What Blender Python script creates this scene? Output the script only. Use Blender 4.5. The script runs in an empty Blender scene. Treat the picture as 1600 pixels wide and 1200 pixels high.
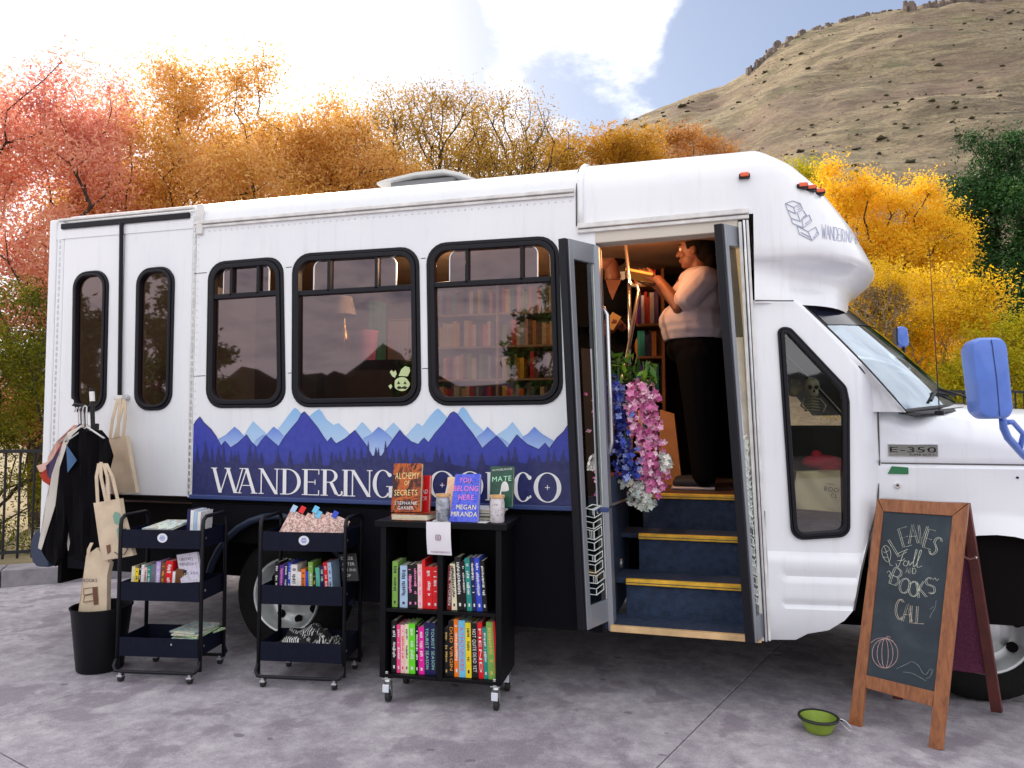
import bpy, bmesh, math, random
import numpy as np
from mathutils import Vector, Matrix, geometry, noise
R = math.radians
scn = bpy.context.scene
col = scn.collection
# ------------------------------------------------------------------ camera
FPX, CXP, CYP = 1150.0, 800.0, 600.0          # lens of the photograph, in its own pixels
CAM = np.array([0.0, -3.96, 1.45]); YAW = R(15.53); PITCH = R(3.0)
_f = np.array([-math.sin(YAW)*math.cos(PITCH), math.cos(YAW)*math.cos(PITCH), math.sin(PITCH)])
_r = np.array([math.cos(YAW), math.sin(YAW), 0.0]); _u = np.cross(_r, _f)
cd = bpy.data.cameras.new('camera'); cam = bpy.data.objects.new('camera', cd); col.objects.link(cam)
cd.sensor_width = 36; cd.lens = 36*FPX/1600; cd.clip_start = .05; cd.clip_end = 5000
cam.location = CAM; cam.rotation_euler = (R(90)+PITCH, 0, YAW)
scn.camera = cam
# ------------------------------------------------------------------ sky, sun, exposure
SUN_EL, SUN_AZ = R(31), R(-38)                # veiled sun behind the trees at the left: the near side lies in open shade
w = bpy.data.worlds.new('World'); scn.world = w; w.use_nodes = True
nt = w.node_tree; nt.nodes.clear(); N = nt.nodes.new; L = nt.links.new
out = N('ShaderNodeOutputWorld'); bg = N('ShaderNodeBackground'); L(bg.outputs[0], out.inputs[0])
sky = N('ShaderNodeTexSky'); sky.sky_type = 'NISHITA'; sky.sun_disc = False
sky.sun_elevation = SUN_EL; sky.sun_rotation = SUN_AZ; sky.dust_density = 1.0; sky.ozone_density = 1.5
tc = N('ShaderNodeTexCoord')
sep = N('ShaderNodeSeparateXYZ'); L(tc.outputs['Generated'], sep.inputs[0])
def math_(op, a, b=None, clamp=False):
    n = N('ShaderNodeMath'); n.operation = op; n.use_clamp = clamp
    for i, s in enumerate((a, b)):
        if s is None: continue
        if isinstance(s, (int, float)): n.inputs[i].default_value = s
        else: L(s, n.inputs[i])
    return n.outputs[0]
den = math_('ADD', math_('MAXIMUM', sep.outputs[2], 0.0), .22)
cmb = N('ShaderNodeCombineXYZ'); L(math_('DIVIDE', sep.outputs[0], den), cmb.inputs[0]); L(math_('DIVIDE', sep.outputs[1], den), cmb.inputs[1])
cmb.inputs[2].default_value = 3.7
cn = N('ShaderNodeTexNoise'); cn.inputs['Scale'].default_value = 1.25; cn.inputs['Detail'].default_value = 9; cn.inputs['Roughness'].default_value = .56; cn.inputs['Distortion'].default_value = .35
L(cmb.outputs[0], cn.inputs['Vector'])
# broad gaps between the clouds, as directions in the sky
def gap(d, size, amount):
    v = N('ShaderNodeVectorMath'); v.operation = 'DOT_PRODUCT'; L(tc.outputs['Generated'], v.inputs[0]); v.inputs[1].default_value = d
    m = N('ShaderNodeMapRange'); m.interpolation_type = 'SMOOTHSTEP'; L(v.outputs['Value'], m.inputs[0])
    m.inputs[1].default_value = math.cos(size); m.inputs[2].default_value = 1; m.inputs[3].default_value = 0; m.inputs[4].default_value = amount
    return m.outputs[0]
def sdir(px, py):
    d = _f+_r*(px-CXP)/FPX-_u*(py-CYP)/FPX; return tuple(d/np.linalg.norm(d))
cn2 = N('ShaderNodeTexNoise'); cn2.inputs['Scale'].default_value = 4.2; cn2.inputs['Detail'].default_value = 9; cn2.inputs['Roughness'].default_value = .62; L(cmb.outputs[0], cn2.inputs['Vector'])
tot = math_('ADD', math_('MULTIPLY', math_('SUBTRACT', cn.outputs['Fac'], .5), 1.5), math_('MULTIPLY', math_('SUBTRACT', cn2.outputs['Fac'], .5), 1.1)); tot = math_('ADD', tot, .78)
for px, py, s, a in ((1280,20,R(15),.85),(1130,110,R(7),.35),(660,70,R(8),.62),(450,90,R(10),.48),(300,60,R(7),.25),(905,155,R(6),.62),(815,60,R(5),-.1),(975,50,R(6),-.25)):
    tot = math_('SUBTRACT', tot, gap(sdir(px, py), s, a))
cr = N('ShaderNodeMapRange'); cr.interpolation_type = 'SMOOTHSTEP'; L(tot, cr.inputs[0])
cr.inputs[1].default_value = .34; cr.inputs[2].default_value = .70; cr.inputs[3].default_value = 0; cr.inputs[4].default_value = 1
skys = N('ShaderNodeVectorMath'); skys.operation = 'SCALE'; L(sky.outputs[0], skys.inputs[0]); skys.inputs['Scale'].default_value = .055
add = N('ShaderNodeVectorMath'); add.operation = 'ADD'; L(skys.outputs[0], add.inputs[0]); add.inputs[1].default_value = (.12,.13,.17)   # thin veil
mix = N('ShaderNodeMix'); mix.data_type = 'RGBA'; L(cr.outputs[0], mix.inputs[0]); L(add.outputs[0], mix.inputs[6])
cs = N('ShaderNodeMapRange'); L(cn2.outputs['Fac'], cs.inputs[0]); cs.inputs[1].default_value = .38; cs.inputs[2].default_value = .55
cc = N('ShaderNodeMix'); cc.data_type = 'RGBA'; L(cs.outputs[0], cc.inputs[0]); cc.inputs[6].default_value = (.80,.81,.88,1); cc.inputs[7].default_value = (1.02,1.01,1.03,1); L(cc.outputs[2], mix.inputs[7])
L(mix.outputs[2], bg.inputs[0]); bg.inputs[1].default_value = 1.0
sd = bpy.data.lights.new('sun', 'SUN'); sd.energy = 4.4; sd.angle = R(6); sd.color = (1,.84,.66)
sun = bpy.data.objects.new('sun', sd); col.objects.link(sun)
_sv = Vector((math.sin(SUN_AZ)*math.cos(SUN_EL), math.cos(SUN_AZ)*math.cos(SUN_EL), math.sin(SUN_EL)))
sun.rotation_euler = (-_sv).to_track_quat('-Z', 'Y').to_euler(); sun.location = (-9, 12, 10)
vs = scn.view_settings; vs.view_transform = 'Standard'; vs.look = 'None'; vs.gamma = 1; vs.use_curve_mapping = False
vs.exposure = 0.75
scn.cycles.max_bounces = 8; scn.cycles.transparent_max_bounces = 12
scn.cycles.use_denoising = True
# ------------------------------------------------------------------ helpers
def ray(px, py): return _f+_r*(px-CXP)/FPX-_u*(py-CYP)/FPX
def PY(px, py, Y=0.0):
    d = ray(px, py); return Vector(CAM+d*((Y-CAM[1])/d[1]))
def PZ(px, py, Z=0.0):
    d = ray(px, py); return Vector(CAM+d*((Z-CAM[2])/d[2]))
def PD(px, py, depth): return Vector(CAM+ray(px, py)*depth)
def proj(p):
    v = np.array(p)-CAM; z = v@_f; return CXP+FPX*(v@_r)/z, CYP-FPX*(v@_u)/z
def hx(s):
    s = s.lstrip('#'); c = [int(s[i:i+2], 16)/255 for i in (0, 2, 4)]
    return tuple(((x+.055)/1.055)**2.4 if x > .04045 else x/12.92 for x in c)
_mats = {}
def mat(name, c=(.5,.5,.5), rough=.6, metal=0, var=0, vscale=8, bump=0, bscale=60, coat=0, trans=0, alpha=1, emit=None, estr=1, spec=.5, ior=1.45, island=None, c2=None):
    if name in _mats: return _mats[name]
    m = bpy.data.materials.new(name); m.use_nodes = True; t = m.node_tree; b = t.nodes['Principled BSDF']
    if isinstance(c, str): c = hx(c)
    b.inputs['Base Color'].default_value = (*c, 1); b.inputs['Roughness'].default_value = rough; b.inputs['Metallic'].default_value = metal
    b.inputs['Coat Weight'].default_value = coat; b.inputs['Transmission Weight'].default_value = trans; b.inputs['Alpha'].default_value = alpha
    b.inputs['Specular IOR Level'].default_value = spec; b.inputs['IOR'].default_value = ior
    if emit: b.inputs['Emission Color'].default_value = (*emit, 1); b.inputs['Emission Strength'].default_value = estr
    if var or bump:
        tcn = t.nodes.new('ShaderNodeTexCoord')
        n = t.nodes.new('ShaderNodeTexNoise'); n.inputs['Scale'].default_value = vscale; n.inputs['Detail'].default_value = 5
        t.links.new(tcn.outputs['Object'], n.inputs['Vector'])
        if var:
            r = t.nodes.new('ShaderNodeValToRGB'); e = r.color_ramp.elements; e[0].position = .3; e[1].position = .7
            if c2 is not None:
                if isinstance(c2, str): c2 = hx(c2)
                e[0].color = (*c, 1); e[1].color = (*c2, 1)
            else:
                e[0].color = (*[x*(1-var) for x in c], 1); e[1].color = (*[min(1, x*(1+var)) for x in c], 1)
            t.links.new(n.outputs['Fac'], r.inputs[0]); t.links.new(r.outputs[0], b.inputs['Base Color'])
        if bump:
            n2 = t.nodes.new('ShaderNodeTexNoise'); n2.inputs['Scale'].default_value = bscale; n2.inputs['Detail'].default_value = 4
            t.links.new(tcn.outputs['Object'], n2.inputs['Vector'])
            bp = t.nodes.new('ShaderNodeBump'); bp.inputs['Strength'].default_value = bump; bp.inputs['Distance'].default_value = .01
            t.links.new(n2.outputs['Fac'], bp.inputs['Height']); t.links.new(bp.outputs[0], b.inputs['Normal'])
    _mats[name] = m; return m
def leafmat(name, cols, trans=.35, rough=.6):
    """foliage: one colour per leaf, taken at random from a ramp, light passing through"""
    m = bpy.data.materials.new(name); m.use_nodes = True; t = m.node_tree; b = t.nodes['Principled BSDF']
    g = t.nodes.new('ShaderNodeNewGeometry'); r = t.nodes.new('ShaderNodeValToRGB'); e = r.color_ramp.elements
    while len(e) < len(cols): e.new(.5)
    for i, c in enumerate(cols): e[i].position = i/(len(cols)-1); e[i].color = (*(hx(c) if isinstance(c, str) else c), 1)
    nn = t.nodes.new('ShaderNodeTexNoise'); nn.inputs['Scale'].default_value = 1.1; nn.inputs['Detail'].default_value = 4; t.links.new(g.outputs['Position'], nn.inputs['Vector'])
    ms = t.nodes.new('ShaderNodeMapRange'); ms.inputs[1].default_value = .32; ms.inputs[2].default_value = .68; t.links.new(nn.outputs['Fac'], ms.inputs[0])
    mf = t.nodes.new('ShaderNodeMix'); mf.inputs[0].default_value = .5; t.links.new(g.outputs['Random Per Island'], mf.inputs[2]); t.links.new(ms.outputs[0], mf.inputs[3])
    t.links.new(mf.outputs[0], r.inputs[0]); t.links.new(r.outputs[0], b.inputs['Base Color'])
    b.inputs['Roughness'].default_value = rough; b.inputs['Specular IOR Level'].default_value = .25
    tr = t.nodes.new('ShaderNodeBsdfTranslucent'); t.links.new(r.outputs[0], tr.inputs[0])
    mx = t.nodes.new('ShaderNodeMixShader'); mx.inputs[0].default_value = trans
    t.links.new(b.outputs[0], mx.inputs[1]); t.links.new(tr.outputs[0], mx.inputs[2]); t.links.new(mx.outputs[0], t.nodes['Material Output'].inputs[0])
    return m
WP = {}                                        # world place of every object's origin
def tag(o, label=None, cat=None, group=None, kind=None):
    if label: o['label'] = label
    if cat: o['category'] = cat
    if group: o['group'] = group
    if kind: o['kind'] = kind
    return o
def put(o, loc, parent=None):
    loc = Vector(loc); WP[o] = loc.copy()
    if parent is not None: o.parent = parent; o.location = loc-WP[parent]
    else: o.location = loc
    return o
def empty(name, loc, label=None, cat=None, group=None):
    o = bpy.data.objects.new(name, None); o.empty_display_size = .1; col.objects.link(o); put(o, loc); return tag(o, label, cat, group)
def rotm(rz=0, ry=0, rx=0): return Matrix.Rotation(rz, 3, 'Z') @ Matrix.Rotation(ry, 3, 'Y') @ Matrix.Rotation(rx, 3, 'X')
CONVERT = []
class MB:
    def __init__(s): s.v = []; s.f = []; s.m = []; s.cur = 0
    def add(s, vs, fs):
        b = len(s.v); s.v += [tuple(x) for x in vs]; s.f += [tuple(b+i for i in f) for f in fs]; s.m += [s.cur]*len(fs); return s
    def box(s, c, d, rot=None):
        c = Vector(c); x, y, z = d[0]/2, d[1]/2, d[2]/2
        P = [Vector((i*x, j*y, k*z)) for i in (-1, 1) for j in (-1, 1) for k in (-1, 1)]
        if rot is not None: P = [rot @ p for p in P]
        return s.add([c+p for p in P], [(0,1,3,2),(4,6,7,5),(0,4,5,1),(2,3,7,6),(0,2,6,4),(1,5,7,3)])
    def box2(s, a, b):
        return s.box([(a[i]+b[i])/2 for i in range(3)], [abs(b[i]-a[i]) for i in range(3)])
    def hexa(s, P):                            # 8 corners: front quad then back quad, same order
        return s.add(P, [(0,1,2,3),(7,6,5,4),(0,4,5,1),(1,5,6,2),(2,6,7,3),(3,7,4,0)])
    def tube(s, path, r, n=8, cap=True, closed=False):
        P = [Vector(p) for p in path]; k = len(P)
        rs = r if isinstance(r, (list, tuple)) else [r]*k
        T = []
        for i in range(k):
            a = P[i-1] if (i > 0 or closed) else P[i]; b = P[(i+1) % k] if (i < k-1 or closed) else P[i]
            t = (b-a); T.append(t.normalized() if t.length > 1e-9 else Vector((0,0,1)))
        u = T[0].orthogonal().normalized(); vs = []
        for i in range(k):
            u = (u-T[i]*u.dot(T[i])); u = u.normalized() if u.length > 1e-6 else T[i].orthogonal().normalized()
            w_ = T[i].cross(u)
            vs += [P[i]+(u*math.cos(2*math.pi*j/n)+w_*math.sin(2*math.pi*j/n))*rs[i] for j in range(n)]
        fs = []
        for i in range(k if closed else k-1):
            a, b = i*n, ((i+1) % k)*n
            fs += [(a+j, a+(j+1) % n, b+(j+1) % n, b+j) for j in range(n)]
        if cap and not closed: fs += [tuple(range(n-1, -1, -1)), tuple((k-1)*n+j for j in range(n))]
        return s.add(vs, fs)
    def cyl(s, a, b, r, n=16, r2=None): return s.tube([a, b], [r, r if r2 is None else r2], n)
    def lathe(s, prof, c=(0,0,0), n=24, rot=None, a0=0, a1=2*math.pi):
        c = Vector(c); vs = []; full = abs(a1-a0-2*math.pi) < 1e-6; m_ = n if full else n+1
        for r_, z in prof:
            for j in range(m_):
                a = a0+(a1-a0)*j/n; p = Vector((r_*math.cos(a), r_*math.sin(a), z)); vs.append(c+(rot @ p if rot is not None else p))
        fs = []
        for i in range(len(prof)-1):
            for j in range(n):
                j2 = (j+1) % m_; fs.append((i*m_+j, i*m_+j2, (i+1)*m_+j2, (i+1)*m_+j))
        return s.add(vs, fs)
    def ell(s, c, rad, rot=None, n=14, m=9):
        prof = [(math.sin(math.pi*i/m), -math.cos(math.pi*i/m)) for i in range(m+1)]; c = Vector(c); vs = []; fs = []
        prof = prof[1:-1]
        for r_, z in prof:
            for j in range(n):
                a = 2*math.pi*j/n; p = Vector((r_*math.cos(a)*rad[0], r_*math.sin(a)*rad[1], z*rad[2])); vs.append(c+(rot @ p if rot is not None else p))
        k = len(prof)
        for i in range(k-1): fs += [(i*n+j, i*n+(j+1) % n, (i+1)*n+(j+1) % n, (i+1)*n+j) for j in range(n)]
        for zz, base, flip in ((-1, 0, True), (1, (k-1)*n, False)):
            p = Vector((0, 0, zz*rad[2])); vs.append(c+(rot @ p if rot is not None else p)); q = len(vs)-1
            fs += [((base+(j+1) % n, base+j, q) if flip else (base+j, base+(j+1) % n, q)) for j in range(n)]
        return s.add(vs, fs)
    def cap(s, a, b, ra, rb, n=12): return s.tube([a, b], [ra, rb], n).ell(a, (ra,)*3, n=n).ell(b, (rb,)*3, n=n)
    def ring(s, outer, inner, y0, y1):         # flat ring in x,z between two loops, from y0 (front) to y1
        n = len(outer); vs = [(p[0], y0, p[1]) for p in outer]+[(p[0], y0, p[1]) for p in inner]+[(p[0], y1, p[1]) for p in outer]+[(p[0], y1, p[1]) for p in inner]; fs = []
        for i in range(n):
            j = (i+1) % n
            fs += [(i, j, n+j, n+i), (i, 2*n+i, 2*n+j, j), (n+i, n+j, 3*n+j, 3*n+i), (2*n+i, 3*n+i, 3*n+j, 2*n+j)]
        return s.add(vs, fs)
    def build(s, name, mats, parent=None, smooth=False, bev=0, kind=None, label=None, org=None, seg=2, fix=True):
        me = bpy.data.meshes.new(name)
        a = np.array(s.v, dtype=float)
        o_ = Vector(((a[:,0].min()+a[:,0].max())/2, (a[:,1].min()+a[:,1].max())/2, a[:,2].min())) if org is None else Vector(org)
        a = a-np.array(o_); me.from_pydata(a.tolist(), [], s.f)
        mats = mats if isinstance(mats, (list, tuple)) else [mats]
        for m in mats: me.materials.append(m)
        if len(mats) > 1: me.polygons.foreach_set('material_index', s.m)
        if fix:
            b = bmesh.new(); b.from_mesh(me); bmesh.ops.recalc_face_normals(b, faces=b.faces); b.to_mesh(me); b.free()
        if smooth: me.polygons.foreach_set('use_smooth', [True]*len(me.polygons))
        me.update()
        o = bpy.data.objects.new(name, me); col.objects.link(o); put(o, o_, parent)
        if smooth == 'auto' and not bev: me.set_sharp_from_angle(angle=R(38))
        if bev:
            md = o.modifiers.new('bevel', 'BEVEL'); md.width = bev; md.segments = seg; md.limit_method = 'ANGLE'; md.angle_limit = R(35)
            me.polygons.foreach_set('use_smooth', [True]*len(me.polygons)); md.harden_normals = True
        tag(o, label, None, None, kind); return o
def thing(mb, name, mats, label, cat, group=None, **k):
    return tag(mb.build(name, mats, **k), label, cat, group)
def inpoly(x, y, P):
    c = False; j = len(P)-1
    for i in range(len(P)):
        if (P[i][1] > y) != (P[j][1] > y) and x < (P[j][0]-P[i][0])*(y-P[i][1])/(P[j][1]-P[i][1])+P[i][0]: c = not c
        j = i
    return c
def roundpoly(P, r, n=6):
    """fillet the corners of a 2-D polygon"""
    P = [Vector((p[0], p[1])) for p in P]; o = []; k = len(P); rs = r if isinstance(r, (list, tuple)) else [r]*k
    for i in range(k):
        a, b, c = P[i-1], P[i], P[(i+1) % k]; u = (a-b).normalized(); v = (c-b).normalized()
        an = u.angle(v); rr = rs[i]
        if rr < 1e-5: o += [(b.x, b.y)]*(n+1); continue
        d = min(rr/math.tan(an/2), (a-b).length*.49, (c-b).length*.49); rr = d*math.tan(an/2)
        p0 = b+u*d; p1 = b+v*d; ce = b+(u+v).normalized()*(rr/math.sin(an/2))
        a0 = math.atan2(*(p0-ce).yx); a1 = math.atan2(*(p1-ce).yx); da = (a1-a0+math.pi) % (2*math.pi)-math.pi
        o += [(ce.x+rr*math.cos(a0+da*j/n), ce.y+rr*math.sin(a0+da*j/n)) for j in range(n+1)]
    return o
def inset(P, d):
    P = [Vector((p[0], p[1])) for p in P]; k = len(P); A = sum(P[i-1].x*P[i].y-P[i].x*P[i-1].y for i in range(k)); sgn = 1 if A > 0 else -1; o = []
    for i in range(k):
        a, b, c = P[i-1], P[i], P[(i+1) % k]; e1 = (b-a).normalized(); e2 = (c-b).normalized()
        n1 = Vector((-e1.y, e1.x))*sgn; n2 = Vector((-e2.y, e2.x))*sgn; m_ = (n1+n2); m_ = m_/max(m_.dot(n1), .2)
        q = b+m_*d; o.append((q.x, q.y))
    return o
def dedupe(P):
    o = []
    for p in P:
        if not o or (abs(p[0]-o[-1][0])+abs(p[1]-o[-1][1])) > 1e-5: o.append(p)
    if len(o) > 1 and abs(o[0][0]-o[-1][0])+abs(o[0][1]-o[-1][1]) < 1e-5: o.pop()
    return o
def plate(mb, outline, holes=(), yf=lambda x, z: 0.0, th=0.0, grid=0, flip=False):
    """a sheet in x,z with holes; yf gives its depth; th turns its edges back"""
    loops = [dedupe(outline)]+[dedupe(h) for h in holes]; vs = []; ed = []
    for lp in loops:
        b = len(vs); vs += [Vector((p[0], p[1])) for p in lp]; ed += [(b+i, b+(i+1) % len(lp)) for i in range(len(lp))]
    if grid:
        xs = [p[0] for p in loops[0]]; zs = [p[1] for p in loops[0]]; x = min(xs)+grid*.51
        while x < max(xs):
            z = min(zs)+grid*.49
            while z < max(zs):
                if inpoly(x, z, loops[0]) and not any(inpoly(x, z, h) for h in loops[1:]): vs.append(Vector((x, z)))
                z += grid
            x += grid
    V, E_, F_, *_ = geometry.delaunay_2d_cdt(vs, ed, [], 0, 1e-6)
    fs = []
    for f in F_:
        cx = sum(V[i].x for i in f)/3; cz = sum(V[i].y for i in f)/3
        if inpoly(cx, cz, loops[0]) and not any(inpoly(cx, cz, h) for h in loops[1:]): fs.append(tuple(f))
    n = len(V); v3 = [(p.x, yf(p.x, p.y), p.y) for p in V]
    if th:
        cnt = {}
        for f in fs:
            for a, b in ((f[0], f[1]), (f[1], f[2]), (f[2], f[0])): cnt.setdefault((min(a, b), max(a, b)), []).append((a, b))
        v3 += [(x, y+th, z) for x, y, z in v3]; fs2 = [tuple(n+i for i in f[::-1]) for f in fs]
        for k_, l in cnt.items():
            if len(l) == 1: a, b = l[0]; fs2.append((b, a, n+a, n+b))
        fs = fs+fs2
    used = sorted({i for f in fs for i in f}); ix = {u: i for i, u in enumerate(used)}
    return mb.add([v3[u] for u in used], [tuple(ix[i] for i in f) for f in fs])
# glyphs of the built-in lettering, read once
GL = {}
def _glyphs():
    obs = []
    for ch in 'ABCDEFGHIJKLMNOPQRSTUVWXYZabcdefghijklmnopqrstuvwxyz0123456789&@.+-\'':
        c = bpy.data.curves.new('g', 'FONT'); c.body = ch; c.resolution_u = 3; o = bpy.data.objects.new('g', c); col.objects.link(o); obs.append((ch, o, c))
    dg = bpy.context.evaluated_depsgraph_get()
    for ch, o, c in obs:
        me = bpy.data.meshes.new_from_object(o.evaluated_get(dg)); v = [(p.co.x, p.co.y) for p in me.vertices]
        x0 = min(p[0] for p in v); x1 = max(p[0] for p in v)
        GL[ch] = ([(a-x0, b) for a, b in v], [tuple(p.vertices) for p in me.polygons], x1-x0); bpy.data.meshes.remove(me)
    for ch, o, c in obs: bpy.data.objects.remove(o); bpy.data.curves.remove(c)
_glyphs()
def text(mb, s, org, ex, ey, h, width=None, center=True, track=.13, arc=0):
    """flat lettering: org = middle (or left) of the baseline, ex / ey = directions, h = cap height"""
    ex = Vector(ex).normalized(); ey = Vector(ey).normalized(); k = h/.69; x = 0; items = []
    for ch in s:
        if ch == ' ': x += .32; continue
        g = GL[ch]; items.append((x, g)); x += g[2]+track
    tw = x-track; sx = k if width is None else width/tw; x0 = -tw/2 if center else 0
    for gx, g in items:
        mb.add([Vector(org)+ex*((a+gx+x0)*sx)+ey*(b*k-arc*((a+gx+x0)*sx)**2) for a, b in g[0]], g[1])
    return mb
# ================================================================== SETTING
def posmat(name, build):
    m = bpy.data.materials.new(name); m.use_nodes = True; t = m.node_tree; b = t.nodes['Principled BSDF']
    g = t.nodes.new('ShaderNodeNewGeometry'); build(t, b, g.outputs['Position']); return m
def nz(t, vec, scale, detail=5, rough=.55, dist=0, sc=None):
    if sc is not None:
        mp = t.nodes.new('ShaderNodeMapping'); mp.inputs['Scale'].default_value = sc; t.links.new(vec, mp.inputs[0]); vec = mp.outputs[0]
    n = t.nodes.new('ShaderNodeTexNoise'); n.inputs['Scale'].default_value = scale; n.inputs['Detail'].default_value = detail; n.inputs['Roughness'].default_value = rough; n.inputs['Distortion'].default_value = dist
    t.links.new(vec, n.inputs['Vector']); return n.outputs['Fac']
def ramp(t, fac, stops):
    r = t.nodes.new('ShaderNodeValToRGB'); e = r.color_ramp.elements
    while len(e) < len(stops): e.new(.5)
    for i, (p, c) in enumerate(stops): e[i].position = p; e[i].color = (*(hx(c) if isinstance(c, str) else c), 1)
    t.links.new(fac, r.inputs[0]); return r.outputs[0]
def mixc(t, fac, a, b, mode='MIX'):
    m = t.nodes.new('ShaderNodeMix'); m.data_type = 'RGBA'; m.blend_type = mode
    if isinstance(fac, (int, float)): m.inputs[0].default_value = fac
    else: t.links.new(fac, m.inputs[0])
    for i, c in ((6, a), (7, b)):
        if isinstance(c, (tuple, str)): m.inputs[i].default_value = (*(hx(c) if isinstance(c, str) else c), 1)
        else: t.links.new(c, m.inputs[i])
    return m.outputs[2]
def bumpn(t, b, h, strength, dist=.01):
    bp = t.nodes.new('ShaderNodeBump'); bp.inputs['Strength'].default_value = strength; bp.inputs['Distance'].default_value = dist
    t.links.new(h, bp.inputs['Height']); t.links.new(bp.outputs[0], b.inputs['Normal'])
def _concrete(t, b, P):
    c = ramp(t, nz(t, P, 1.6, 8, .62, .6, sc=(1,.55,1)), [(.34,(.16,.135,.175)),(.46,(.28,.25,.295)),(.54,(.38,.35,.39)),(.66,(.52,.49,.52))])
    c = mixc(t, .5, c, ramp(t, nz(t, P, 9, 9, .75), [(.38,(.14,.12,.155)),(.5,(.34,.315,.345)),(.62,(.60,.57,.59))]))
    st = ramp(t, nz(t, P, 3.1, 4, .6, .3), [(.54,(0,0,0)),(.61,(1,1,1))])                      # purple-grey damp marks
    c = mixc(t, mixc(t, .72, (0,0,0), st), c, (.15,.12,.16))
    v = t.nodes.new('ShaderNodeTexVoronoi'); v.inputs['Scale'].default_value = 5.2; v.inputs['Randomness'].default_value = 1
    mp = t.nodes.new('ShaderNodeMapping'); mp.inputs['Scale'].default_value = (1,1.5,1); t.links.new(P, mp.inputs[0])
    wob = t.nodes.new('ShaderNodeVectorMath'); wob.operation = 'ADD'; wn = t.nodes.new('ShaderNodeTexNoise'); wn.inputs['Scale'].default_value = 14; t.links.new(P, wn.inputs['Vector'])
    wsc = t.nodes.new('ShaderNodeVectorMath'); wsc.operation = 'SCALE'; wsc.inputs['Scale'].default_value = .07; t.links.new(wn.outputs['Color'], wsc.inputs[0])
    t.links.new(mp.outputs[0], wob.inputs[0]); t.links.new(wsc.outputs[0], wob.inputs[1]); t.links.new(wob.outputs[0], v.inputs['Vector'])
    sz = t.nodes.new('ShaderNodeMath'); sz.operation = 'MULTIPLY'; sz.inputs[1].default_value = .17                 # each drop its own size, many none
    sc = t.nodes.new('ShaderNodeSeparateColor'); t.links.new(v.outputs['Color'], sc.inputs[0])
    pw = t.nodes.new('ShaderNodeMath'); pw.operation = 'POWER'; pw.inputs[1].default_value = 1.5; t.links.new(sc.outputs[0], pw.inputs[0]); t.links.new(pw.outputs[0], sz.inputs[0])
    lt = t.nodes.new('ShaderNodeMath'); lt.operation = 'LESS_THAN'; t.links.new(v.outputs['Distance'], lt.inputs[0]); t.links.new(sz.outputs[0], lt.inputs[1])
    k = t.nodes.new('ShaderNodeMath'); k.operation = 'MULTIPLY'; k.inputs[1].default_value = .75; t.links.new(lt.outputs[0], k.inputs[0])
    c = mixc(t, k.outputs[0], c, (.055,.045,.06))
    t.links.new(c, b.inputs['Base Color']); b.inputs['Roughness'].default_value = .78
    c9 = mixc(t, .30, c, ramp(t, nz(t, P, 130, 4, .8), [(.35,(.10,.09,.11)),(.5,(.32,.295,.325)),(.65,(.60,.57,.58))])); t.links.new(c9, b.inputs['Base Color']); bumpn(t, b, nz(t, P, 60, 6, .7), .35, .006)
M_conc = posmat('concrete', _concrete)
def _soil(t, b, P):
    c = ramp(t, nz(t, P, .8, 8, .65), [(.3,(.10,.08,.04)),(.5,(.19,.15,.08)),(.7,(.26,.23,.10))]); t.links.new(c, b.inputs['Base Color']); b.inputs['Roughness'].default_value = .95
    bumpn(t, b, nz(t, P, 6, 6, .7), .6, .05)
M_soil = posmat('dry_soil', _soil)
def _kerb(t, b, P):
    c = ramp(t, nz(t, P, 5, 8, .65), [(.3,(.18,.165,.19)),(.55,(.30,.28,.30)),(.75,(.38,.36,.37))]); t.links.new(c, b.inputs['Base Color']); b.inputs['Roughness'].default_value = .85
    bumpn(t, b, nz(t, P, 40, 5, .7), .4, .01)
M_kerb = posmat('kerb_concrete', _kerb)
K0 = Vector((-6.10, 1.157)); KD = Vector((.49, .408)).normalized(); KN = Vector((-KD.y, KD.x))   # kerb line, KN points away from the pad
g = MB().add([(-1500,-1500,-.12),(1500,-1500,-.12),(1500,1500,-.12),(-1500,1500,-.12)], [(0,1,2,3)])
tag(g.build('ground', M_soil, org=(0,0,-.12)), kind='structure')
def clip(P, n, d):                             # keep the side where p.n <= d
    o = []
    for i in range(len(P)):
        a, b = P[i-1], P[i]; da = a.dot(n)-d; db = b.dot(n)-d
        if (da <= 0) != (db <= 0): o.append(a+(b-a)*(da/(da-db)))
        if db <= 0: o.append(b)
    return o
pad = tag(MB().add([(K0.x+KD.x*s+KN.x*q, K0.y+KD.y*s+KN.y*q, -.022) for s, q in ((-9,0),(26,0),(26,-34),(-9,-34))], [(0,1,2,3)]).build('concrete_pad', mat('joint_dirt', (.10,.09,.095), .95)), kind='structure')
JD = Vector((.385, 1.18)).normalized(); JN = Vector((JD.y, -JD.x)); J0 = Vector((.118, .44))
for i in range(-4, 4):
    for j in range(-4, 3):
        a, b, c_, d_ = i*2.92+.003, (i+1)*2.92-.003, j*3.6+.9+.003, (j+1)*3.6+.9-.003
        P = [J0+JN*x+JD*y for x, y in ((a, c_), (b, c_), (b, d_), (a, d_))]
        P = clip(P, KN, K0.dot(KN)-.004)
        if len(P) < 3: continue
        n = len(P); mb = MB(); mb.add([(p.x, p.y, 0) for p in P]+[(p.x, p.y, -.06) for p in P], [tuple(range(n))]+[(k, n+k, n+(k+1) % n, (k+1) % n) for k in range(n)])
        mb.build('slab', M_conc, pad, bev=.004)
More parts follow.
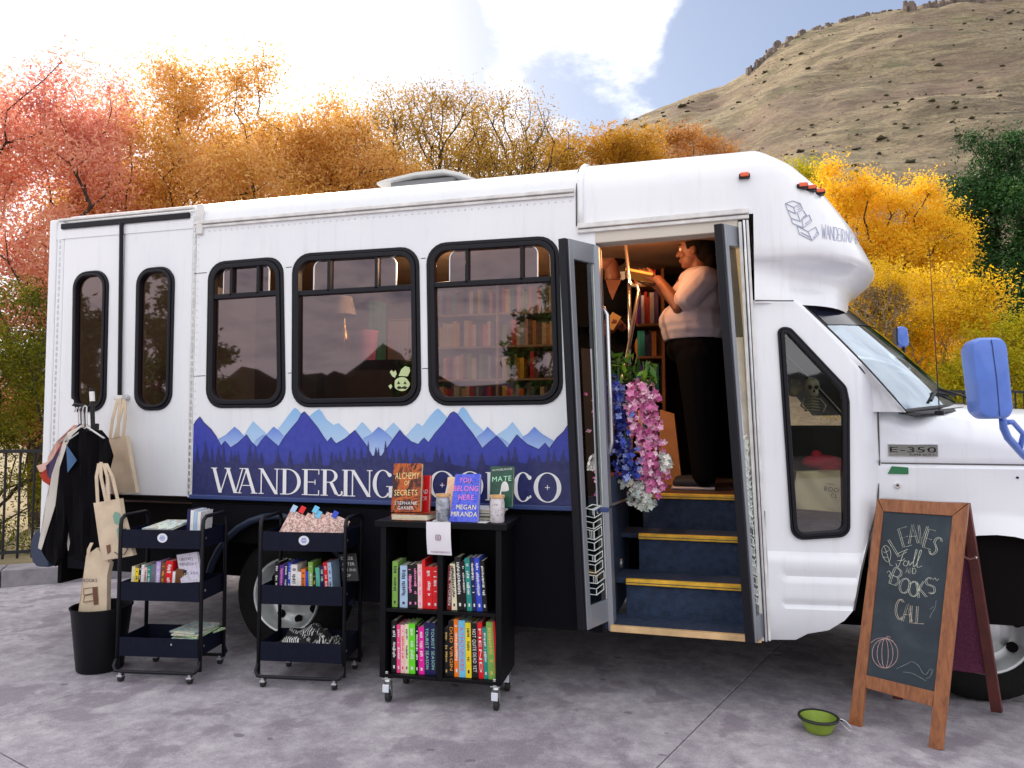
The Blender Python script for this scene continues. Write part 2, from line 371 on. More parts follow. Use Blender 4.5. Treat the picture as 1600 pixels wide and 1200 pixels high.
# low kerb wall, with its cast lengths told apart by joints
kerb = empty('kerb_wall', (K0.x, K0.y, 0), 'low grey concrete kerb wall running along the fence behind the bus', 'kerb')
for i in range(-3, 7):
    s0, s1 = i*2.4+.004, (i+1)*2.4-.004; P = [K0+KD*s0, K0+KD*s1, K0+KD*s1+KN*.30, K0+KD*s0+KN*.30]
    mb = MB(); mb.hexa([(p.x, p.y, .150) for p in P]+[(p.x, p.y, -.1) for p in P]); mb.build('kerb_length', M_kerb, kerb, bev=.012)
# ---- fences
M_black = mat('black_metal', (.012,.012,.014), .45, .3)
def fence(name, base, d, n, h, z0, label, step=.115):
    f = empty(name, (*base, z0), label, 'fence'); Lg = n*step
    def pt(s, z): return Vector((base.x+d.x*s, base.y+d.y*s, z))
    for z in (h-.02, .12): MB().tube([pt(0, z0+z), pt(Lg, z0+z)], .022, 4).build('rail', M_black, f)
    pk = None
    for i in range(n+1):
        post = i % 20 == 0
        if post: MB().cyl(pt(i*step, z0-.05), pt(i*step, z0+h+.03), .034, 6).build('post', M_black, f); continue
        if pk is None: pk = MB().cyl(pt(i*step, z0+.06), pt(i*step, z0+h-.03), .011, 6).build('picket', M_black, f, org=pt(i*step, z0))
        else:
            o = bpy.data.objects.new('picket', pk.data); col.objects.link(o); put(o, pt(i*step, z0), f)
    return f
fence('metal_fence', K0+KD*-3.4+KN*.42, KD, 118, 1.08, .12, 'black metal picket fence standing on the kerb left of the bus')
# ---- hill
def _hill(t, b, P):
    c = ramp(t, nz(t, P, .03, 6, .6, .4, sc=(1,1,2.2)), [(.40,(.22,.155,.09)),(.50,(.40,.30,.165)),(.60,(.52,.42,.235))])
    c = mixc(t, .45, c, ramp(t, nz(t, P, .13, 10, .72, .5, sc=(1,1,2.6)), [(.43,(.075,.052,.036)),(.49,(.26,.19,.11)),(.53,(.40,.31,.18)),(.60,(.56,.45,.27))]))
    c = mixc(t, .30, c, ramp(t, nz(t, P, .75, 6, .75, 0, sc=(1,1,2)), [(.43,(.05,.038,.026)),(.50,(.32,.245,.14)),(.57,(.62,.50,.30))]))
    d = ramp(t, nz(t, P, .05, 10, .74, .8, sc=(.8,.8,3)), [(.525,(0,0,0)),(.555,(1,1,1))]); c = mixc(t, mixc(t, .55, (0,0,0), d), c, (.12,.085,.052))      # brown brush
    g_ = ramp(t, nz(t, P, .037, 9, .7, .5, sc=(1,1,2)), [(.55,(0,0,0)),(.60,(1,1,1))]); c = mixc(t, mixc(t, .55, (0,0,0), g_), c, (.15,.16,.06))          # green tinge
    r_ = ramp(t, nz(t, P, .016, 5, .6), [(.52,(0,0,0)),(.60,(1,1,1))]); c = mixc(t, mixc(t, .45, (0,0,0), r_), c, (.24,.14,.11))                      # reddish soil
    t.links.new(c, b.inputs['Base Color']); b.inputs['Roughness'].default_value = .95; bumpn(t, b, nz(t, P, .4, 9, .8), 1, 3.5)
M_hill = posmat('dry_hillside', _hill)
ridge_px = [300,560,700,850,960,1020,1100,1130,1180,1210,1260,1330,1400,1500,1700,2000,2600,3400]
ridge_py = [640,560,430,285,190,163,131,122,96,64,36,14,-4,-22,-55,-85,-110,-40]
HD0, HD1 = 75, 430
def hill_pt(px, s):
    d = HD0+(HD1-HD0)*s; zr = (PD(px, float(np.interp(px, ridge_px, ridge_py)), HD1)).z
    p = PD(px, 660, d); prof = s**1.12 if s <= 1 else 1-.03*(s-1)*10
    z = zr*prof
    n = noise.fractal((p.x*.012, p.y*.012, 1.7), 1.0, 2.0, 5)*7*min(1, s*2)*(1-.9*max(0, 1-abs(s-1)*8))
    n += noise.fractal((p.x*.05, p.y*.05, 5.1), 1.0, 2.0, 4)*1.6*min(1, s*3)
    return Vector((p.x, p.y, z+n-.5*(s < .02)))
mb = MB(); cols = list(range(300, 3401, 14)); rows = [i/64 for i in range(65)]+[1.05, 1.2, 1.5]
vs = [hill_pt(px, s) for s in rows for px in cols]; W_ = len(cols)
mb.add(vs, [(r*W_+i, r*W_+i+1, (r+1)*W_+i+1, (r+1)*W_+i) for r in range(len(rows)-1) for i in range(W_-1)])
tag(mb.build('hill', M_hill, smooth=True), kind='structure')
rng = random.Random(4)
mb = MB()
for k in range(1200):
    px = rng.uniform(900, 1750); s = rng.uniform(.2, .985); p = hill_pt(px, s)
    if noise.noise((p.x*.018, p.y*.018, 9))+.25*noise.noise((p.x*.07, p.y*.07, 3)) < .06 and rng.random() < .82: continue
    r_ = .25+.75*rng.random()**2.4+(.7 if rng.random() < .05 else 0); r_ *= .35+.75*s
    b0 = len(mb.v); mb.ell(p+Vector((0,0,r_*.25)), (r_*1.5, r_*1.4, r_*.6), n=7, m=5)
    for i in range(b0, len(mb.v)):
        q = Vector(mb.v[i]); mb.v[i] = tuple(p+(q-p)*(1+.8*noise.noise(q*1.3)))
M_scrub = mat('scrub', (.06,.052,.026), .9, var=.5, vscale=.3)
tag(mb.build('hillside_scrub', M_scrub, smooth=True), 'dark low scrub scattered over the tan hillside', 'scrub', kind='stuff')
M_rock = mat('basalt', (.13,.10,.085), .9, var=.45, vscale=.25, bump=.8, bscale=1.2)
def outcrop(x0, x1, s0, lab, n, hs):
    mb = MB()
    for i in range(n):
        px = x0+(x1-x0)*(i+rng.random())/n; p = hill_pt(px, s0+rng.uniform(-.035, .012)); w_ = rng.uniform(.7, 2.6); h = hs*(.15+1.1*rng.random()**1.6)*(.4+1.2*abs(noise.noise((px*.02, 4, 1))))
        if noise.noise((px*.045, 1, 7)) > .25: continue
        P = []
        for zz, k in ((0, 1), (1, .75)):
            for a in range(6): P.append(p+Vector((math.cos(a*1.047)*w_*k*rng.uniform(.8, 1.2), math.sin(a*1.047)*w_*k, -2+zz*(h+2)+rng.uniform(-.4, .4)*zz)))
        mb.add(P, [(a, (a+1) % 6, 6+(a+1) % 6, 6+a) for a in range(6)]+[(6,7,8,9,10,11)])
    thing(mb, 'rock_outcrop', M_rock, lab, 'rock', 'basalt outcrops on the hill', smooth='auto')
outcrop(1178, 1250, .985, 'dark jagged rock outcrop on the left shoulder of the hill ridge', 42, 5.5)
outcrop(1255, 1400, .995, 'low broken rock band along the top of the hill ridge', 46, 2.6)
outcrop(1430, 1640, .93, 'columned basalt cliff near the top right of the hill', 110, 6.5)
# ---- trees
M_bark = mat('bark', (.055,.04,.032), .9, var=.4, vscale=12); M_bark_pale = mat('pale_bark', (.30,.25,.19), .85, var=.3, vscale=12)
def leaf_mesh(name, P, size, rs, m, parent, aspect=.75, flat=0):
    n = len(P); d = rs.normal(size=(n, 3)); d[:, 2] *= 1-flat; d /= np.linalg.norm(d, axis=1)[:, None]; e = rs.normal(size=(n, 3)); e -= d*(e*d).sum(1)[:, None]; e /= np.linalg.norm(e, axis=1)[:, None]
    s = size*rs.uniform(.55, 1.35, n)[:, None]; nrm = np.cross(d, e)*s*.18
    V = np.stack([P-d*s, P+e*s*aspect*.5+nrm, P+d*s, P-e*s*aspect*.5+nrm], 1).reshape(-1, 3)
    o_ = np.array([V[:, 0].mean(), V[:, 1].mean(), V[:, 2].min()]); V = V-o_
    me = bpy.data.meshes.new(name); me.vertices.add(4*n); me.vertices.foreach_set('co', V.ravel())
    me.loops.add(4*n); me.loops.foreach_set('vertex_index', np.arange(4*n)); me.polygons.add(n); me.polygons.foreach_set('loop_start', np.arange(n)*4)
    me.update(calc_edges=True); me.materials.append(m); o = bpy.data.objects.new(name, me); col.objects.link(o); put(o, o_, parent); return o
def tree(name, label, cat, base, blobs, nleaf, lsize, lm, bm_, seed, natt=170, tr=.16, spread=.33, trunk_h=None, group='trees behind the bus', jitter=.5, stems=1, flat=0, thin=1.0, bf=.5):
    rs = np.random.RandomState(seed); base = np.array(base, float); root = empty(name, base, label, cat, group)
    vol = np.array([b[1][0]*b[1][1]*b[1][2] for b in blobs]); pr = vol/vol.sum(); att = []; aw = []
    while len(att) < natt:
        b = blobs[rs.choice(len(blobs), p=pr)]; p = rs.uniform(-1, 1, 3); q = (p**2).sum()
        if q > 1 or rs.random() > .25+.75*q: continue
        att.append(np.array(b[0])+p*np.array(b[1]))
    att = np.array(att); low = min(b[0][2]-b[1][2] for b in blobs); cx = np.average([b[0] for b in blobs], axis=0, weights=pr)
    nodes = []; par = []; plen = []
    for sidx in range(stems):
        off = np.array([rs.normal()*.5, rs.normal()*.5, 0])*(stems > 1)*.6; st = base+off*.3
        th = trunk_h if trunk_h else max(.4, (low-base[2])+.35*(cx[2]-low)); top = np.array([base[0]*.6+cx[0]*.4, base[1]*.6+cx[1]*.4, base[2]+th])+off*2
        for k in range(7):
            u = k/6; nodes.append(st*(1-u)+top*u+np.array([math.sin(u*5+seed)*.06, math.cos(u*4+seed)*.06, 0])*th*.25*u); par.append(len(nodes)-2 if k else -1); plen.append(u*th)
    order = np.argsort(np.linalg.norm(att-(base+[0, 0, low-base[2]]), axis=1)); tips = []
    for i in order:
        a = att[i]; Nn = np.array(nodes); v = a-Nn; d = np.linalg.norm(v, axis=1); cost = d+np.maximum(0, -v[:, 2])*1.2+bf*np.array(plen)
        cost[:2] += 3; j = int(np.argmin(cost)); dist = d[j]; k = max(2, int(dist/.45)); p0 = nodes[j].copy(); prev = j; sag = rs.normal(size=3)*dist*.07
        for q in range(1, k+1):
            u = q/k; nodes.append(p0*(1-u)+a*u+sag*math.sin(math.pi*u)); par.append(prev); plen.append(plen[prev]+dist/k); prev = len(nodes)-1
        tips.append(prev)
    nodes = np.array(nodes); acc = np.zeros(len(nodes)); acc[tips] += 1.0
    for i in range(len(nodes)-1, -1, -1):
        if par[i] >= 0: acc[par[i]] += acc[i]
    rad = tr*(np.maximum(acc, .6)/max(acc.max(), 1))**.5*thin; rad = np.maximum(rad, .006)
    mb = MB()
    for i in range(len(nodes)):
        if par[i] >= 0: mb.tube([nodes[par[i]], nodes[i]], [min(rad[par[i]], rad[i]*1.6), rad[i]], 5 if rad[i] > .03 else 3, cap=False)
    mb.build('trunk', bm_, root, smooth=True, fix=False)
    # leaves in sprays round the twig ends
    far = [i for i in range(len(nodes)) if acc[i] <= 3]; src = nodes[far]; wts = np.where(np.isin(far, tips), 3.0, 1.0); dens = rs.uniform(.15, 1.6, len(far))
    wts = wts*dens; wts /= wts.sum(); pick = rs.choice(len(far), nleaf, p=wts)
    P = src[pick]+np.clip(rs.normal(size=(nleaf, 3)), -1.25, 1.25)*spread*np.array([1, 1, .8])*rs.uniform(.3, 1.2, nleaf)[:, None]
    leaf_mesh('crown', P, lsize, rs, lm, root, flat=flat); return root
def blob(px, py, rx, ry, depth, dz=None):     # a rounded mass of foliage seen round this pixel
    k = depth/FPX; return (tuple(PD(px, py, depth)), (rx*k, (dz if dz else rx*k*.8), ry*k))
def at(px, depth, z=-.1): p = PD(px, 700, depth); return (p.x, p.y, z)
LM_coral_haze = leafmat('coral_haze_leaves', ['#b0645a','#d48474','#e69c86','#f0b49c','#f0bc98','#e0a068'], .6)  # paled and pinked so the leaf colour carries the warm haze at left
LM_orange = leafmat('orange_leaves', ['#8a601c','#bc8832','#d6a24a','#e6b868','#ecc480','#d89c68','#a87c30'], .6)
LM_brown = leafmat('bronze_leaves', ['#5a4616','#8a6a20','#b08a30','#caa44c','#a07c2c'], .5)
LM_rust = leafmat('rust_leaves', ['#7a5a12','#a87c18','#c8962a','#b8862c','#8a6420'], .5)
LM_rust2 = leafmat('russet_leaves', ['#7a4a1c','#a86c2c','#c08840','#b07840'], .5)
LM_gold = leafmat('gold_leaves', ['#b8960a','#e4b614','#f4c828','#fcd648','#ecc022','#cca010'], .55)
LM_yellow = leafmat('yellow_leaves', ['#84760a','#b89c10','#dcb416','#f2c828','#f6d44a','#c09c10'], .55)
LM_lime = leafmat('lime_leaves', ['#5a620c','#8c9010','#b4ac1a','#d4c02a','#b8a81c'], .5)
LM_olive = leafmat('olive_leaves', ['#26300c','#4a5412','#757a1c','#a0962c','#b8a034'], .45)
LM_pine = leafmat('evergreen_leaves', ['#10220f','#1c3c1c','#2c5426','#3e6a30','#547a3c'], .15)
LM_dry = leafmat('dry_twigs', ['#4f4030','#7a6548','#93805c','#6b5a3c'], .2)
tree('cottonwood', 'tall salmon red tree at the far left behind the fence', 'tree', at(60, 11), [blob(70,330,150,190,11), blob(100,180,90,90,11), blob(-60,300,120,190,11), blob(30,520,150,170,11)], 60450, 0.036, LM_coral_haze, M_bark, 11, 230, .16, thin=.7)
tree('cottonwood', 'tall amber tree rising above the rear of the bus', 'tree', at(300, 13), [blob(250,230,100,130,13), blob(350,200,90,110,13), blob(420,130,34,75,13), blob(290,330,200,120,13), blob(180,420,130,140,13)], 91140, 0.036, LM_orange, M_bark, 12, 330, .2, thin=.6)
tree('cottonwood', 'amber tree filling the gap left of the bare branched trees', 'tree', at(450, 15), [blob(430,290,120,90,15), blob(500,250,90,90,15), blob(560,300,110,80,15)], 57970, 0.040, LM_orange, M_bark, 13, 260, .16, thin=.6)
tree('broad_tree', 'bronze tree with open dark branches behind the roof vent', 'tree', at(640, 17), [blob(600,225,110,85,17), blob(690,210,100,75,17), blob(660,300,160,70,17)], 29062, 0.036, LM_brown, M_bark, 14, 420, .15, spread=.3, bf=.75, stems=3, thin=.8)
tree('broad_tree', 'thin leaved bronze tree left of the hill foot', 'tree', at(790, 18), [blob(790,220,85,75,18), blob(840,240,60,70,18), blob(760,290,120,60,18)], 19375, 0.036, LM_brown, M_bark, 15, 380, .14, spread=.3, bf=.75, stems=3, thin=.8)
tree('autumn_bush', 'low golden brown tree in front of the hill foot', 'tree', at(930, 20), [blob(920,250,80,48,20), blob(985,245,55,45,20), blob(860,270,60,40,20), blob(930,360,110,90,20), blob(900,480,110,90,20)], 96720, 0.040, LM_rust, M_bark, 16, 330, .12, spread=.34)
tree('autumn_bush', 'rust orange bush above the front of the bus roof', 'bush', at(1070, 26), [blob(1060,245,62,36,26), blob(1115,258,42,24,26), blob(1080,340,80,80,26), blob(1090,460,90,90,26)], 64480, 0.046, LM_rust2, M_bark, 17, 260, .1, spread=.4)
tree('cottonwood', 'olive yellow tree top peeping over the curved front roof', 'tree', at(1225, 30), [blob(1220,285,48,40,30), blob(1255,300,40,30,30), blob(1230,380,60,70,30), blob(1230,480,70,80,30)], 44330, 0.056, LM_lime, M_bark, 18, 220, .14, spread=.45)
tree('cottonwood', 'bright orange gold tree directly right of the bus nose', 'tree', at(1370, 17), [blob(1318,292,42,44,17), blob(1310,350,48,60,17), blob(1380,330,60,44,17), blob(1440,318,48,38,17), blob(1420,390,90,55,17), blob(1370,430,90,70,17)], 71300, 0.036, LM_gold, M_bark, 19, 260, .15, spread=.26)
tree('cottonwood', 'yellow leaved tree low behind the windscreen', 'tree', at(1440, 13), [blob(1420,480,110,75,13), blob(1500,520,90,90,13), blob(1360,540,80,90,13), blob(1460,600,160,70,13)], 71300, 0.030, LM_yellow, M_bark_pale, 20, 230, .1, spread=.25)
tree('wild_shrub', 'yellow green shrub behind the blue mirror at the right edge', 'shrub', at(1590, 11.5), [blob(1580,560,80,55,11.5), blob(1650,520,70,90,11.5), blob(1540,610,100,50,11.5), blob(1680,620,110,70,11.5)], 46500, 0.028, LM_lime, M_bark_pale, 21, 170, .06, spread=.22)
tree('evergreen_tree', 'dark green evergreen at the right edge below the hill', 'tree', at(1560, 21), [blob(1545,245,48,44,21), blob(1520,310,48,40,21), blob(1590,290,60,60,21), blob(1560,380,80,70,21), blob(1620,420,90,100,21), blob(1520,440,40,60,21), blob(1590,500,90,60,21)], 86800, 0.050, LM_pine, M_bark, 22, 210, .2, spread=.36)
tree('evergreen_tree', 'second dark evergreen cut off by the right edge', 'tree', at(1700, 19), [blob(1690,300,90,130,19), blob(1710,450,110,110,19)], 40300, 0.053, LM_pine, M_bark, 23, 120, .2, spread=.4)
tree('bare_shrub', 'leafless brown shrub among the yellow leaves under the bus nose', 'shrub', at(1375, 12.4), [blob(1375,500,42,60,12.4)], 5425, 0.020, LM_dry, M_bark_pale, 24, 120, .04, spread=.12)
tree('wild_shrub', 'yellow green bushes behind the fence at the lower left', 'shrub', at(0, 9), [blob(0,560,110,120,9), blob(40,680,90,110,9), blob(-80,650,100,140,9), blob(30,800,90,60,9)], 40300, 0.023, LM_olive, M_bark, 25, 190, .06, spread=.2)
tree('wild_shrub', 'olive bushes behind the bus under the tall amber trees', 'shrub', at(240, 11), [blob(200,600,200,160,11), blob(80,640,110,130,11)], 24800, 0.033, LM_olive, M_bark, 26, 120, .08, spread=.3)
fence('metal_fence', Vector(at(1440, 9.2)[:2]), Vector((.94,.34)), 40, 1.98, -.12, 'black metal fence behind the bonnet at the right edge')
# what stands or is added behind the photographer and shows only in the bus windows
for i, (x, y, h, sd_) in enumerate(((-21,-20,8.2,31),(-27,-22,7.2,35),(-5.2,-20,6.3,33),(-13,-27,4.6,32),(6,-24,5.5,34))):
    tree('street_tree', ('tall','leftmost','pointed','small','rightmost')[i]+' dark tree across the lot, seen reflected in the bus glass', 'tree', (x, y, -.1), [((x, y, h*.55), (h*.20, h*.2, h*.40)), ((x+h*.12, y, h*.36), (h*.26, h*.25, h*.22))], 11000, .15, LM_pine, M_bark, sd_, 70, .16, spread=.35, group='trees across the lot')
mb = MB(); n = 60; vs = []
for j, (d, k) in enumerate(((120, 0), (170, .6), (230, 1), (300, .9))):
    for i in range(n+1):
        a = R(150+240*i/n); h = 9+9*max(0, math.sin(i*.21))+3*noise.noise((i*.35, 2, 1)); vs.append((math.sin(a)*d, math.cos(a)*d-4, -.3+h*k))
mb.add(vs, [(j*(n+1)+i, j*(n+1)+i+1, (j+1)*(n+1)+i+1, (j+1)*(n+1)+i) for j in range(3) for i in range(n)])
tag(mb.build('far_mesa', mat('mesa', (.035,.032,.045), .95, var=.4, vscale=.03), smooth=True), kind='structure')

mb = MB(); n = 90; vs = []
for j in range(7):
    a = math.pi*j/6
    for i in range(n+1): x = -60+95*i/n; k = 1+.35*noise.noise((x*.35, j*.5, 3))+.25*noise.noise((x*1.2, j*.9, 7)); vs.append((x, -31-2.2*math.cos(a)*k, -.2+3.6*math.sin(a)*k*(1+.25*math.sin(x*.23))))
mb.add(vs, [(j*(n+1)+i, j*(n+1)+i+1, (j+1)*(n+1)+i+1, (j+1)*(n+1)+i) for j in range(6) for i in range(n)])
tag(mb.build('hedge', mat('hedge_green', (.006,.008,.008), .95, var=.6, vscale=2), smooth=True), 'dark hedge added across the lot to darken the bus window reflections', 'hedge', kind='stuff')  # unseen mass added to darken the lower part of the reflections
# ================================================================== BUS
def XZ(px, py, Y=0.0): p = PY(px, py, Y); return (p.x, p.z)
def _paint(t, b, P):
    c = ramp(t, nz(t, P, 1.3, 6, .6, .3, sc=(1,1,.5)), [(.3,(.74,.76,.80)),(.6,(.82,.835,.86))])
    gr = ramp(t, nz(t, P, 5, 8, .7, 0, sc=(4,1,.30)), [(.54,(0,0,0)),(.78,(1,1,1))]); c = mixc(t, mixc(t, .26, (0,0,0), gr), c, (.45,.40,.36))
    t.links.new(c, b.inputs['Base Color']); b.inputs['Roughness'].default_value = .28; b.inputs['Coat Weight'].default_value = .35; b.inputs['Coat Roughness'].default_value = .08
    bumpn(t, b, nz(t, P, 2.2, 3, .5), .05, .02)
M_white = posmat('white_bus_paint', _paint)
M_trim = mat('white_trim', (.70,.69,.67), .35, var=.15, vscale=14)
M_alu = mat('aluminium', (.62,.63,.65), .32, .85, var=.12, vscale=20)
M_grey = mat('grey_door_frame', (.30,.32,.36), .4, .45)
M_rub = mat('black_rubber', (.006,.006,.010), .42, spec=.3)
M_under = mat('underbody', (.006,.005,.005), .95, spec=.1)
M_navy = mat('navy_print', (.018,.022,.10), .35)
def glassmat(name, tint, refl, rough=.02, fac=.10, rc=(1,1,1)):
    m = bpy.data.materials.new(name); m.use_nodes = True; t = m.node_tree; t.nodes.clear(); o = t.nodes.new('ShaderNodeOutputMaterial')
    tr = t.nodes.new('ShaderNodeBsdfTransparent'); tr.inputs[0].default_value = (*tint, 1); gl = t.nodes.new('ShaderNodeBsdfGlossy'); gl.inputs[0].default_value = (*rc, 1); gl.inputs['Roughness'].default_value = rough
    lw = t.nodes.new('ShaderNodeFresnel'); lw.inputs[0].default_value = 1.5; mr = t.nodes.new('ShaderNodeMapRange'); mr.inputs[1].default_value = 0; mr.inputs[2].default_value = 1; mr.inputs[3].default_value = fac; mr.inputs[4].default_value = refl
    t.links.new(lw.outputs[0], mr.inputs[0]); mx = t.nodes.new('ShaderNodeMixShader'); t.links.new(mr.outputs[0], mx.inputs[0]); t.links.new(tr.outputs[0], mx.inputs[1]); t.links.new(gl.outputs[0], mx.inputs[2]); t.links.new(mx.outputs[0], o.inputs[0]); return m
M_tint = glassmat('tinted_glass', (.165,.15,.16), 1, fac=.115, rc=(.70,.55,.57))
M_clear = glassmat('clear_glass', (.80,.88,.85), 1, fac=.08)
M_wind = glassmat('windscreen_glass', (.45,.52,.52), 1, fac=.42, rc=(.72,.82,.92))
XR = -4.40; BW = 2.35                          # rear end and width
bus = empty('shuttle_bus', (-1.5, BW/2, 0), 'white shuttle bus turned bookshop with a blue mountain print and open folding door', 'bus')
# ---- window openings (quads, x/z on the side wall)
def quad(*pp, Y=0.0): return [XZ(x, y, Y) for x, y in pp]
W1 = quad((326,410),(443,400),(447,637),(322,638)); W2 = quad((457,397),(655,384.5),(659,634),(456,637)); W3 = quad((666,380.5),(873,367.5),(881,632),(670,634.5))
WA = quad((115,426),(170,421),(165,643),(112,644)); WB = quad((214,420),(273,415),(268,640),(210,642))
DJL, DJR = XZ(936, 384)[0], XZ(1165, 345)[0]     # door jambs (top)
DO = [XZ(934,383), XZ(1160,362), XZ(1200,1000), XZ(957,985)]
SEAM = -3.205; ZS = .978; ZG = 2.70; ZD = 2.53
op = [roundpoly(W, r_, 6) for W, r_ in ((W1, .11), (W2, .12), (W3, .12), (WA, .11), (WB, .11))]
# main side wall: between the lift doors and the entrance door
wall_out = [(SEAM+.004, ZS), (XZ(944,650)[0]-.02, ZS), (DO[0][0]-.012, 2.42), (DO[0][0]-.012, ZG), (SEAM+.004, ZG)]
wall_out = [(SEAM+.004, ZS), (XZ(950,790)[0]-.012, ZS), (DO[0][0]-.012, 2.40), (DO[0][0]-.012, ZG), (SEAM+.004, ZG)]
mb = MB(); plate(mb, wall_out, op[:3], th=.05, grid=.25); side = mb.build('side_wall', M_white, bus)
# panel seams in the wall
for pa, pb in (((303,427.5),(323,426)),((447,418),(456,417)),((658,404),(665,403.3)),((303,588),(321,587)),((450,583),(456,582.7)),((660,576),(669,575.6))):
    a, b = XZ(*pa), XZ(*pb); MB().hexa([(a[0],-.0012,a[1]+.002),(b[0],-.0012,b[1]+.002),(b[0],-.0012,b[1]-.002),(a[0],-.0012,a[1]-.002),(a[0],.01,a[1]+.002),(b[0],.01,b[1]+.002),(b[0],.01,b[1]-.002),(a[0],.01,a[1]-.002)]).build('seam', M_under, side)
# rear lift doors: two leaves
xm = XZ(190,500)[0]
for (xa, xb, hole, hn) in ((XR+.13, xm-.004, op[3], 'rear'), (xm+.004, SEAM-.03, op[4], 'front')):
    mb = MB(); plate(mb, [(xa, ZS+.005), (xb, ZS+.005), (xb, 2.765), (xa, 2.765)], [hole], th=.05, grid=.25, yf=lambda x, z: .004); mb.build('lift_door', M_white, bus, bev=.004)
mb = MB(); mb.box2((XR, .0, .70), (XR+.062, .06, 2.84)); mb.box2((XR+.064, .003, ZS), (XR+.126, .06, 2.84)); cp = mb.build('corner_post', M_white, bus, bev=.012)
for x in (XR+.095, SEAM-.013):
    m2 = MB()
    for k in range(42): m2.box((x, -.001+(.004 if x < -4 else 0), ZS+.03+k*.041), (.012, .006, .026))
    m2.build('piano_hinge', M_alu, bus)
mb = MB(); mb.box2((SEAM-.028, .0, ZS), (SEAM, .05, ZG+.08)); mb.build('door_post', M_trim, bus, bev=.004)
a, b = XZ(97,355), XZ(297,337); mb = MB(); mb.hexa([(a[0],-.012,a[1]+.02),(b[0],-.012,b[1]+.02),(b[0],-.012,b[1]-.016),(a[0],-.012,a[1]-.016),(a[0],.004,a[1]+.02),(b[0],.004,b[1]+.02),(b[0],.004,b[1]-.016),(a[0],.004,a[1]-.016)]); mb.build('door_top_seal', M_rub, bus, bev=.003)
mb = MB(); a, b = XZ(192,349), XZ(189,621); mb.tube([(a[0], -.012, a[1]), (b[0], -.012, b[1])], .013, 8); mb.build('door_centre_seal', M_rub, bus, smooth='auto')
h = XZ(199,621); mb = MB().cyl((h[0], .004, h[1]), (h[0], -.025, h[1]), .020, 16); lk = mb.build('lock', M_alu, bus, bev=.003)
MB().box((h[0]-.05, -.02, h[1]), (.07, .02, .028)).build('latch_handle', M_trim, bus, bev=.005)
a = XZ(95,349); b = XZ(303,329); mb = MB(); mb.hexa([(a[0]-.02,-.01,a[1]+.03),(b[0],-.01,b[1]+.03),(b[0],-.01,b[1]+.012),(a[0]-.02,-.01,a[1]+.012),(a[0]-.02,.02,a[1]+.03),(b[0],.02,b[1]+.03),(b[0],.02,b[1]+.012),(a[0]-.02,.02,a[1]+.012)]); mb.build('rain_gutter', M_trim, bus, bev=.004)
# ---- windows
def window(Q, fw, r_, panes, bars, nm='side_window'):
    outer = roundpoly(Q, r_, 6); inn = roundpoly(inset(Q, fw), max(.02, r_-fw*.75), 6); mid = roundpoly(inset(Q, fw*.45), max(.02, r_-fw*.35), 6)
    mb = MB(); mb.ring(outer, mid, -.010, .03); f = mb.build(nm, M_rub, bus, bev=.006)
    mb = MB(); mb.ring(mid, inn, -.018, .03); mb.build('inner_frame', M_rub, f, bev=.006)
    for P in panes: mb = MB(); plate(mb, P, yf=lambda x, z: .0115); mb.build('pane', M_tint, f)
    for a, b, w_ in bars: mb = MB(); d = (Vector(b)-Vector(a)).normalized(); n_ = Vector((-d.y, d.x))*w_/2; A = Vector(a); B = Vector(b); mb.hexa([(*q, ) for q in [((A+n_).x,-.012,(A+n_).y),((B+n_).x,-.012,(B+n_).y),((B-n_).x,-.012,(B-n_).y),((A-n_).x,-.012,(A-n_).y),((A+n_).x,.022,(A+n_).y),((B+n_).x,.022,(B+n_).y),((B-n_).x,.022,(B-n_).y),((A-n_).x,.022,(A-n_).y)]]); mb.build('mullion', M_rub, f, bev=.003)
    return f
def bus_window(Q, bar, v1, v2, half=True):
    fw = .052; I = inset(Q, fw*.9); (x0, z3), (x1, z2), (x2, z1), (x3, z0) = I     # TL TR BR BL
    ba, bb = XZ(*bar[0]), XZ(*bar[1]); zb = lambda x: ba[1]+(bb[1]-ba[1])*(x-ba[0])/(bb[0]-ba[0])
    xa, xb = XZ(v1, 420)[0], XZ(v2, 420)[0]; zt = lambda x: z3+(z2-z3)*(x-x0)/(x1-x0)
    low = [(x3, z0), (x2, z1), (x1, zb(x1)-.004), (x0, zb(x0)-.004)]
    cen = [(xa+.004, zb(xa)+.004), (xb-.004, zb(xb)+.004), (xb-.004, zt(xb)), (xa+.004, zt(xa))]
    wl, wr = (xa-x0), (x1-xb); lf = [(x0+wl*.45, zb(x0)+.004), (xa-.004, zb(xa)+.004), (xa-.004, zt(xa)), (x0+wl*.45, zt(x0))]; rt = [(xb+.004, zb(xb)+.004), (x1-wr*.45, zb(x1)+.004), (x1-wr*.45, zt(x1)), (xb+.004, zt(xb))]
    lf = roundpoly(lf, [0,0,0,.05], 5); rt = roundpoly(rt, [0,0,.05,0], 5)
    f = window(Q, fw, .12, [low, cen, lf, rt], [((x0, zb(x0)), (x1, zb(x1)), .030), ((xa, zb(xa)), (xa, zt(xa)), .020), ((xb, zb(xb)), (xb, zt(xb)), .020)])
    for P in (lf, rt): mb = MB(); mb.ring(dedupe(P), dedupe(inset(dedupe(P), .006)), .008, .016); mb.build('vent_edge', M_alu, f)
    return f
win1 = bus_window(W1, ((327.6,465),(442,457)), 363, 404.6); win2 = bus_window(W2, ((461,459),(645,448.5)), 515, 589); win3 = bus_window(W3, ((670,446),(870,435.6)), 730, 815.6)
for Q in (WA, WB): window(Q, .035, .11, [inset(Q, .03)], [], 'door_window')
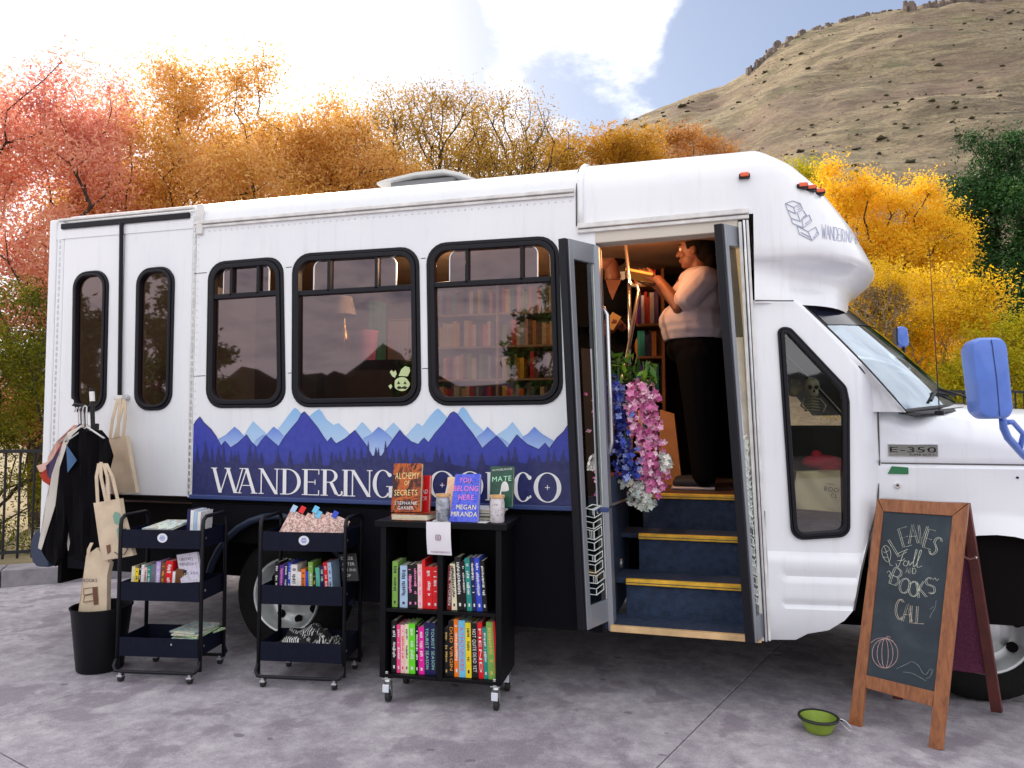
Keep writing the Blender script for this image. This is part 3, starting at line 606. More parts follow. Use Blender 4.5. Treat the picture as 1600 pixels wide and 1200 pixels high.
# ---- roof: a rounded shell over the body, behind the moulded front cap
X0C = XZ(904, 300)[0]
def roof_prof(n=9):
    P = [(0.0, ZG), (0.0, ZG+.05)]
    for k in range(n+1): a = math.pi/2*k/n; P.append((.20*(1-math.cos(a)), ZG+.05+.155*math.sin(a)))
    P += [(.6, 2.935), (BW/2, 2.95)]; return P+[(BW-y, z) for y, z in P[::-1][1:]]
mb = MB(); pr_ = roof_prof(); xs = [XR, XR+.03, XR+.10, SEAM+.02, SEAM+.06, -2.4, -1.6, X0C+.02]; n = len(pr_); vs = []
for i, x in enumerate(xs):
    sh = (.10, .035, 0, 0, 0, 0, 0, 0)[i]
    for y, z in pr_: yy = y+(BW/2-y)*sh*.3; vs.append((x, yy, z-sh*max(0, z-ZG)*1.1))
mb.add(vs, [(i*n+j, i*n+j+1, (i+1)*n+j+1, (i+1)*n+j) for i in range(len(xs)-1) for j in range(n-1)]+[tuple(range(n))]); roof = mb.build('roof', M_white, bus, smooth='auto')
# gutter rail on the side
mb = MB(); ga, gb = XZ(306,352), XZ(897,301); 
for dz, pr2, hh in ((.0, .022, .02), (-.022, .014, .016)):
    mb.hexa([(ga[0],-pr2,ga[1]+dz+hh),(gb[0],-pr2,gb[1]+dz+hh),(gb[0],-pr2,gb[1]+dz),(ga[0],-pr2,ga[1]+dz),(ga[0],.003,ga[1]+dz+hh),(gb[0],.003,gb[1]+dz+hh),(gb[0],.003,gb[1]+dz),(ga[0],.003,ga[1]+dz)])
mb.build('gutter_rail', M_trim, bus, bev=.003)
MB().box((SEAM+.03, -.006, ZG+.05), (.05, .03, .20)).build('roof_end_cap', M_trim, bus, bev=.012)
mb = MB()
for k in range(60):
    u = (k+.5)/60; x = ga[0]+(gb[0]-ga[0])*u; z = ga[1]+(gb[1]-ga[1])*u; mb.ell((x, -.001, z-.045), (.005,.003,.005), n=6, m=4); mb.ell((x, -.001, ZS+.035), (.005,.003,.005), n=6, m=4)
for k in range(36): mb.ell((SEAM+.018, -.001, ZS+.06+k*.047), (.0045,.003,.0045), n=6, m=4)
mb.build('rivets', M_trim, bus, smooth=True, kind='stuff')
# roof vent with its raised lid
v0 = PY(612, 285, .55); v1 = PY(745, 268, .55); vx0, vx1 = v0.x, v1.x; vz = 2.955
rv = MB(); rv.box2((vx0+.06, .40, vz-.02), (vx1-.10, .95, vz+.07)); rvo = rv.build('roof_vent', mat('vent_grey', (.25,.25,.26), .6), roof, bev=.01)
lid = MB(); P = [(vx0-.02, vz+.062), (vx0+.04, vz+.078), (vx0+.25, vz+.105), (vx1-.16, vz+.108), (vx1-.05, vz+.075), (vx1+.06, vz+.022), (vx1+.055, vz+.008), (vx1-.06, vz+.055), (vx1-.17, vz+.084), (vx0+.25, vz+.082), (vx0+.04, vz+.058), (vx0-.02, vz+.045)]
n = len(P); lid.add([(x, .36, z) for x, z in P]+[(x, 1.0, z) for x, z in P], [tuple(range(n-1,-1,-1)), tuple(range(n, 2*n))]+[(i, (i+1) % n, n+(i+1) % n, n+i) for i in range(n)])
lid.build('vent_lid', mat('vent_lid_white', (.62,.62,.60), .4), roof, bev=.006)
# ---- moulded front cap over the cab
SIL = [(252,1060),(258,1140),(265,1175),(280,1225),(300,1265),(330,1300),(360,1325),(390,1345),(420,1362),(432,1369),(445,1352),(456,1334),(468,1326)]
sil_y = [a for a, b in SIL]; sil_x = [b for a, b in SIL]
XD = DO[1][0]+.055                             # where the cap's edge drops beside the door frame
prof = [(.10, 2.065), (.105, 2.11), (.135, 2.14), (.165, 2.185), (.165, 2.225), (.13, 2.262), (.07, 2.285), (.02, 2.30), (0.0, 2.325), (0.0, 2.38), (0.0, 2.44), (0.0, ZD), (0.0, 2.62), (0.0, 2.72)]
for k in range(1, 8): a = math.pi/2*k/7; prof.append((.26*(1-math.cos(a)), 2.72+.215*math.sin(a)))
prof += [(.45, 2.955), (.75, 2.975)]
def cap_ring(d, z, F):
    Wd = BW/2-d; Lc = min(.95, max(.25, F-XD-.02)); X1 = F-Lc; P = []
    for x in (X0C, X0C+.02, -.45, -.2, 0.0): P.append((x, -.006 if z < 2.7 else d-.006*max(0, 1-d*8)))
    P.append((XD, -.006 if z < 2.7 else d-.006*max(0, 1-d*8)))
    for k in range(1, 15):
        t = math.pi/2*k/14; q = 2/2.6
        x = X1+Lc*(math.sin(t))**q if X1 > XD else XD+(F-XD)*(math.sin(t))**q; y = BW/2-Wd*max(0, math.cos(t))**q; P.append((x, y))
    if z < 2.33:                               # the undercut fades out towards the door
        P = [(x, y if x > .45 else y*max(0, min(1, (x-.22)/.23))) for x, y in P]
    return P
def solveF(d, z):
    best = None
    for F in np.arange(.3, 1.5, .01):
        pts = [proj((x, y, z)) for x, y in cap_ring(d, z, F)]; px, py = max(pts)
        e = abs(px-np.interp(py, sil_y, sil_x))
        if best is None or e < best[0]: best = (e, F)
    return best[1]
rings = []; Fs = []
for d, z in prof: Fs.append(solveF(d, z))
Fs = [Fs[0]]+[(Fs[i-1]+2*Fs[i]+Fs[i+1])/4 for i in range(1, len(Fs)-1)]+[Fs[-1]]
for (d, z), F in zip(prof, Fs): rings.append([(x, y, z) for x, y in cap_ring(d, z, F)])
full = [r_+[(x, BW-y, z) for x, y, z in r_[::-1][1:]] for r_ in rings]; n = len(full[0])
mb = MB(); mb.add([p for r_ in full for p in r_]+[(X0C, BW/2, 2.985), (-.1, BW/2, 2.985)], [])
zi = [i for i, (d, z) in enumerate(prof) if abs(z-ZD) < 1e-6][0]; fs = []
for i in range(len(full)-1):
    for j in range(n-1):
        if i < zi and (j < 5 or j >= n-6): continue
        fs.append((i*n+j, i*n+j+1, (i+1)*n+j+1, (i+1)*n+j))
T = (len(full)-1)*n; fs += [(T+j, T+j+1, len(full)*n+1) for j in range(5, n-6)]+[(T+j, T+j+1, len(full)*n) for j in range(0, 5)]+[(T+j, T+j+1, len(full)*n) for j in range(n-6, n-1)]+[(T+5, len(full)*n+1, len(full)*n), (T+n-6, len(full)*n, len(full)*n+1)]
mb.f += fs; mb.m += [0]*len(fs)
cap_ = mb.build('front_cap', M_white, bus, smooth=True)
# moulded flange at the back edge of the cap, dark line beside it
fl = [(X0C-.008, -.012+max(0, d), z) for d, z in prof if z >= ZD]; MB().tube([(X0C+.012, -.006+d, z) for d, z in prof if z >= ZD], .016, 8).build('cap_flange', M_white, cap_, smooth=True)
MB().tube([(X0C-.012, -.002+d, z+.002) for d, z in prof if z >= ZD], .004, 5).build('cap_seam', mat('sealant', (.12,.11,.10), .8), cap_, smooth=True)
# marker lights
M_amber = mat('amber_lens', (.75,.10,.02), .25, coat=.5)
def on_cap(px, py):                            # first point of the cap's skin along this view ray
    o = Vector(CAM); d = Vector(ray(px, py)); best = None
    for i in range(len(full)-1):
        for j in range(n-1):
            q = [Vector(full[i][j]), Vector(full[i][j+1]), Vector(full[i+1][j+1]), Vector(full[i+1][j])]
            for t3 in ((q[0], q[1], q[2]), (q[0], q[2], q[3])):
                h_ = geometry.intersect_ray_tri(*t3, d, o, True)
                if h_ is not None and (h_-o).dot(d) > 0 and (best is None or (h_-o).length < best[1]):
                    nn = (t3[1]-t3[0]).cross(t3[2]-t3[0]).normalized(); nn = nn if nn.dot(d) < 0 else -nn; best = (h_, (h_-o).length, nn)
    return (best[0], best[2]) if best else (PY(px, py, .3), Vector((0,-1,0)))
for px, py in ((1163,277),(1252,293),(1265,297),(1278,303)):
    p, nn = on_cap(px, py); b_ = MB().box(p+nn*.006, (.055,.05,.022)).build('marker_light', M_rub, bus, bev=.004); MB().box(p+nn*.012+Vector((0,0,.004)), (.044,.046,.024)).build('lens', M_amber, b_, bev=.006)
# ---- line drawing of stacked books and lettering on the cap
M_ink = mat('grey_blue_ink', (.40,.43,.56), .5)
def cap_line(pts, w_=.0035):
    P = []
    for a, b in zip(pts[:-1], pts[1:]):
        for k in range(3): P.append((a[0]+(b[0]-a[0])*k/3, a[1]+(b[1]-a[1])*k/3))
    P.append(pts[-1]); Q = []
    for x, y in P: p, nn = on_cap(x, y); Q.append(p+nn*.0025)
    return Q
mb = MB()
for pts in ([(1227,318),(1238,314),(1250,318),(1240,324),(1227,318)],[(1227,318),(1230,328),(1243,334),(1240,324)],[(1243,334),(1254,327),(1250,318)],[(1231,330),(1236,341),(1250,346),(1260,337),(1255,329)],[(1250,346),(1246,334)],[(1236,341),(1238,349),(1255,356),(1268,346),(1264,336),(1252,343)],[(1255,356),(1253,345)],[(1245,353),(1249,366),(1269,376),(1279,366),(1274,355),(1262,362),(1245,353)],[(1269,376),(1262,362)],[(1251,363),(1266,371)],[(1271,372),(1277,362)],[(1246,324),(1250,322)],[(1246,328),(1251,325)],[(1254,340),(1260,335)],[(1258,350),(1265,344)]): mb.tube(cap_line(pts), .0022, 4)
mb.build('book_stack_drawing', M_ink, cap_)
mb = MB()
LT = 'WANDERING B'; lx = [1284,1291,1297,1303,1309,1314,1318,1322,1327,1331,1336]
SG = {'W':[[(0,1),(.25,0),(.5,.8),(.75,0),(1,1)]],'A':[[(0,0),(.5,1),(1,0)],[(.2,.4),(.8,.4)]],'N':[[(0,0),(0,1),(1,0),(1,1)]],'D':[[(0,0),(0,1),(.6,1),(1,.6),(1,.4),(.6,0),(0,0)]],'E':[[(1,0),(0,0),(0,1),(1,1)],[(0,.5),(.8,.5)]],'R':[[(0,0),(0,1),(.8,1),(1,.75),(.8,.5),(0,.5)],[(.5,.5),(1,0)]],'I':[[(.5,0),(.5,1)]],'G':[[(1,.85),(.7,1),(.3,1),(0,.7),(0,.3),(.3,0),(.8,0),(1,.2),(1,.45),(.6,.45)]],'B':[[(0,0),(0,1),(.7,1),(.9,.75),(.7,.5),(0,.5)],[(.7,.5),(1,.25),(.7,0),(0,0)]]}
for k, ch in enumerate(LT):
    if ch == ' ': continue
    x0 = lx[k]; x1 = (lx[k+1] if k+1 < len(lx) else lx[k]+4)-1; yb = 373+(x0-1284)*.14; hh = 22-(x0-1284)*.10
    for s_ in SG[ch]: mb.tube(cap_line([(x0+a*(x1-x0), yb-b*hh) for a, b in s_]), .0016, 4)
mb.build('cap_lettering', M_ink, cap_)
# ---- entrance: header, aluminium frame, sealing strips
mb = MB(); A, B = XZ(903,359), XZ(1170,335)
for dz, pr2, hh in ((.0, .030, .028), (-.024, .020, .020)):
    mb.hexa([(A[0],-pr2,A[1]+dz+hh),(B[0],-pr2,B[1]+dz+hh),(B[0],-pr2,B[1]+dz),(A[0],-pr2,A[1]+dz),(A[0],.01,A[1]+dz+hh),(B[0],.01,B[1]+dz+hh),(B[0],.01,B[1]+dz),(A[0],.01,A[1]+dz)])
hdr = mb.build('door_header_rail', M_trim, bus, bev=.004)
def vstrip(name, pt, pb, w_, y0, y1, m, parent=bus, bev=.004):
    a, b = XZ(*pt), XZ(*pb); return MB().hexa([(a[0],y0,a[1]),(a[0]+w_,y0,a[1]),(b[0]+w_,y0,b[1]),(b[0],y0,b[1]),(a[0],y1,a[1]),(a[0]+w_,y1,a[1]),(b[0]+w_,y1,b[1]),(b[0],y1,b[1])]).build(name, m, parent, bev=bev)
vstrip('door_frame_post', (1153,348), (1188,1000), .018, -.022, .10, M_trim); vstrip('door_frame_post', (1160,346), (1195,1000), .012, -.034, .10, M_alu); vstrip('door_frame_post', (1165,345), (1200,1000), .014, -.02, .10, M_trim)
vstrip('door_frame_post', (927,385), (951,985), .030, -.012, .10, M_grey); 
A, B = XZ(930,372), XZ(1153,352); MB().hexa([(A[0],-.004,A[1]+.04),(B[0],-.004,B[1]+.04),(B[0],-.004,B[1]-.03),(A[0],-.004,A[1]-.03),(A[0],.10,A[1]+.04),(B[0],.10,B[1]+.04),(B[0],.10,B[1]-.03),(A[0],.10,A[1]-.03)]).build('door_lintel', mat('cream_lintel', (.62,.56,.48), .5), bus, bev=.006)
# ---- folding door leaves
M_leafline = mat('white_vinyl', (.75,.80,.76), .5)
def door_leaf(tl, tr, bl, br, zlo):           # photo corners of the leaf; each lies over its own foot on z = zlo
    nb = PZ(*bl, zlo); hb = PZ(*br, zlo); nt_ = PY(*tl, nb.y); ht = PY(*tr, hb.y)
    out_ = (nb-hb); out_.z = 0; nrm = Vector((out_.y, -out_.x, 0)).normalized()
    if nrm.dot(Vector(CAM)-nb) < 0: nrm = -nrm
    def at2(u, v): return (hb*(1-u)+nb*u)*(1-v)+(ht*(1-u)+nt_*u)*v   # u 0 hinge, 1 outer edge
    g_ = .5*(nb+hb); leaf = None
    def bar(name, u0, u1, v0, v1, t0, t1, m, parent):
        Q = [at2(u0, v0), at2(u1, v0), at2(u1, v1), at2(u0, v1)]; return MB().hexa([q+nrm*t0 for q in Q]+[q+nrm*t1 for q in Q]).build(name, m, parent, bev=.003)
    leaf = bar('folding_door_leaf', .86, 1, 0, 1, .018, -.018, M_grey, bus)
    bar('stile', 0, .16, 0, 1, .018, -.018, M_grey, leaf); bar('rail', .16, .86, 0, .055, .017, -.017, M_grey, leaf); bar('rail', .16, .86, .948, 1, .017, -.017, M_grey, leaf)
    bar('edge_seal', 1.0, 1.09, 0, 1, .012, -.03, M_rub, leaf); bar('hinge_seal', -.05, 0.0, 0, 1, .012, -.012, M_rub, leaf)
    for u in (.17, .20): bar('glazing_bead', u, u+.018, .055, .948, .012, .003, M_trim, leaf)
    bar('pane', .16, .86, .055, .948, .002, -.002, M_clear, leaf)
    return leaf, at2, nrm
leafL, atL, nL = door_leaf((884,373), (934,385), (914,984), (956,966), .40)
leafR, atR, nR = door_leaf((1127,350), (1160,358), (1176,1004), (1199,986), .38)
def book_stack_lines(leaf, at2, nr, v0, v1, k, u0, u1, sd_):
    rg = random.Random(sd_); mb = MB()
    def P(u, v): return at2(u0+(u1-u0)*u, v0+(v1-v0)*v)+nr*.004
    for i in range(k):                         # chevron stack of open and closed books
        v = i/k; hgt = 1/k*rg.choice((.55, .7, .8)); s_ = rg.uniform(-.06, .06)
        L_, C_, R_ = (.03+s_, v+.035), (.5+s_, v), (.97+s_*.5, v+.04)
        for off in (0, hgt): mb.tube([P(L_[0], L_[1]+off), P(C_[0], C_[1]+off), P(R_[0], R_[1]+off)], .0022, 4)
        for q in (L_, C_, R_): mb.tube([P(q[0], q[1]), P(q[0], q[1]+hgt)], .0022, 4)
        for j in range(rg.choice((0, 2, 3))): a = .56+.1*j; mb.tube([P(a, v+.005+.008*j), P(a, v+hgt+.005+.008*j)], .0014, 4)
    mb.tube([P(.03, 1.0), P(.5, .975), P(.97, 1.005), P(.5, 1.03), P(.03, 1.0)], .0022, 4)
    return mb.build('book_stack_decal', M_leafline, leaf)
book_stack_lines(leafL, atL, nL, .075, .30, 8, .26, .83, 1); book_stack_lines(leafR, atR, nR, .075, .47, 17, .24, .84, 2)
# ---- steps
M_step = mat('dark_step_rubber', (.022,.040,.085), .75, bump=.7, bscale=140, var=.35, vscale=30)
M_nose = mat('yellow_nosing', (.80,.47,.04), .55, var=.25, vscale=20); M_sill = mat('plywood_sill', (.60,.40,.20), .6, var=.25, vscale=10)
SX0, SX1 = -.555, .20; ST = [(-.02,.384), (.22,.581), (.48,.795), (.74,1.009)]; FZ = 1.009
for i, (y, z) in enumerate(ST):
    y1 = ST[i+1][0] if i < 3 else 2.3; xl = SX0+(.0, .055, .10, .10)[i]; xr = SX1-(.0, .01, .02, .03)[i]
    if i: mb = MB(); mb.box2((xl, y, ST[i-1][1]-.02), (xr, y+.03, z-.032)); mb.build('riser', M_step, bus, bev=.004)
    if i < 3: mb = MB(); mb.box2((SX0-.02, y+.012, z-.03), (SX1+.02, y1+.02, z-.001)); mb.build('tread', M_step, bus, bev=.004)
    mb = MB(); mb.box2((xl, y-.022, z-.030), (xr, y+.01, z+.002)); mb.build('nosing', M_nose if i else M_sill, bus, bev=.004)
    if i: MB().box2((xl+.004, y-.0245, z-.018), (xr-.004, y-.0225, z-.015)).build('groove', M_step, bus)
mb = MB(); mb.box2((SX0-.03, .0, .36), (SX0-.005, .9, 1.0)); sw = mb.build('stairwell_wall', M_step, bus); MB().cyl((SX0-.006, .45, .62), (SX0+.008, .45, .62), .03, 16).build('step_light', M_alu, sw, bev=.003)
MB().box2((SX1+.012, .02, .36), (SX1+.03, .9, 1.0)).build('stairwell_wall', M_step, bus)
# ---- floor, inner skins
M_int = mat('interior_panel', (.20,.14,.10), .7, var=.2, vscale=4); M_flo = mat('wood_floor', (.10,.055,.04), .5, var=.3, vscale=6); M_dark = mat('dark_interior', (.02,.018,.018), .8)
mb = MB(); mb.box2((XR+.05, .06, .93), (SX0-.04, BW-.06, FZ)); mb.box2((SX0-.04, .75, .93), (SX1+.04, BW-.06, FZ-.001)); mb.box2((SX1+.04, .30, .93), (.70, BW-.3, FZ)); mb.build('floor', M_flo, bus)
mb = MB(); plate(mb, [(SEAM-1.1, FZ), (XZ(950,790)[0]-.06, FZ), (DO[0][0]-.06, 2.5), (DO[0][0]-.06, 2.72), (SEAM-1.1, 2.72)], [roundpoly(inset(W, -.01), .11, 6) for W in (W1, W2, W3, WA, WB)], yf=lambda x, z: .062); mb.build('inner_lining', M_int, bus)
mb = MB(); mb.box2((XR+.04, BW-.05, .75), (.32, BW, 2.75)); mb.build('far_wall', M_white, bus); MB().box2((XR+.01, .06, .75), (XR+.05, BW-.05, 2.78)).build('rear_wall', M_white, bus)
MB().box2((XR+.05, .06, 2.68), (.12, BW-.05, 2.70)).build('ceiling', M_int, bus)
MB().box2((SX1+.035, .12, FZ), (SX1+.06, 1.0, 2.1)).build('partition', M_dark, bus)
MB().box2((.12, .12, 2.12), (.15, BW-.12, 2.70)).build('cap_bulkhead', M_dark, bus)
MB().box2((XZ(1040,500,2.2)[0], 2.24, FZ), (.30, 2.28, 2.68)).build('far_lining', mat('unlit_lining', (.005,.004,.004), .9, spec=.1), bus); MB().box2((XR+.06, 2.285, FZ), (XZ(1040,500,2.2)[0], 2.298, 2.68)).build('far_lining', M_int, bus); MB().box2((SX1+.10, 1.0, FZ), (SX1+.13, BW-.08, 2.68)).build('driver_partition', M_dark, bus)  # first panel is blackened to stand in for the unlit wall behind the person
# ---- skirt, underbody, wheels
mb = MB(); a = XZ(300,777); b = XZ(952,798)[0]; mb.box2((SEAM, -.018, ZS-.006), (b, .03, ZS+.020)); mb.build('skirt_rail', mat('blue_skirt', (.035,.06,.19), .4), bus, bev=.005)
mb = MB(); mb.box2((SEAM-1.05, .02, ZS-.03), (b, .05, ZS-.008)); mb.build('floor_beam', M_under, bus)
M_skirt = mat('shade_black_skirt', (.003,.003,.006), .7, spec=.15)  # near-black colour carries the deep shade below the side wall
RWX, RWZ = -2.57, .385
arch = [(RWX+.50*math.cos(math.pi-math.pi*k/16), RWZ+.50*math.sin(math.pi-math.pi*k/16)) for k in range(17)]
mb = MB(); plate(mb, [(SEAM, .945)]+[(SEAM, RWZ+.02)]+[(x, max(z, RWZ+.02)) for x, z in arch]+[(-1.62, RWZ+.02), (-1.62, .945)], yf=lambda x, z: .012, th=.02); mb.build('lower_skirt', M_skirt, bus, bev=.004)
MB().tube([(x, -.005, z) for x, z in arch], .022, 8).build('arch_trim', mat('arch_trim_blue', (.012,.02,.045), .5), bus, smooth=True)
MB().box2((XR+.12, .12, .46), (SEAM-.01, .15, .93)).build('rear_skirt', M_skirt, bus); mb = MB(); mb.box2((-1.62, .012, .33), (SX0-.05, .03, .945)); mb.build('lower_skirt', M_skirt, bus, bev=.004)  # lower skirt brought down to hide and darken the underside
mb = MB(); mb.box2((XR+.1, BW-.04, .20), (.9, BW-.01, .95)); mb.build('far_shade_skirt', M_under, bus); MB().box2((XR+.06, .10, .36), (XR+.09, BW-.05, .72)).build('rear_shade_apron', M_under, bus); mb = MB(); mb.box2((XR+.1, .25, .45), (SX0-.06, BW-.25, .92)); mb.box2((SX0-.06, 1.05, .45), (SX1+.06, BW-.25, .92)); mb.box2((SX1+.06, .25, .45), (1.9, BW-.25, .92)); mb.build('chassis', M_under, bus); MB().box2((XR+.05, .06, .70), (SX0-.06, BW-.06, .93)).build('floor_pan', M_under, bus)  # far and rear sheets added low to block light coming under the bus
MB().box2((-1.5, .45, .26), (-.62, 1.0, .5)).build('fuel_tank', M_under, bus, bev=.03); MB().box2((-.55, .95, .22), (.9, BW-.3, .5)).build('transmission', M_under, bus, bev=.03); MB().cyl((RWX, .3, RWZ), (RWX, BW-.3, RWZ), .07, 12).build('axle', M_under, bus); MB().cyl((-1.4, 1.5, .30), (XR+.2, 1.5, .32), .05, 10).build('exhaust', M_under, bus)  # underbody blocks added so less light passes beneath
M_tyre = mat('tyre', (.010,.010,.010), .9, spec=.2, bump=.5, bscale=60); M_rim = mat('steel_rim', (.58,.60,.60), .35, .55, var=.25, vscale=9)
RY = Matrix.Rotation(R(90), 3, 'X')            # wheel axis along y, outer face towards -y
def wheel(x, y, z, rt, dual=False):
    k = rt/.372; c = Vector((x, y, z)); tp = [(.225*k, .02), (.27*k, .0), (.33*k, .012), (.36*k, .035), (.372*k, .07), (.372*k, -.10), (.36*k, -.135), (.27*k, -.17), (.225*k, -.15)]
    tp = [(.225*k, .0), (.27*k, .022), (.33*k, .012), (.362*k, -.02), (.372*k, -.05), (.372*k, -.16), (.355*k, -.20), (.225*k, -.20)]
    ty = MB().lathe(tp, c, 40, RY).build('wheel', M_tyre, bus, smooth='auto')
    prf = [(.228*k, .004), (.222*k, .012), (.212*k, .010), (.205*k, -.012), (.196*k, -.03), (.178*k, -.05), (.150*k, -.062), (.12*k, -.05)] if not dual else [(.230*k, .006), (.224*k, .016), (.214*k, .012), (.205*k, -.02), (.196*k, -.055), (.18*k, -.085), (.155*k, -.10), (.12*k, -.105)]
    e = prf[-1]; hubz = e[1]; prf += [(.085*k, hubz+.01), (.075*k, hubz+.06), (.05*k, hubz+.075), (.0005, hubz+.078)]
    rim = MB().lathe(prf, c, 40, RY).build('rim', M_rim, ty, smooth='auto')
    for i in range(8): a = i*math.pi/4+.2; MB().cyl(c+RY @ Vector((.165*k*math.cos(a), .165*k*math.sin(a), hubz+.012)), c+RY @ Vector((.165*k*math.cos(a), .165*k*math.sin(a), hubz+.0235)), .026*k, 12).build('hand_hole', M_under, ty)
    return ty
wheel(RWX, .10, RWZ, .372, True); 
# rear bumper
mb = MB(); pb = [(0,.56),(0,.63),(.03,.70),(.10,.745),(.16,.745),(.16,.47),(.06,.47),(.02,.50)]; n = len(pb)
mb.add([(XR-.14+x, .06, z) for x, z in pb]+[(XR-.14+x, BW-.06, z) for x, z in pb], [tuple(range(n)), tuple(range(2*n-1, n-1, -1))]+[(i, (i+1) % n, n+(i+1) % n, n+i) for i in range(n)])
mb.build('rear_bumper', mat('bumper_blue_black', (.03,.045,.085), .55), bus, bev=.01)
# ---- cab: side panel with its tall window
YC = .03
def yof(px): return YC+.05*max(0, px-1190)/140+.14*max(0, (px-1330)/42)**2      # the moulding turns in to the narrower cab
def CX(px, py): return XZ(px, py, yof(px))
_tx = [XZ(q, 700, yof(q))[0] for q in range(1160, 1381, 5)]; _ty = [yof(q) for q in range(1160, 1381, 5)]
def ybase(x): return float(np.interp(x, _tx, _ty))
pan = [CX(*p) for p in ((1176,469),(1240,471),(1262,490),(1300,530),(1340,572),(1362,598),(1370,640),(1372,720),(1369,790),(1356,840),(1342,890),(1335,930),(1331,952),(1318,968),(1294,984),(1262,990),(1244,1001),(1202,1001))]
cw = [CX(*p) for p in ((1214,512),(1234,511),(1322,604),(1327,628),(1328,838),(1236,844))]
cwo = roundpoly(cw, [.03,.05,.06,.06,.06,.06], 6)
zr = [CX(1250, y)[1] for y in (862, 897, 942)]
def panel_y(x, z):
    y = ybase(x)-.012*math.exp(-((z-1.5)/.6)**2)
    if z < zr[0]: y -= .030*min(1, (zr[0]-z)/.03)
    for q in zr[1:]: y += .022*math.exp(-((z-q)/.012)**2)*(1 if x > .30 else 0)
    if z < zr[0]: y += .05*max(0, (.55-z)/.2)**2
    return y
mb = MB(); plate(mb, pan, [cwo], yf=panel_y, th=.04, grid=.02); cabp = mb.build('cab_side_panel', M_white, bus, smooth='auto')
inn = roundpoly(inset(cw, .034), [.02,.03,.04,.04,.04,.04], 6); mid = roundpoly(inset(cw, .014), [.025,.04,.05,.05,.05,.05], 6)
yw = YC-.012
def bent(m_): m_.v = [(x, y+ybase(x)-YC, z) for x, y, z in m_.v]; return m_
mb = MB(); mb.ring(cwo, mid, yw-.012, yw+.05); bent(mb); cwf = mb.build('cab_window', M_rub, bus, bev=.005); mb = MB(); mb.ring(mid, inn, yw-.018, yw+.05); bent(mb); mb.build('inner_frame', M_rub, cwf, bev=.005)
mb = MB(); plate(mb, inset(cw, .03), yf=lambda x, z: yw+.006+ybase(x)-YC); mb.build('pane', glassmat('cab_glass', (.72,.74,.70), 1, fac=.05), cwf)
M_chrome_ = mat('bright_metal', (.70,.71,.73), .18, 1)
# ---- fender and bonnet
YF = .225
def FX(px, py): return XZ(px, py, YF)
FWX, FWZ = XZ(1536, 975, .42)[0], .42
zc = FX(1480, 725)[1]; fe = 2.08; fb = FX(1372, 925)
archF = [(FWX+.50*math.cos(math.pi-math.pi*k/20), FWZ+.48*math.sin(math.pi-math.pi*k/20)) for k in range(21)]
top = [FX(*p) for p in ((1352,627),(1374,628),(1398,631),(1412,646),(1440,652),(1480,650),(1540,655),(1600,664))]; top.append((fe, top[-1][1]-.03))
fo = [(top[0][0], .55)]+[(x, z) for x, z in archF if x > top[0][0]+.005 and z > .56]+[(fe, .56)]+top[::-1]
def fend_y(x, z):
    y = YF
    zt_ = float(np.interp(x, [p[0] for p in top], [p[1] for p in top])); y += .09*max(0, 1-(zt_-z)/.13)**2
    y += .012*math.exp(-((z-zc)/.008)**2)-(.012 if z < zc-.005 else 0)+.02*max(0, (z-zc))
    ad = math.hypot(x-FWX, z-FWZ)
    if ad < .58: y -= .030*(1-(ad-.48)/.10)
    return y
mb = MB(); plate(mb, fo, yf=fend_y, th=.03, grid=.02); fend = mb.build('front_fender', M_white, bus, smooth='auto')
mb = MB(); vs = []; nx = 10; ny = 12; xs = [p[0] for p in top]
for i in range(nx+1):
    for j in range(ny+1):
        s = j/ny*2-1; x0 = .90+.50*(1-s*s); x = x0+(2.15-x0)*i/nx; zt_ = float(np.interp(x, xs, [p[1] for p in top])); y = YF+.092+(BW-2*YF-.184)*j/ny; vs.append((x, y, zt_-.004+.105*(1-s**4)-.12*(max(0, x-1.7)/.45)**2))
mb.add(vs, [(i*(ny+1)+j, i*(ny+1)+j+1, (i+1)*(ny+1)+j+1, (i+1)*(ny+1)+j) for i in range(nx) for j in range(ny)]); mb.build('bonnet', M_white, bus, smooth=True)
nose = MB().box2((2.075, YF+.004, .58), (2.10, BW-YF-.004, 1.36)).build('front_fascia', M_white, bus, bev=.01)
gr_ = MB().box2((2.101, .62, .72), (2.125, BW-.62, 1.16)).build('grille', M_under, bus)
for k in range(6): MB().box2((2.126, .63, .75+.07*k), (2.14, BW-.63, .775+.07*k)).build('grille_bar', M_chrome_, gr_)
for y in (.28, BW-.58): hl = MB().box2((2.101, y, .86), (2.135, y+.30, 1.12)).build('headlight', M_chrome_, bus, bev=.02); MB().box2((2.136, y+.02, .88), (2.142, y+.28, 1.10)).build('lens', M_clear, hl)
MB().box2((2.10, .20, .44), (2.26, BW-.20, .62)).build('front_bumper', M_chrome_, bus, bev=.03, seg=3)
MB().box2((.85, .72, .5), (2.05, BW-.72, 1.40)).build('engine_bay', M_under, bus)
MB().box2((.36, BW-.10, .55), (.9, BW-.06, 1.40)).build('driver_door', M_white, bus); MB().box2((.9, BW-.26, .55), (2.1, BW-.225, 1.42)).build('far_fender', M_white, bus)
wheel(FWX, .43, FWZ-.035, .385)
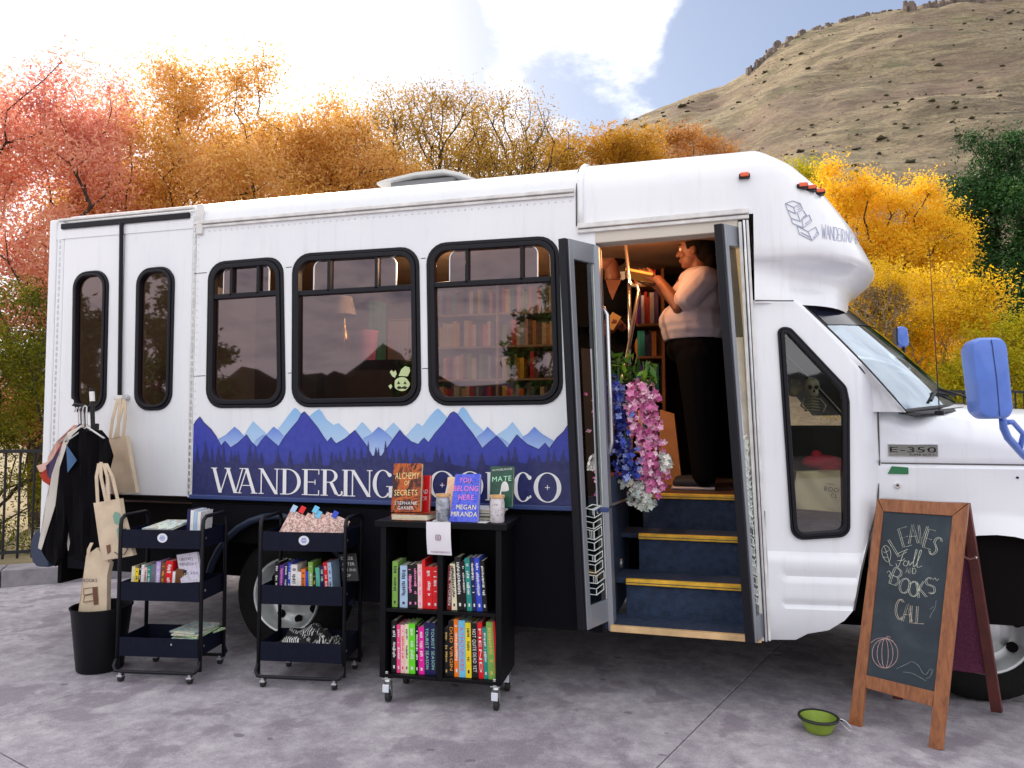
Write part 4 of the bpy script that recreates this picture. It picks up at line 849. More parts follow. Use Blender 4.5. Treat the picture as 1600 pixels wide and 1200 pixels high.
# ---- windscreen, cowl, far pillar
def wpt(s, v):                                 # s -1 near .. 1 far, v 0 bottom .. 1 top
    q = 1-s*s; xb, zb = .925+.50*q, 1.505+.055*q; xt, zt_ = .42+.40*q, 2.085+.06*q; yb, yt = BW/2+s*(BW/2-.20), BW/2+s*(BW/2-.15)
    return Vector((xb+(xt-xb)*v, yb+(yt-yb)*v, zb+(zt_-zb)*v+.02*math.sin(math.pi*v)))
def wpatch(name, s0, s1, v0, v1, m, parent=bus, off=0, ns=16, nv=6):
    mb = MB(); vs = [wpt(s0+(s1-s0)*i/ns, v0+(v1-v0)*j/nv)+Vector((off, 0, off*.6)) for i in range(ns+1) for j in range(nv+1)]
    mb.add(vs, [(i*(nv+1)+j, (i+1)*(nv+1)+j, (i+1)*(nv+1)+j+1, i*(nv+1)+j+1) for i in range(ns) for j in range(nv)]); return mb.build(name, m, parent, smooth=True)
ws = wpatch('windscreen', -.985, .985, .02, .985, M_wind); wpatch('shade_band', -.97, .97, .76, .975, mat('shade_band', (.012,.014,.03), .12), ws, .003, nv=2)
mb = MB(); mb.tube([wpt(-1+2*i/24, 0) for i in range(25)]+[wpt(1, v/8) for v in range(1, 9)]+[wpt(1-2*i/24, 1) for i in range(1, 25)]+[wpt(-1, 1-v/8) for v in range(1, 8)], .013, 6, closed=True); mb.build('windscreen_seal', M_rub, ws, smooth=True)
# near A-pillar
mb = MB(); vs = []
for v in [i/10 for i in range(11)]:
    q = wpt(-1, v); z = q.z; pe = [p for p in pan[1:6]]; xe = float(np.interp(-z, [-p[1] for p in pe], [p[0] for p in pe])); xe = min(xe, q.x-.01)
    vs += [(q.x+.004, q.y-.004, q.z), (q.x-.012, q.y-.075, q.z-.004), ((q.x+xe)/2, panel_y(xe, z)+.012, z), (xe-.01, panel_y(xe, z)+.004, z)]
mb.add(vs, [(i*4+j, i*4+j+1, (i+1)*4+j+1, (i+1)*4+j) for i in range(10) for j in range(3)]); mb.build('a_pillar', M_white, bus, smooth=True)
mb = MB(); vs = []
for v in [i/10 for i in range(11)]: q = wpt(1, v); vs += [(q.x, q.y, q.z), (q.x-.2, BW-.1, q.z)]
mb.add(vs, [(2*i, 2*i+1, 2*i+3, 2*i+2) for i in range(10)]); mb.build('a_pillar', M_white, bus)
mb = MB(); vs = []
for i in range(25):
    s = -1+2*i/24; q = wpt(s, 0); ox = .02+.13*(1-s*s)**.7; vs += [(q.x-.02, q.y, q.z-.012), (q.x+ox*.6, q.y, q.z-.002), (q.x+ox, q.y, q.z-.018)]
mb.add(vs, [(3*i+j, 3*i+j+1, 3*i+4+j, 3*i+3+j) for i in range(24) for j in range(2)]); mb.build('cowl', M_rub, bus, smooth=True)
for s0, s1, v1 in ((-.30, -.78, .12), (.45, -.12, .12)):
    a = wpt(s0, 0)+Vector((.05,0,.02)); b = wpt(s0-.02, .03)+Vector((.03,0,.03)); c_ = wpt((s0+s1)/2-.1, v1)+Vector((.02,0,.02)); arm = MB().tube([a, b, c_], .007, 6).build('wiper', M_rub, bus, smooth=True)
    MB().tube([wpt(s0-.1, .07)+Vector((.008,0,.008)), c_+Vector((-.01,0,-.008)), wpt(s1, .05)+Vector((.008,0,.008))], .008, 5).build('blade', M_rub, arm)
# dashboard and seat shapes inside the cab, steering column side
MB().box2((.70, .25, 1.05), (1.0, BW-.25, 1.42)).build('dashboard', M_dark, bus, bev=.06, seg=3)
# antenna
pa = PY(1468, 646, .17); pt_ = PY(1452, 388, .17); MB().cyl(pa-Vector((0,0,.01)), pa+Vector((0,0,.014)), .022, 14).build('antenna_base', M_rub, bus, bev=.004); MB().cyl(pa, pt_, .0028, 6, .0014).build('antenna', M_rub, bus)
# mirrors
M_blue = mat('blue_mirror_cover', (.10,.20,.62), .42, var=.12, vscale=9, coat=.2)
def mirror(P4, y0, depth, flip=1):
    Q = roundpoly([(p.x, p.z) for p in P4], .04, 6); c_ = (sum(p[0] for p in Q)/len(Q), sum(p[1] for p in Q)/len(Q)); mb = MB(); n = len(Q); vs = []
    for k, (sc_, dy) in enumerate(((.80, -.03), (.94, -.022), (1, 0), (1, depth*.7), (.93, depth))): vs += [(c_[0]+(x-c_[0])*sc_, y0+dy, c_[1]+(z-c_[1])*sc_) for x, z in Q]
    mb.add(vs, [(k*n+i, k*n+(i+1) % n, (k+1)*n+(i+1) % n, (k+1)*n+i) for k in range(4) for i in range(n)]+[tuple(range(n-1, -1, -1)), tuple(range(4*n, 5*n))]); return mb.build('mirror', M_blue, bus, smooth='auto'), c_
m1, mc = mirror([PY(1515,528,-.22), PY(1570,527,-.22), PY(1583,654,-.22), PY(1530,655,-.22)], -.22, .16)
a, b = PY(1549,531,-.25), PY(1562,650,-.25); MB().tube([(a.x, -.2505, a.z), ((a.x+b.x)/2+.004, -.2507, (a.z+b.z)/2), (b.x, -.2505, b.z)], .0022, 4).build('shell_seam', M_navy, m1)
arm = [PY(1567,655,-.16), PY(1568,668,-.14), PY(1575,684,-.08), PY(1600,712,.06), PY(1630,735,.14)]; MB().tube(arm, .017, 8).build('mirror_arm', M_blue, m1, smooth=True)
MB().tube([PY(1573,660,-.13), PY(1582,659,-.1), PY(1599,678,0.0), PY(1594,700,.0)], .012, 8).build('mirror_brace', M_blue, m1, smooth=True)
m2, _ = mirror([PY(1399,510,2.5), PY(1417,510,2.5), PY(1421,545,2.5), PY(1400,540,2.5)], 2.5, .12)
MB().box2((PY(1400,512,2.49).x-.005, 2.46, PY(1400,540,2.5).z), (PY(1401,512,2.49).x-.001, 2.6, PY(1400,512,2.5).z)).build('mirror_glass', M_rub, m2)
MB().tube([PY(1412,543,2.52), PY(1412,560,2.45), PY(1405,590,2.25)], .015, 6).build('mirror_arm', M_rub, m2)
# badge, small emblem, lock, screw
def fy(px, py): x, z = FX(px, py); return Vector((x, fend_y(x, z), z))
M_chrome = mat('chrome', (.75,.76,.78), .15, 1); M_green = mat('badge_green', (.02,.16,.06), .4)
a, b = fy(1387,713), fy(1465,695); bd = MB().box2((a.x, a.y-.010, a.z), (b.x, a.y+.004, b.z+.004)); bd = bd.build('badge', M_chrome, bus, bev=.003)
text(mb := MB(), 'E-350', ((a.x+b.x)/2, a.y-.0115, a.z+.022), (1,0,0), (0,0,1), .027, width=(b.x-a.x)*.92); mb.build('badge_text', M_rub, bd); text(mb := MB(), 'SUPER DUTY', (a.x+(b.x-a.x)*.68, a.y-.0115, a.z+.005), (1,0,0), (0,0,1), .010, width=(b.x-a.x)*.5); mb.build('badge_text', M_rub, bd)
a, b = fy(1386,740), fy(1418,730); em = MB().hexa([(a.x, a.y-.007, a.z), (b.x, a.y-.007, a.z), (b.x, a.y-.007, b.z), (a.x+.02, a.y-.007, b.z+.005), (a.x, a.y+.003, a.z), (b.x, a.y+.003, a.z), (b.x, a.y+.003, b.z), (a.x+.02, a.y+.003, b.z+.005)]).build('dealer_emblem', M_green, bus, bev=.002)
c_ = fy(1401,758); lk = MB().cyl(c_+Vector((0,.002,0)), c_-Vector((0,.010,0)), .016, 16).build('lock', M_chrome, bus, bev=.003); MB().cyl(c_-Vector((0,.0101,0)), c_-Vector((0,.012,0)), .006, 10).build('keyhole', M_rub, lk)
c_ = fy(1588,746); MB().cyl(c_, c_-Vector((0,.005,0)), .006, 10).build('screw', M_rub, bus)
# seam between cap and cab panel, seam on the fender
MB().tube([PY(1180,469.5,-.002), PY(1210,470,-.002), PY(1240,470,.004)], .0035, 5).build('panel_seam', mat('seam_grey', (.10,.09,.09), .8), bus)
MB().tube([(x+.006, panel_y(x, z)-.004+.01, z) for x, z in pan[4:13]], .004, 5).build('panel_seam', _mats['seam_grey'], bus)
MB().tube([(fy(1374,720).x+.01, fy(1374,722).y-.001, zc), (1.9, fy(1590,728).y-.001, zc)], .003, 5).build('fender_seam', _mats['seam_grey'], bus)
MB().tube([fy(1374,628)+Vector((.006,-.006,0)), fy(1398,631.5)+Vector((0,-.003,0))], .0028, 5).build('fender_seam', _mats['seam_grey'], bus)
# ================================================================== PRINTED MOUNTAINS AND LETTERING ON THE SIDE
def printmat(name, stops, z0, z1):             # the print's own ink shading from top to bottom
    def f(t, b, P):
        s_ = t.nodes.new('ShaderNodeSeparateXYZ'); t.links.new(P, s_.inputs[0]); m = t.nodes.new('ShaderNodeMapRange'); m.inputs[1].default_value = z0; m.inputs[2].default_value = z1; t.links.new(s_.outputs[2], m.inputs[0])
        c = ramp(t, m.outputs[0], stops); c = mixc(t, .12, c, ramp(t, nz(t, P, 30, 4), [(.3,(.0,.0,.0)),(.7,(.12,.14,.4))])); t.links.new(c, b.inputs['Base Color']); b.inputs['Roughness'].default_value = .38
    return posmat(name, f)
M_sky1 = printmat('pale_blue_print', [(0,(.50,.68,.88)),(1,(.27,.52,.83))], 1.30, 1.52); M_mid = printmat('mid_blue_print', [(0,(.42,.58,.86)),(1,(.13,.26,.72))], 1.28, 1.42)
M_royal = printmat('royal_blue_print', [(0,(.022,.030,.16)),(.45,(.028,.045,.36)),(1,(.030,.042,.38))], 1.10, 1.50); M_line = mat('navy_outline', (.01,.012,.07), .4)
M_letter = mat('white_lettering', (.80,.80,.82), .4)
wrap = empty('mountain_decal', (-2, -.002, ZS)); WP[wrap] = Vector((-2, -.002, ZS)); wrap.parent = bus; wrap.location = WP[wrap]-WP[bus]
zb_ = ZS+.021
def layer(polys, y, m, name, base=None):
    for P in polys:
        Q = [XZ(*p) for p in P]; lo = zb_ if base is None else XZ(600, base)[1]
        pts = Q+[(Q[-1][0], lo), (Q[0][0], lo)]; mb = MB(); plate(mb, pts, yf=lambda x, z: y); mb.build(name, m, wrap)
light = [[(374,690),(381,681),(388,669),(396,658),(402,664),(415,676),(425,690)],[(425,690),(434,671),(450,650),(456,642),(461,637),(466,640),(480,660),(490,700)],[(478,655),(484,650),(492,643),(499,639),(504,645),(510,655),(521,664),(529,661),(537,668),(546,677),(556,690)],[(548,680),(555,672),(566,659),(573,666),(585,680),(600,700)],[(590,690),(602,673),(615,660),(628,673),(636,690)],[(630,684),(636,679),(652,661),(656,663),(660,666),(672,650),(680,641),(685,638),(690,643),(698,651),(706,690)],[(708,655),(716,645),(720,638),(724,636),(729,641),(740,658),(755,672),(770,690)],[(772,682),(778,678),(792,669),(801,659),(808,668),(818,682),(830,698)]]
mid_ = [[(336,695),(342,686),(353,680),(367,667),(374,673),(381,681),(388,692),(390,700)],[(394,696),(400,688),(411,680),(416,680),(428,667),(436,673),(443,681),(440,700)],[(562,692),(568,685),(580,679),(592,667),(600,673),(612,684),(612,735),(562,735)],[(741,690),(746,682),(755,676),(762,667),(769,674),(776,681),(786,686),(796,694),(800,704)],[(812,692),(817,683),(826,677),(835,667),(842,674),(848,679),(865,689),(870,700)]]
royal = [(303,664),(308,656),(313,651),(319,660),(330,670),(338,681),(346,696),(352,689),(357,694),(361,699),(372,692),(386,679),(393,690),(402,698),(409,688),(416,680),(426,689),(436,697),(445,682),(455,670),(466,657),(472,646),(476,643),(480,647),(497,668),(506,682),(512,690),(518,683),(522,689),(526,693),(540,685),(548,678),(555,672),(562,681),(573,696),(582,712),(590,722),(598,710),(608,696),(616,684),(625,672),(633,681),(643,690),(654,694),(659,688),(663,684),(670,691),(680,677),(695,660),(704,646),(709,643),(714,646),(738,676),(746,688),(754,700),(764,691),(776,681),(785,690),(793,699.6),(800,690),(808,679),(816,687),(824,694),(842,702),(852,692),(859,700),(870,684),(881,674),(890,660),(897,650),(903,650),(915,660),(934,674)]
layer(light, -.0020, M_sky1, 'pale_mountain', 728); layer(mid_, -.0030, M_mid, 'blue_mountain', 736); layer([royal], -.0042, M_royal, 'royal_mountain_range')
MB().tube([(XZ(*p)[0], -.0045, XZ(*p)[1]) for p in royal], .0016, 4).build('ridge_outline', M_line, wrap)
for P in mid_: MB().tube([(XZ(*p)[0], -.0032, XZ(*p)[1]) for p in P[1:-1]], .0010, 4).build('ridge_outline', mat('mid_outline', (.06,.12,.45), .4), wrap)
# forest of printed firs above a dark band
rg = random.Random(8); px = 305; k = 0
M_fir = printmat('fir_print', [(0,(.016,.020,.11)),(.55,(.016,.020,.11)),(1,(.022,.026,.15))], 1.10, 1.32)
top_b = [(302,722),(330,724),(360,722),(385,726),(400,722),(420,727),(440,719),(447,728),(470,724),(490,724),(510,728),(530,722),(560,718),(580,712),(600,712),(620,724),(650,722),(690,722),(720,728),(744,734),(752,726),(775,728),(795,720),(820,724),(850,722),(880,720),(910,722),(936,722)]
layer([top_b], -.0052, M_fir, 'forest_band')
def fir(px, ytop, w_, ybase):
    P = [(px, ytop)]; nrow = 9
    for i in range(nrow): u = (i+1)/nrow; P += [(px+w_*u, ytop+(ybase-ytop)*u), (px+w_*u*.62, ytop+(ybase-ytop)*(u-.01))]
    L_ = [(2*px-x, y) for x, y in P[1:]][::-1]; Q = [XZ(*p) for p in P+L_]; mb = MB(); plate(mb, Q, yf=lambda x, z: -.0060-.0002*(k % 4)); mb.build('printed_fir', M_fir, wrap)
for px, yt in ((309,696),(322,687),(332,697),(342,697),(350,690),(362,704),(368,709),(373,704),(391,692),(400,697),(409,705),(435,702),(454,702),(481,706),(491,697),(500,694),(519,705),(525,710),(532,705),(545,697),(554,699),(565,698),(576,688),(588,698),(592,698),(603,688),(614,700),(625,700),(635,698),(649,706),(655,711),(661,706),(682,696),(691,699),(702,709),(732,706),(753,706),(784,710),(795,699),(805,697),(828,708),(835,714),(842,709),(857,700),(866,702),(880,703),(893,702),(911,703),(925,699)): k += 1; fir(px, yt, rg.uniform(5, 8.5), 731)
# ---- serif lettering: thick and thin strokes with slab ends
LZ = [0]
def serif(mb, ch, x0, x1, z0, z1):
    W_, H = x1-x0, z1-z0; th = H*.155; tn = H*.052; sf = H*.032
    def Y(): LZ[0] += 1; return -.0088-.00012*(LZ[0] % 12)
    def poly(P): y = Y(); mb.add([(x0+a, y, z0+b) for a, b in P], [tuple(range(len(P)))])
    def st(xa, xb, w_, za=0, zb=None): zb = H if zb is None else zb; poly([(xa-w_/2, za), (xa+w_/2, za), (xb+w_/2, zb), (xb-w_/2, zb)])
    def foot(x, z, w_): poly([(x-w_, z), (x+w_, z), (x+w_, z+sf), (x-w_, z+sf)])
    def ring(cx, cz, rx, rz, ti, tz, a0, a1, n=40):
        y = Y(); vs = []
        for i in range(n+1):
            a = R(a0+(a1-a0)*i/n); vs += [(x0+cx+rx*math.cos(a), y, z0+cz+rz*math.sin(a)), (x0+cx+(rx-ti)*math.cos(a), y, z0+cz+(rz-tz)*math.sin(a))]
        mb.add(vs, [(2*i, 2*i+2, 2*i+3, 2*i+1) for i in range(n)])
    sw = th*.95; m = W_/2
    if ch == 'W': st(W_*.29, W_*.09, th); st(W_*.29+th*.1, W_*.52, tn); st(W_*.74, W_*.50, th); st(W_*.74+th*.1, W_*.95, tn); [foot(x, H-sf, sw) for x in (W_*.09, W_*.50, W_*.95)]
    elif ch == 'A': st(W_*.12, m, tn); st(W_*.88, m-tn*.3, th); poly([(W_*.25, H*.30), (W_*.75, H*.30), (W_*.75, H*.30+sf), (W_*.25, H*.30+sf)]); foot(W_*.12, 0, sw*.8); foot(W_*.88, 0, sw)
    elif ch == 'N': st(W_*.14, W_*.14, tn); st(W_*.86, W_*.14, th); st(W_*.88, W_*.88, tn); foot(W_*.14, 0, sw*.8); foot(W_*.88, H-sf, sw*.8); foot(W_*.10, H-sf, sw*.6)
    elif ch == 'I': st(m, m, th); foot(m, 0, sw); foot(m, H-sf, sw)
    elif ch == 'D': st(W_*.2, W_*.2, th); ring(W_*.34, H/2, W_*.64, H/2, th, sf, -90, 90); poly([(0, 0), (W_*.36, 0), (W_*.36, sf), (0, sf)]); poly([(0, H-sf), (W_*.36, H-sf), (W_*.36, H), (0, H)])
    elif ch == 'E':
        st(W_*.22, W_*.22, th)
        for z in (0, H*.49, H-sf): poly([(0 if z != H*.49 else W_*.2, z), (W_*(.95 if z != H*.49 else .75), z), (W_*(.95 if z != H*.49 else .75), z+sf), (0 if z != H*.49 else W_*.2, z+sf)])
        for z, q in ((0, .2), (H*.8, .2), (H*.41, .19)): xx = W_*(.95 if q == .2 else .75); poly([(xx-tn*.8, z), (xx, z), (xx, z+H*q), (xx-tn*.8, z+H*q)])
    elif ch in 'RB':
        st(W_*.2, W_*.2, th); poly([(0, 0), (W_*(.36 if ch == 'R' else .45), 0), (W_*(.36 if ch == 'R' else .45), sf), (0, sf)]); poly([(0, H-sf), (W_*.45, H-sf), (W_*.45, H), (0, H)]); ring(W_*.42, H*.75, W_*.40, H*.25, th*.9, sf, -90, 90); poly([(W_*.2, H*.5), (W_*.45, H*.5), (W_*.45, H*.5+sf), (W_*.2, H*.5+sf)])
        if ch == 'R': st(W_*.78, W_*.5, th*.95, H*.06, H*.52); ring(W_*.90, H*.12, W_*.17, H*.12, tn*1.3, tn, 190, 400)
        else: ring(W_*.44, H*.26, W_*.50, H*.26, th*.95, sf, -90, 90)
    elif ch == 'K': st(W_*.2, W_*.2, th); foot(W_*.2, 0, sw); foot(W_*.2, H-sf, sw); st(W_*.35, W_*.85, tn, H*.40, H); st(W_*.85, W_*.42, th, 0, H*.55); foot(W_*.85, 0, sw*.9); foot(W_*.84, H-sf, sw*.8)
    elif ch in 'CG':
        ring(m, H/2, m*1.02, H*.52, th, sf, 42, 318); ring(W_*.84, H*.83, W_*.10, H*.075, W_*.10, H*.075, 0, 360, 16)
        if ch == 'G': st(W_*.88, W_*.88, th*.9, 0, H*.42); foot(W_*.84, H*.42-sf, sw)
        else: ring(W_*.88, H*.17, W_*.05, H*.05, W_*.05, H*.05, 0, 360, 12)
    elif ch == 'O':
        ring(m, H/2, m, H*.52, th, sf, 0, 360, 56); q = H*.085; poly([(m-q, H*.5-sf*.4), (m+q, H*.5-sf*.4), (m+q, H*.5+sf*.4), (m-q, H*.5+sf*.4)]); poly([(m-sf*.4, H*.5-q), (m+sf*.4, H*.5-q), (m+sf*.4, H*.5+q), (m-sf*.4, H*.5+q)])
for ch, xa, xb in (('W',331,383),('A',371.5,402.5),('N',405,438),('D',439.5,472),('E',473,501.5),('R',502.4,534.5),('I',535,547.5),('N',547,583),('G',584,615),('B',623,664),('O',671,713),('O',715,756),('K',757,800),('C',803,833),('O',834.5,877.5)):
    yb = 769.3+(xa-340)*.0288; yt = 730.5+(xa-340)*.0165; mb = MB(); x0, x1 = XZ(xa, 750)[0], XZ(xb, 750)[0]; serif(mb, ch, x0, x1, XZ(xa, yb)[1], XZ(xa, yt)[1]); mb.build('letter', M_letter, wrap)
# ================================================================== BOOKS (shared by shelves, carts and the bookcase)
M_page = mat('book_pages', (.66,.60,.48), .85, var=.12, vscale=60)
BC = {'green':'#7fae4c','lime':'#63d820','dark green':'#1f5a34','teal':'#1c8a80','mint':'#58b09a','pale blue':'#a9c4e0','light blue':'#6cc0e6','blue':'#2c46c0','navy':'#14184e','purple':'#5a2a8c','lilac':'#b9a2dc','magenta':'#e4189c','pink':'#f04a86','blush':'#efc2c0','red':'#d8121a','dark red':'#6e0f16','orange':'#f07a18','amber':'#d88a1e','yellow':'#eed21c','cream':'#e6dcb8','white':'#e8e6e6','grey':'#6c6c78','brown':'#6e4424','black':'#0b0a0e'}
def bmat(c): return mat('book_'+c.replace(' ', '_'), BC[c], .42, var=.10, vscale=25)
_bm = {}
def book_mesh(t, h, d, c):
    """upright book, spine towards -y, base at the origin: cover boards, spine and a page block set back from them"""
    k = (round(t, 3), round(h, 3), round(d, 3), c)
    if k in _bm: return _bm[k]
    mb = MB(); e = min(.0025, t*.2); mb.box((-t/2+e/2, d/2, h/2), (e, d, h)); mb.box((t/2-e/2, d/2, h/2), (e, d, h)); mb.box((0, e/2, h/2), (t-2*e, e, h)); mb.cur = 1; mb.box((0, d/2, h/2), (t-2*e-.0006, d-.008, h-.008))
    me = bpy.data.meshes.new('book'); me.from_pydata(mb.v, [], mb.f); me.materials.append(bmat(c)); me.materials.append(M_page); me.polygons.foreach_set('material_index', mb.m); me.update(); _bm[k] = me; return me
def book(loc, t, h, d, c, rz, label, group, lean=0.0, flat=None):
    o = bpy.data.objects.new('book', book_mesh(t, h, d, c)); col.objects.link(o); put(o, loc); o.rotation_euler = (0, lean, rz); return tag(o, label, 'book', group)
M_tw = mat('spine_white', (.75,.74,.72), .5); M_td = mat('spine_dark', (.03,.03,.05), .5); M_tg = mat('spine_gold', (.70,.48,.14), .5); M_tp = mat('spine_pink', (.85,.25,.50), .5); M_tgr = mat('spine_green', (.35,.70,.50), .5); M_tr = mat('spine_red', (.75,.05,.06), .5); M_to = mat('spine_orange', (.90,.35,.05), .5)
def child_local(mb, name, m, o):               # a part given in its thing's own space
    me = bpy.data.meshes.new(name); me.from_pydata([tuple(v) for v in mb.v], [], mb.f); me.materials.append(m); me.update(); c = bpy.data.objects.new(name, me); col.objects.link(c); c.parent = o; WP[c] = WP[o]; return c
def spine_title(o, t, h, m, words=None, rg=random, blocks=True):
    mb = MB()
    if words: text(mb, words, (0, -.0006, h*.50), (0,0,-1), (1,0,0), t*.50, width=h*.78)
    else:
        z = h*.90
        while z > h*.30:                       # print too small to read: short bars of ink
            l = rg.uniform(.002, .007); a_, b_ = rg.uniform(.12, .30), rg.uniform(.12, .30); mb.add([(-t*a_, -.0006, z), (t*b_, -.0006, z), (t*b_, -.0006, z-l), (-t*a_, -.0006, z-l)], [(0,1,2,3)]); z -= l+rg.uniform(.0015, .004)
            if rg.random() < .12: z -= rg.uniform(.008, .03)
        mb.add([(-t*.16, -.0006, h*.14), (t*.16, -.0006, h*.14), (t*.16, -.0006, h*.08), (-t*.16, -.0006, h*.08)], [(0,1,2,3)])
    for i, v in enumerate(mb.v): mb.v[i] = (v[0], v[1], v[2]) if not words else (v[0]-t*.25*0-.25*t, v[1], v[2])
    return tag(child_local(mb, 'spine_title', m, o), kind='stuff')
ORD = lambda n: ('%dth' % n if 10 <= n % 100 <= 20 else '%d%s' % (n, {1:'st',2:'nd',3:'rd'}.get(n % 10, 'th')))
# ================================================================== INSIDE THE BUS
M_wood = mat('warm_shelf_wood', (.42,.20,.06), .55, var=.25, vscale=5); M_wood2 = mat('pale_shelf', (.50,.40,.30), .6, var=.2, vscale=5)
# ceiling lamp, lit
dl = MB().lathe([(.09,0),(.09,-.012),(.07,-.03),(.0005,-.034)], (-.42, .84, 2.678), 20).build('dome_light', mat('lit_dome', (.9,.6,.3), .4, emit=(1,.55,.22), estr=1.6), bus, smooth=True)
def lamp(loc, e, c, r_=.08):
    d = bpy.data.lights.new('dome_light_glow', 'POINT'); d.energy = e; d.color = c; d.shadow_soft_size = r_; o = bpy.data.objects.new('dome_light_glow', d); col.objects.link(o); o.parent = dl; o.location = Vector(loc)-WP[dl]
lamp((-.48, .84, 2.56), 5.5, (1,.38,.13))
dl2 = MB().lathe([(.09,0),(.09,-.012),(.07,-.03),(.0005,-.034)], (-1.7, .5, 2.678), 20).build('dome_light', _mats['lit_dome'], bus, smooth=True)
d = bpy.data.lights.new('dome_light_glow', 'POINT'); d.energy = 34; d.color = (1,.64,.36); d.shadow_soft_size = .08; o = bpy.data.objects.new('dome_light_glow', d); col.objects.link(o); o.parent = dl2; o.location = Vector((-1.7, .55, 2.52))-WP[dl2]
YB = 1.98
def shelf_unit(name, label, xs, zs, m, y0=YB, y1=2.28, uprights=None):
    r_ = empty(name, ((xs[0]+xs[1])/2, (y0+y1)/2, FZ), label, 'bookshelf')
    for z in zs: MB().box2((xs[0], y0, z-.018), (xs[1], y1, z)).build('shelf', m, r_, bev=.002)
    for x in (uprights or xs): MB().box2((x-.012, y0-.004, FZ), (x+.012, y1, zs[-1]+.002)).build('upright', m, r_, bev=.002)
    MB().box2((xs[0], y1, FZ), (xs[1], y1+.012, zs[-1])).build('back_panel', m, r_); return r_
rgB = random.Random(21)
def fill(x0, x1, z, hmax, cols, desc, group, tmin=.018, tmax=.042, y=YB+.03, gaps=.04):
    x = x0+.015; k = 0
    while True:
        t = rgB.uniform(tmin, tmax)
        if x+t > x1-.015: break
        if rgB.random() < gaps: x += .05; continue
        k += 1; c = rgB.choice(cols); h = hmax*rgB.uniform(.74, .97)
        book((x+t/2, y, z+.001), t, h, .14, c, 0, '%s book, %s from the left on %s' % (c, ORD(k), desc), group); x += t+.0015
pal = ['cream','white','blush','grey','navy','teal','amber','red','dark red','brown','pale blue','yellow','green','purple','black','orange','cream','white','grey']
zs = [1.03, 1.30, 1.56, 1.82, 2.10, 2.38, 2.66]
shelf_unit('bookshelf', 'long pale wooden bookshelf seen through the bus side windows', (-2.55, -.98), zs, M_wood2, uprights=(-2.55, -1.78, -.98))
for i, nm in ((2, 'third'), (3, 'fourth'), (4, 'fifth'), (5, 'top')):
    for (xa, xb, bay) in ((-2.54, -1.79, 'left'), (-1.77, -.99, 'right')): fill(xa+.01, xb-.01, zs[i], .235, pal, 'the %s shelf, %s bay behind windows' % (nm, bay), 'books on the long shelf inside the bus')
xa, xb = PY(948, 500, YB).x, PY(1036, 500, YB).x; xm_ = PY(984, 420, YB).x
zw = [PY(1030, y, YB).z for y in (705, 625, 556, 505, 443, 380)]
su = shelf_unit('bookshelf', 'warm orange wooden bookshelf seen through the open entrance door', (xa, xb), zw, M_wood, uprights=(xa, xm_, xb))
warm = ['red','dark red','orange','amber','red','cream','white','blush']; 
for i, nm, cs in ((0, 'lowest', pal), (1, 'second lowest', ['amber','white','navy','teal','teal','purple','yellow']), (2, 'third', ['teal','teal','purple','amber','navy','white']), (3, 'fourth', ['purple','red','blue','red','white']), (4, 'top', warm)):
    for (x0, x1, bay) in ((xa+.012, xm_-.012, 'left'), (xm_+.012, xb-.012, 'right')): fill(x0, x1, zw[i], (zw[i+1]-zw[i])-.04, cs, 'the %s orange shelf, %s bay' % (nm, bay), 'books on the orange shelf inside the door', gaps=.02)
# gold leaf garland down the orange shelf
mb = MB(); rs = np.random.RandomState(5)
for k in range(130):
    p = PY(1013+rs.uniform(-7, 7), 380+rs.uniform(0, 62), YB-.03)+Vector((0, rs.uniform(-.03, .0), 0)); a = Vector(rs.normal(size=3)).normalized()*.022; b = Vector(rs.normal(size=3)).normalized()*.011; mb.add([p-a, p+b, p+a, p-b], [(0,1,2,3)])
thing(mb, 'leaf_garland', mat('gold_garland', (.62,.42,.10), .5, var=.5, vscale=30), 'gold leaf garland hanging down the front of the orange shelf', 'garland')
# table by the middle window with a lamp, a pink shade, green books and a framed card
tz = PY(560, 568, .75).z
tb = empty('side_table', (PY(560,568,.75).x, .75, FZ), 'dark low table behind the middle bus window', 'table'); x0, x1 = PY(470,568,.75).x, PY(648,568,.75).x
MB().box2((x0, .5, tz-.03), (x1, 1.0, tz)).build('table_top', M_dark, tb, bev=.004)
for x in (x0+.04, x1-.04):
    for y in (.54, .96): MB().box2((x-.02, y-.02, FZ), (x+.02, y+.02, tz-.03)).build('leg', M_dark, tb)
p = PY(537, 568, .75); lm_ = empty('table_lamp', (p.x, .75, tz), 'pale lamp with a cone shade behind the middle bus window', 'lamp'); zt_ = PY(537, 490, .75).z
MB().lathe([(.06,.001),(.06,.015),(.025,.03),(.04,.09),(.05,.16),(.03,.23),(.012,.28),(.010,zt_-tz)], (p.x, .75, tz), 20).build('lamp_base', mat('brass', (.55,.42,.2), .35, .8), lm_, smooth='auto')
MB().lathe([(.085,zt_-tz-.01),(.055,zt_-tz+.12)], (p.x, .75, tz), 24).build('lamp_shade', mat('linen_shade', (.66,.58,.48), .8), lm_, smooth=True)
p = PY(572, 568, .7); MB2 = MB().lathe([(.060,.001),(.082,(PY(572,517,.7).z-tz)),(.078,(PY(572,517,.7).z-tz)),(.056,.004),(.0005,.004)], (p.x, .7, tz), 24); thing(MB2, 'pink_pot', mat('pink_plastic', (.62,.22,.42), .5), 'pink tapered pot on the table behind the middle window', 'pot', smooth='auto')
for k, (px) in enumerate((579, 587)):
    p = PY(px, 515, 1.25); book((p.x, 1.25, tz+.001), .034, PY(px,470,1.25).z-tz, .15, 'mint', 0, ('left','right')[k]+' of two tall mint green books behind the middle window', 'mint green books')
a, b = PY(607,560,.85), PY(642,498,.85); fr = empty('picture_frame', ((a.x+b.x)/2, .85, tz), 'gold edged picture frame standing right of the pink pot', 'frame')
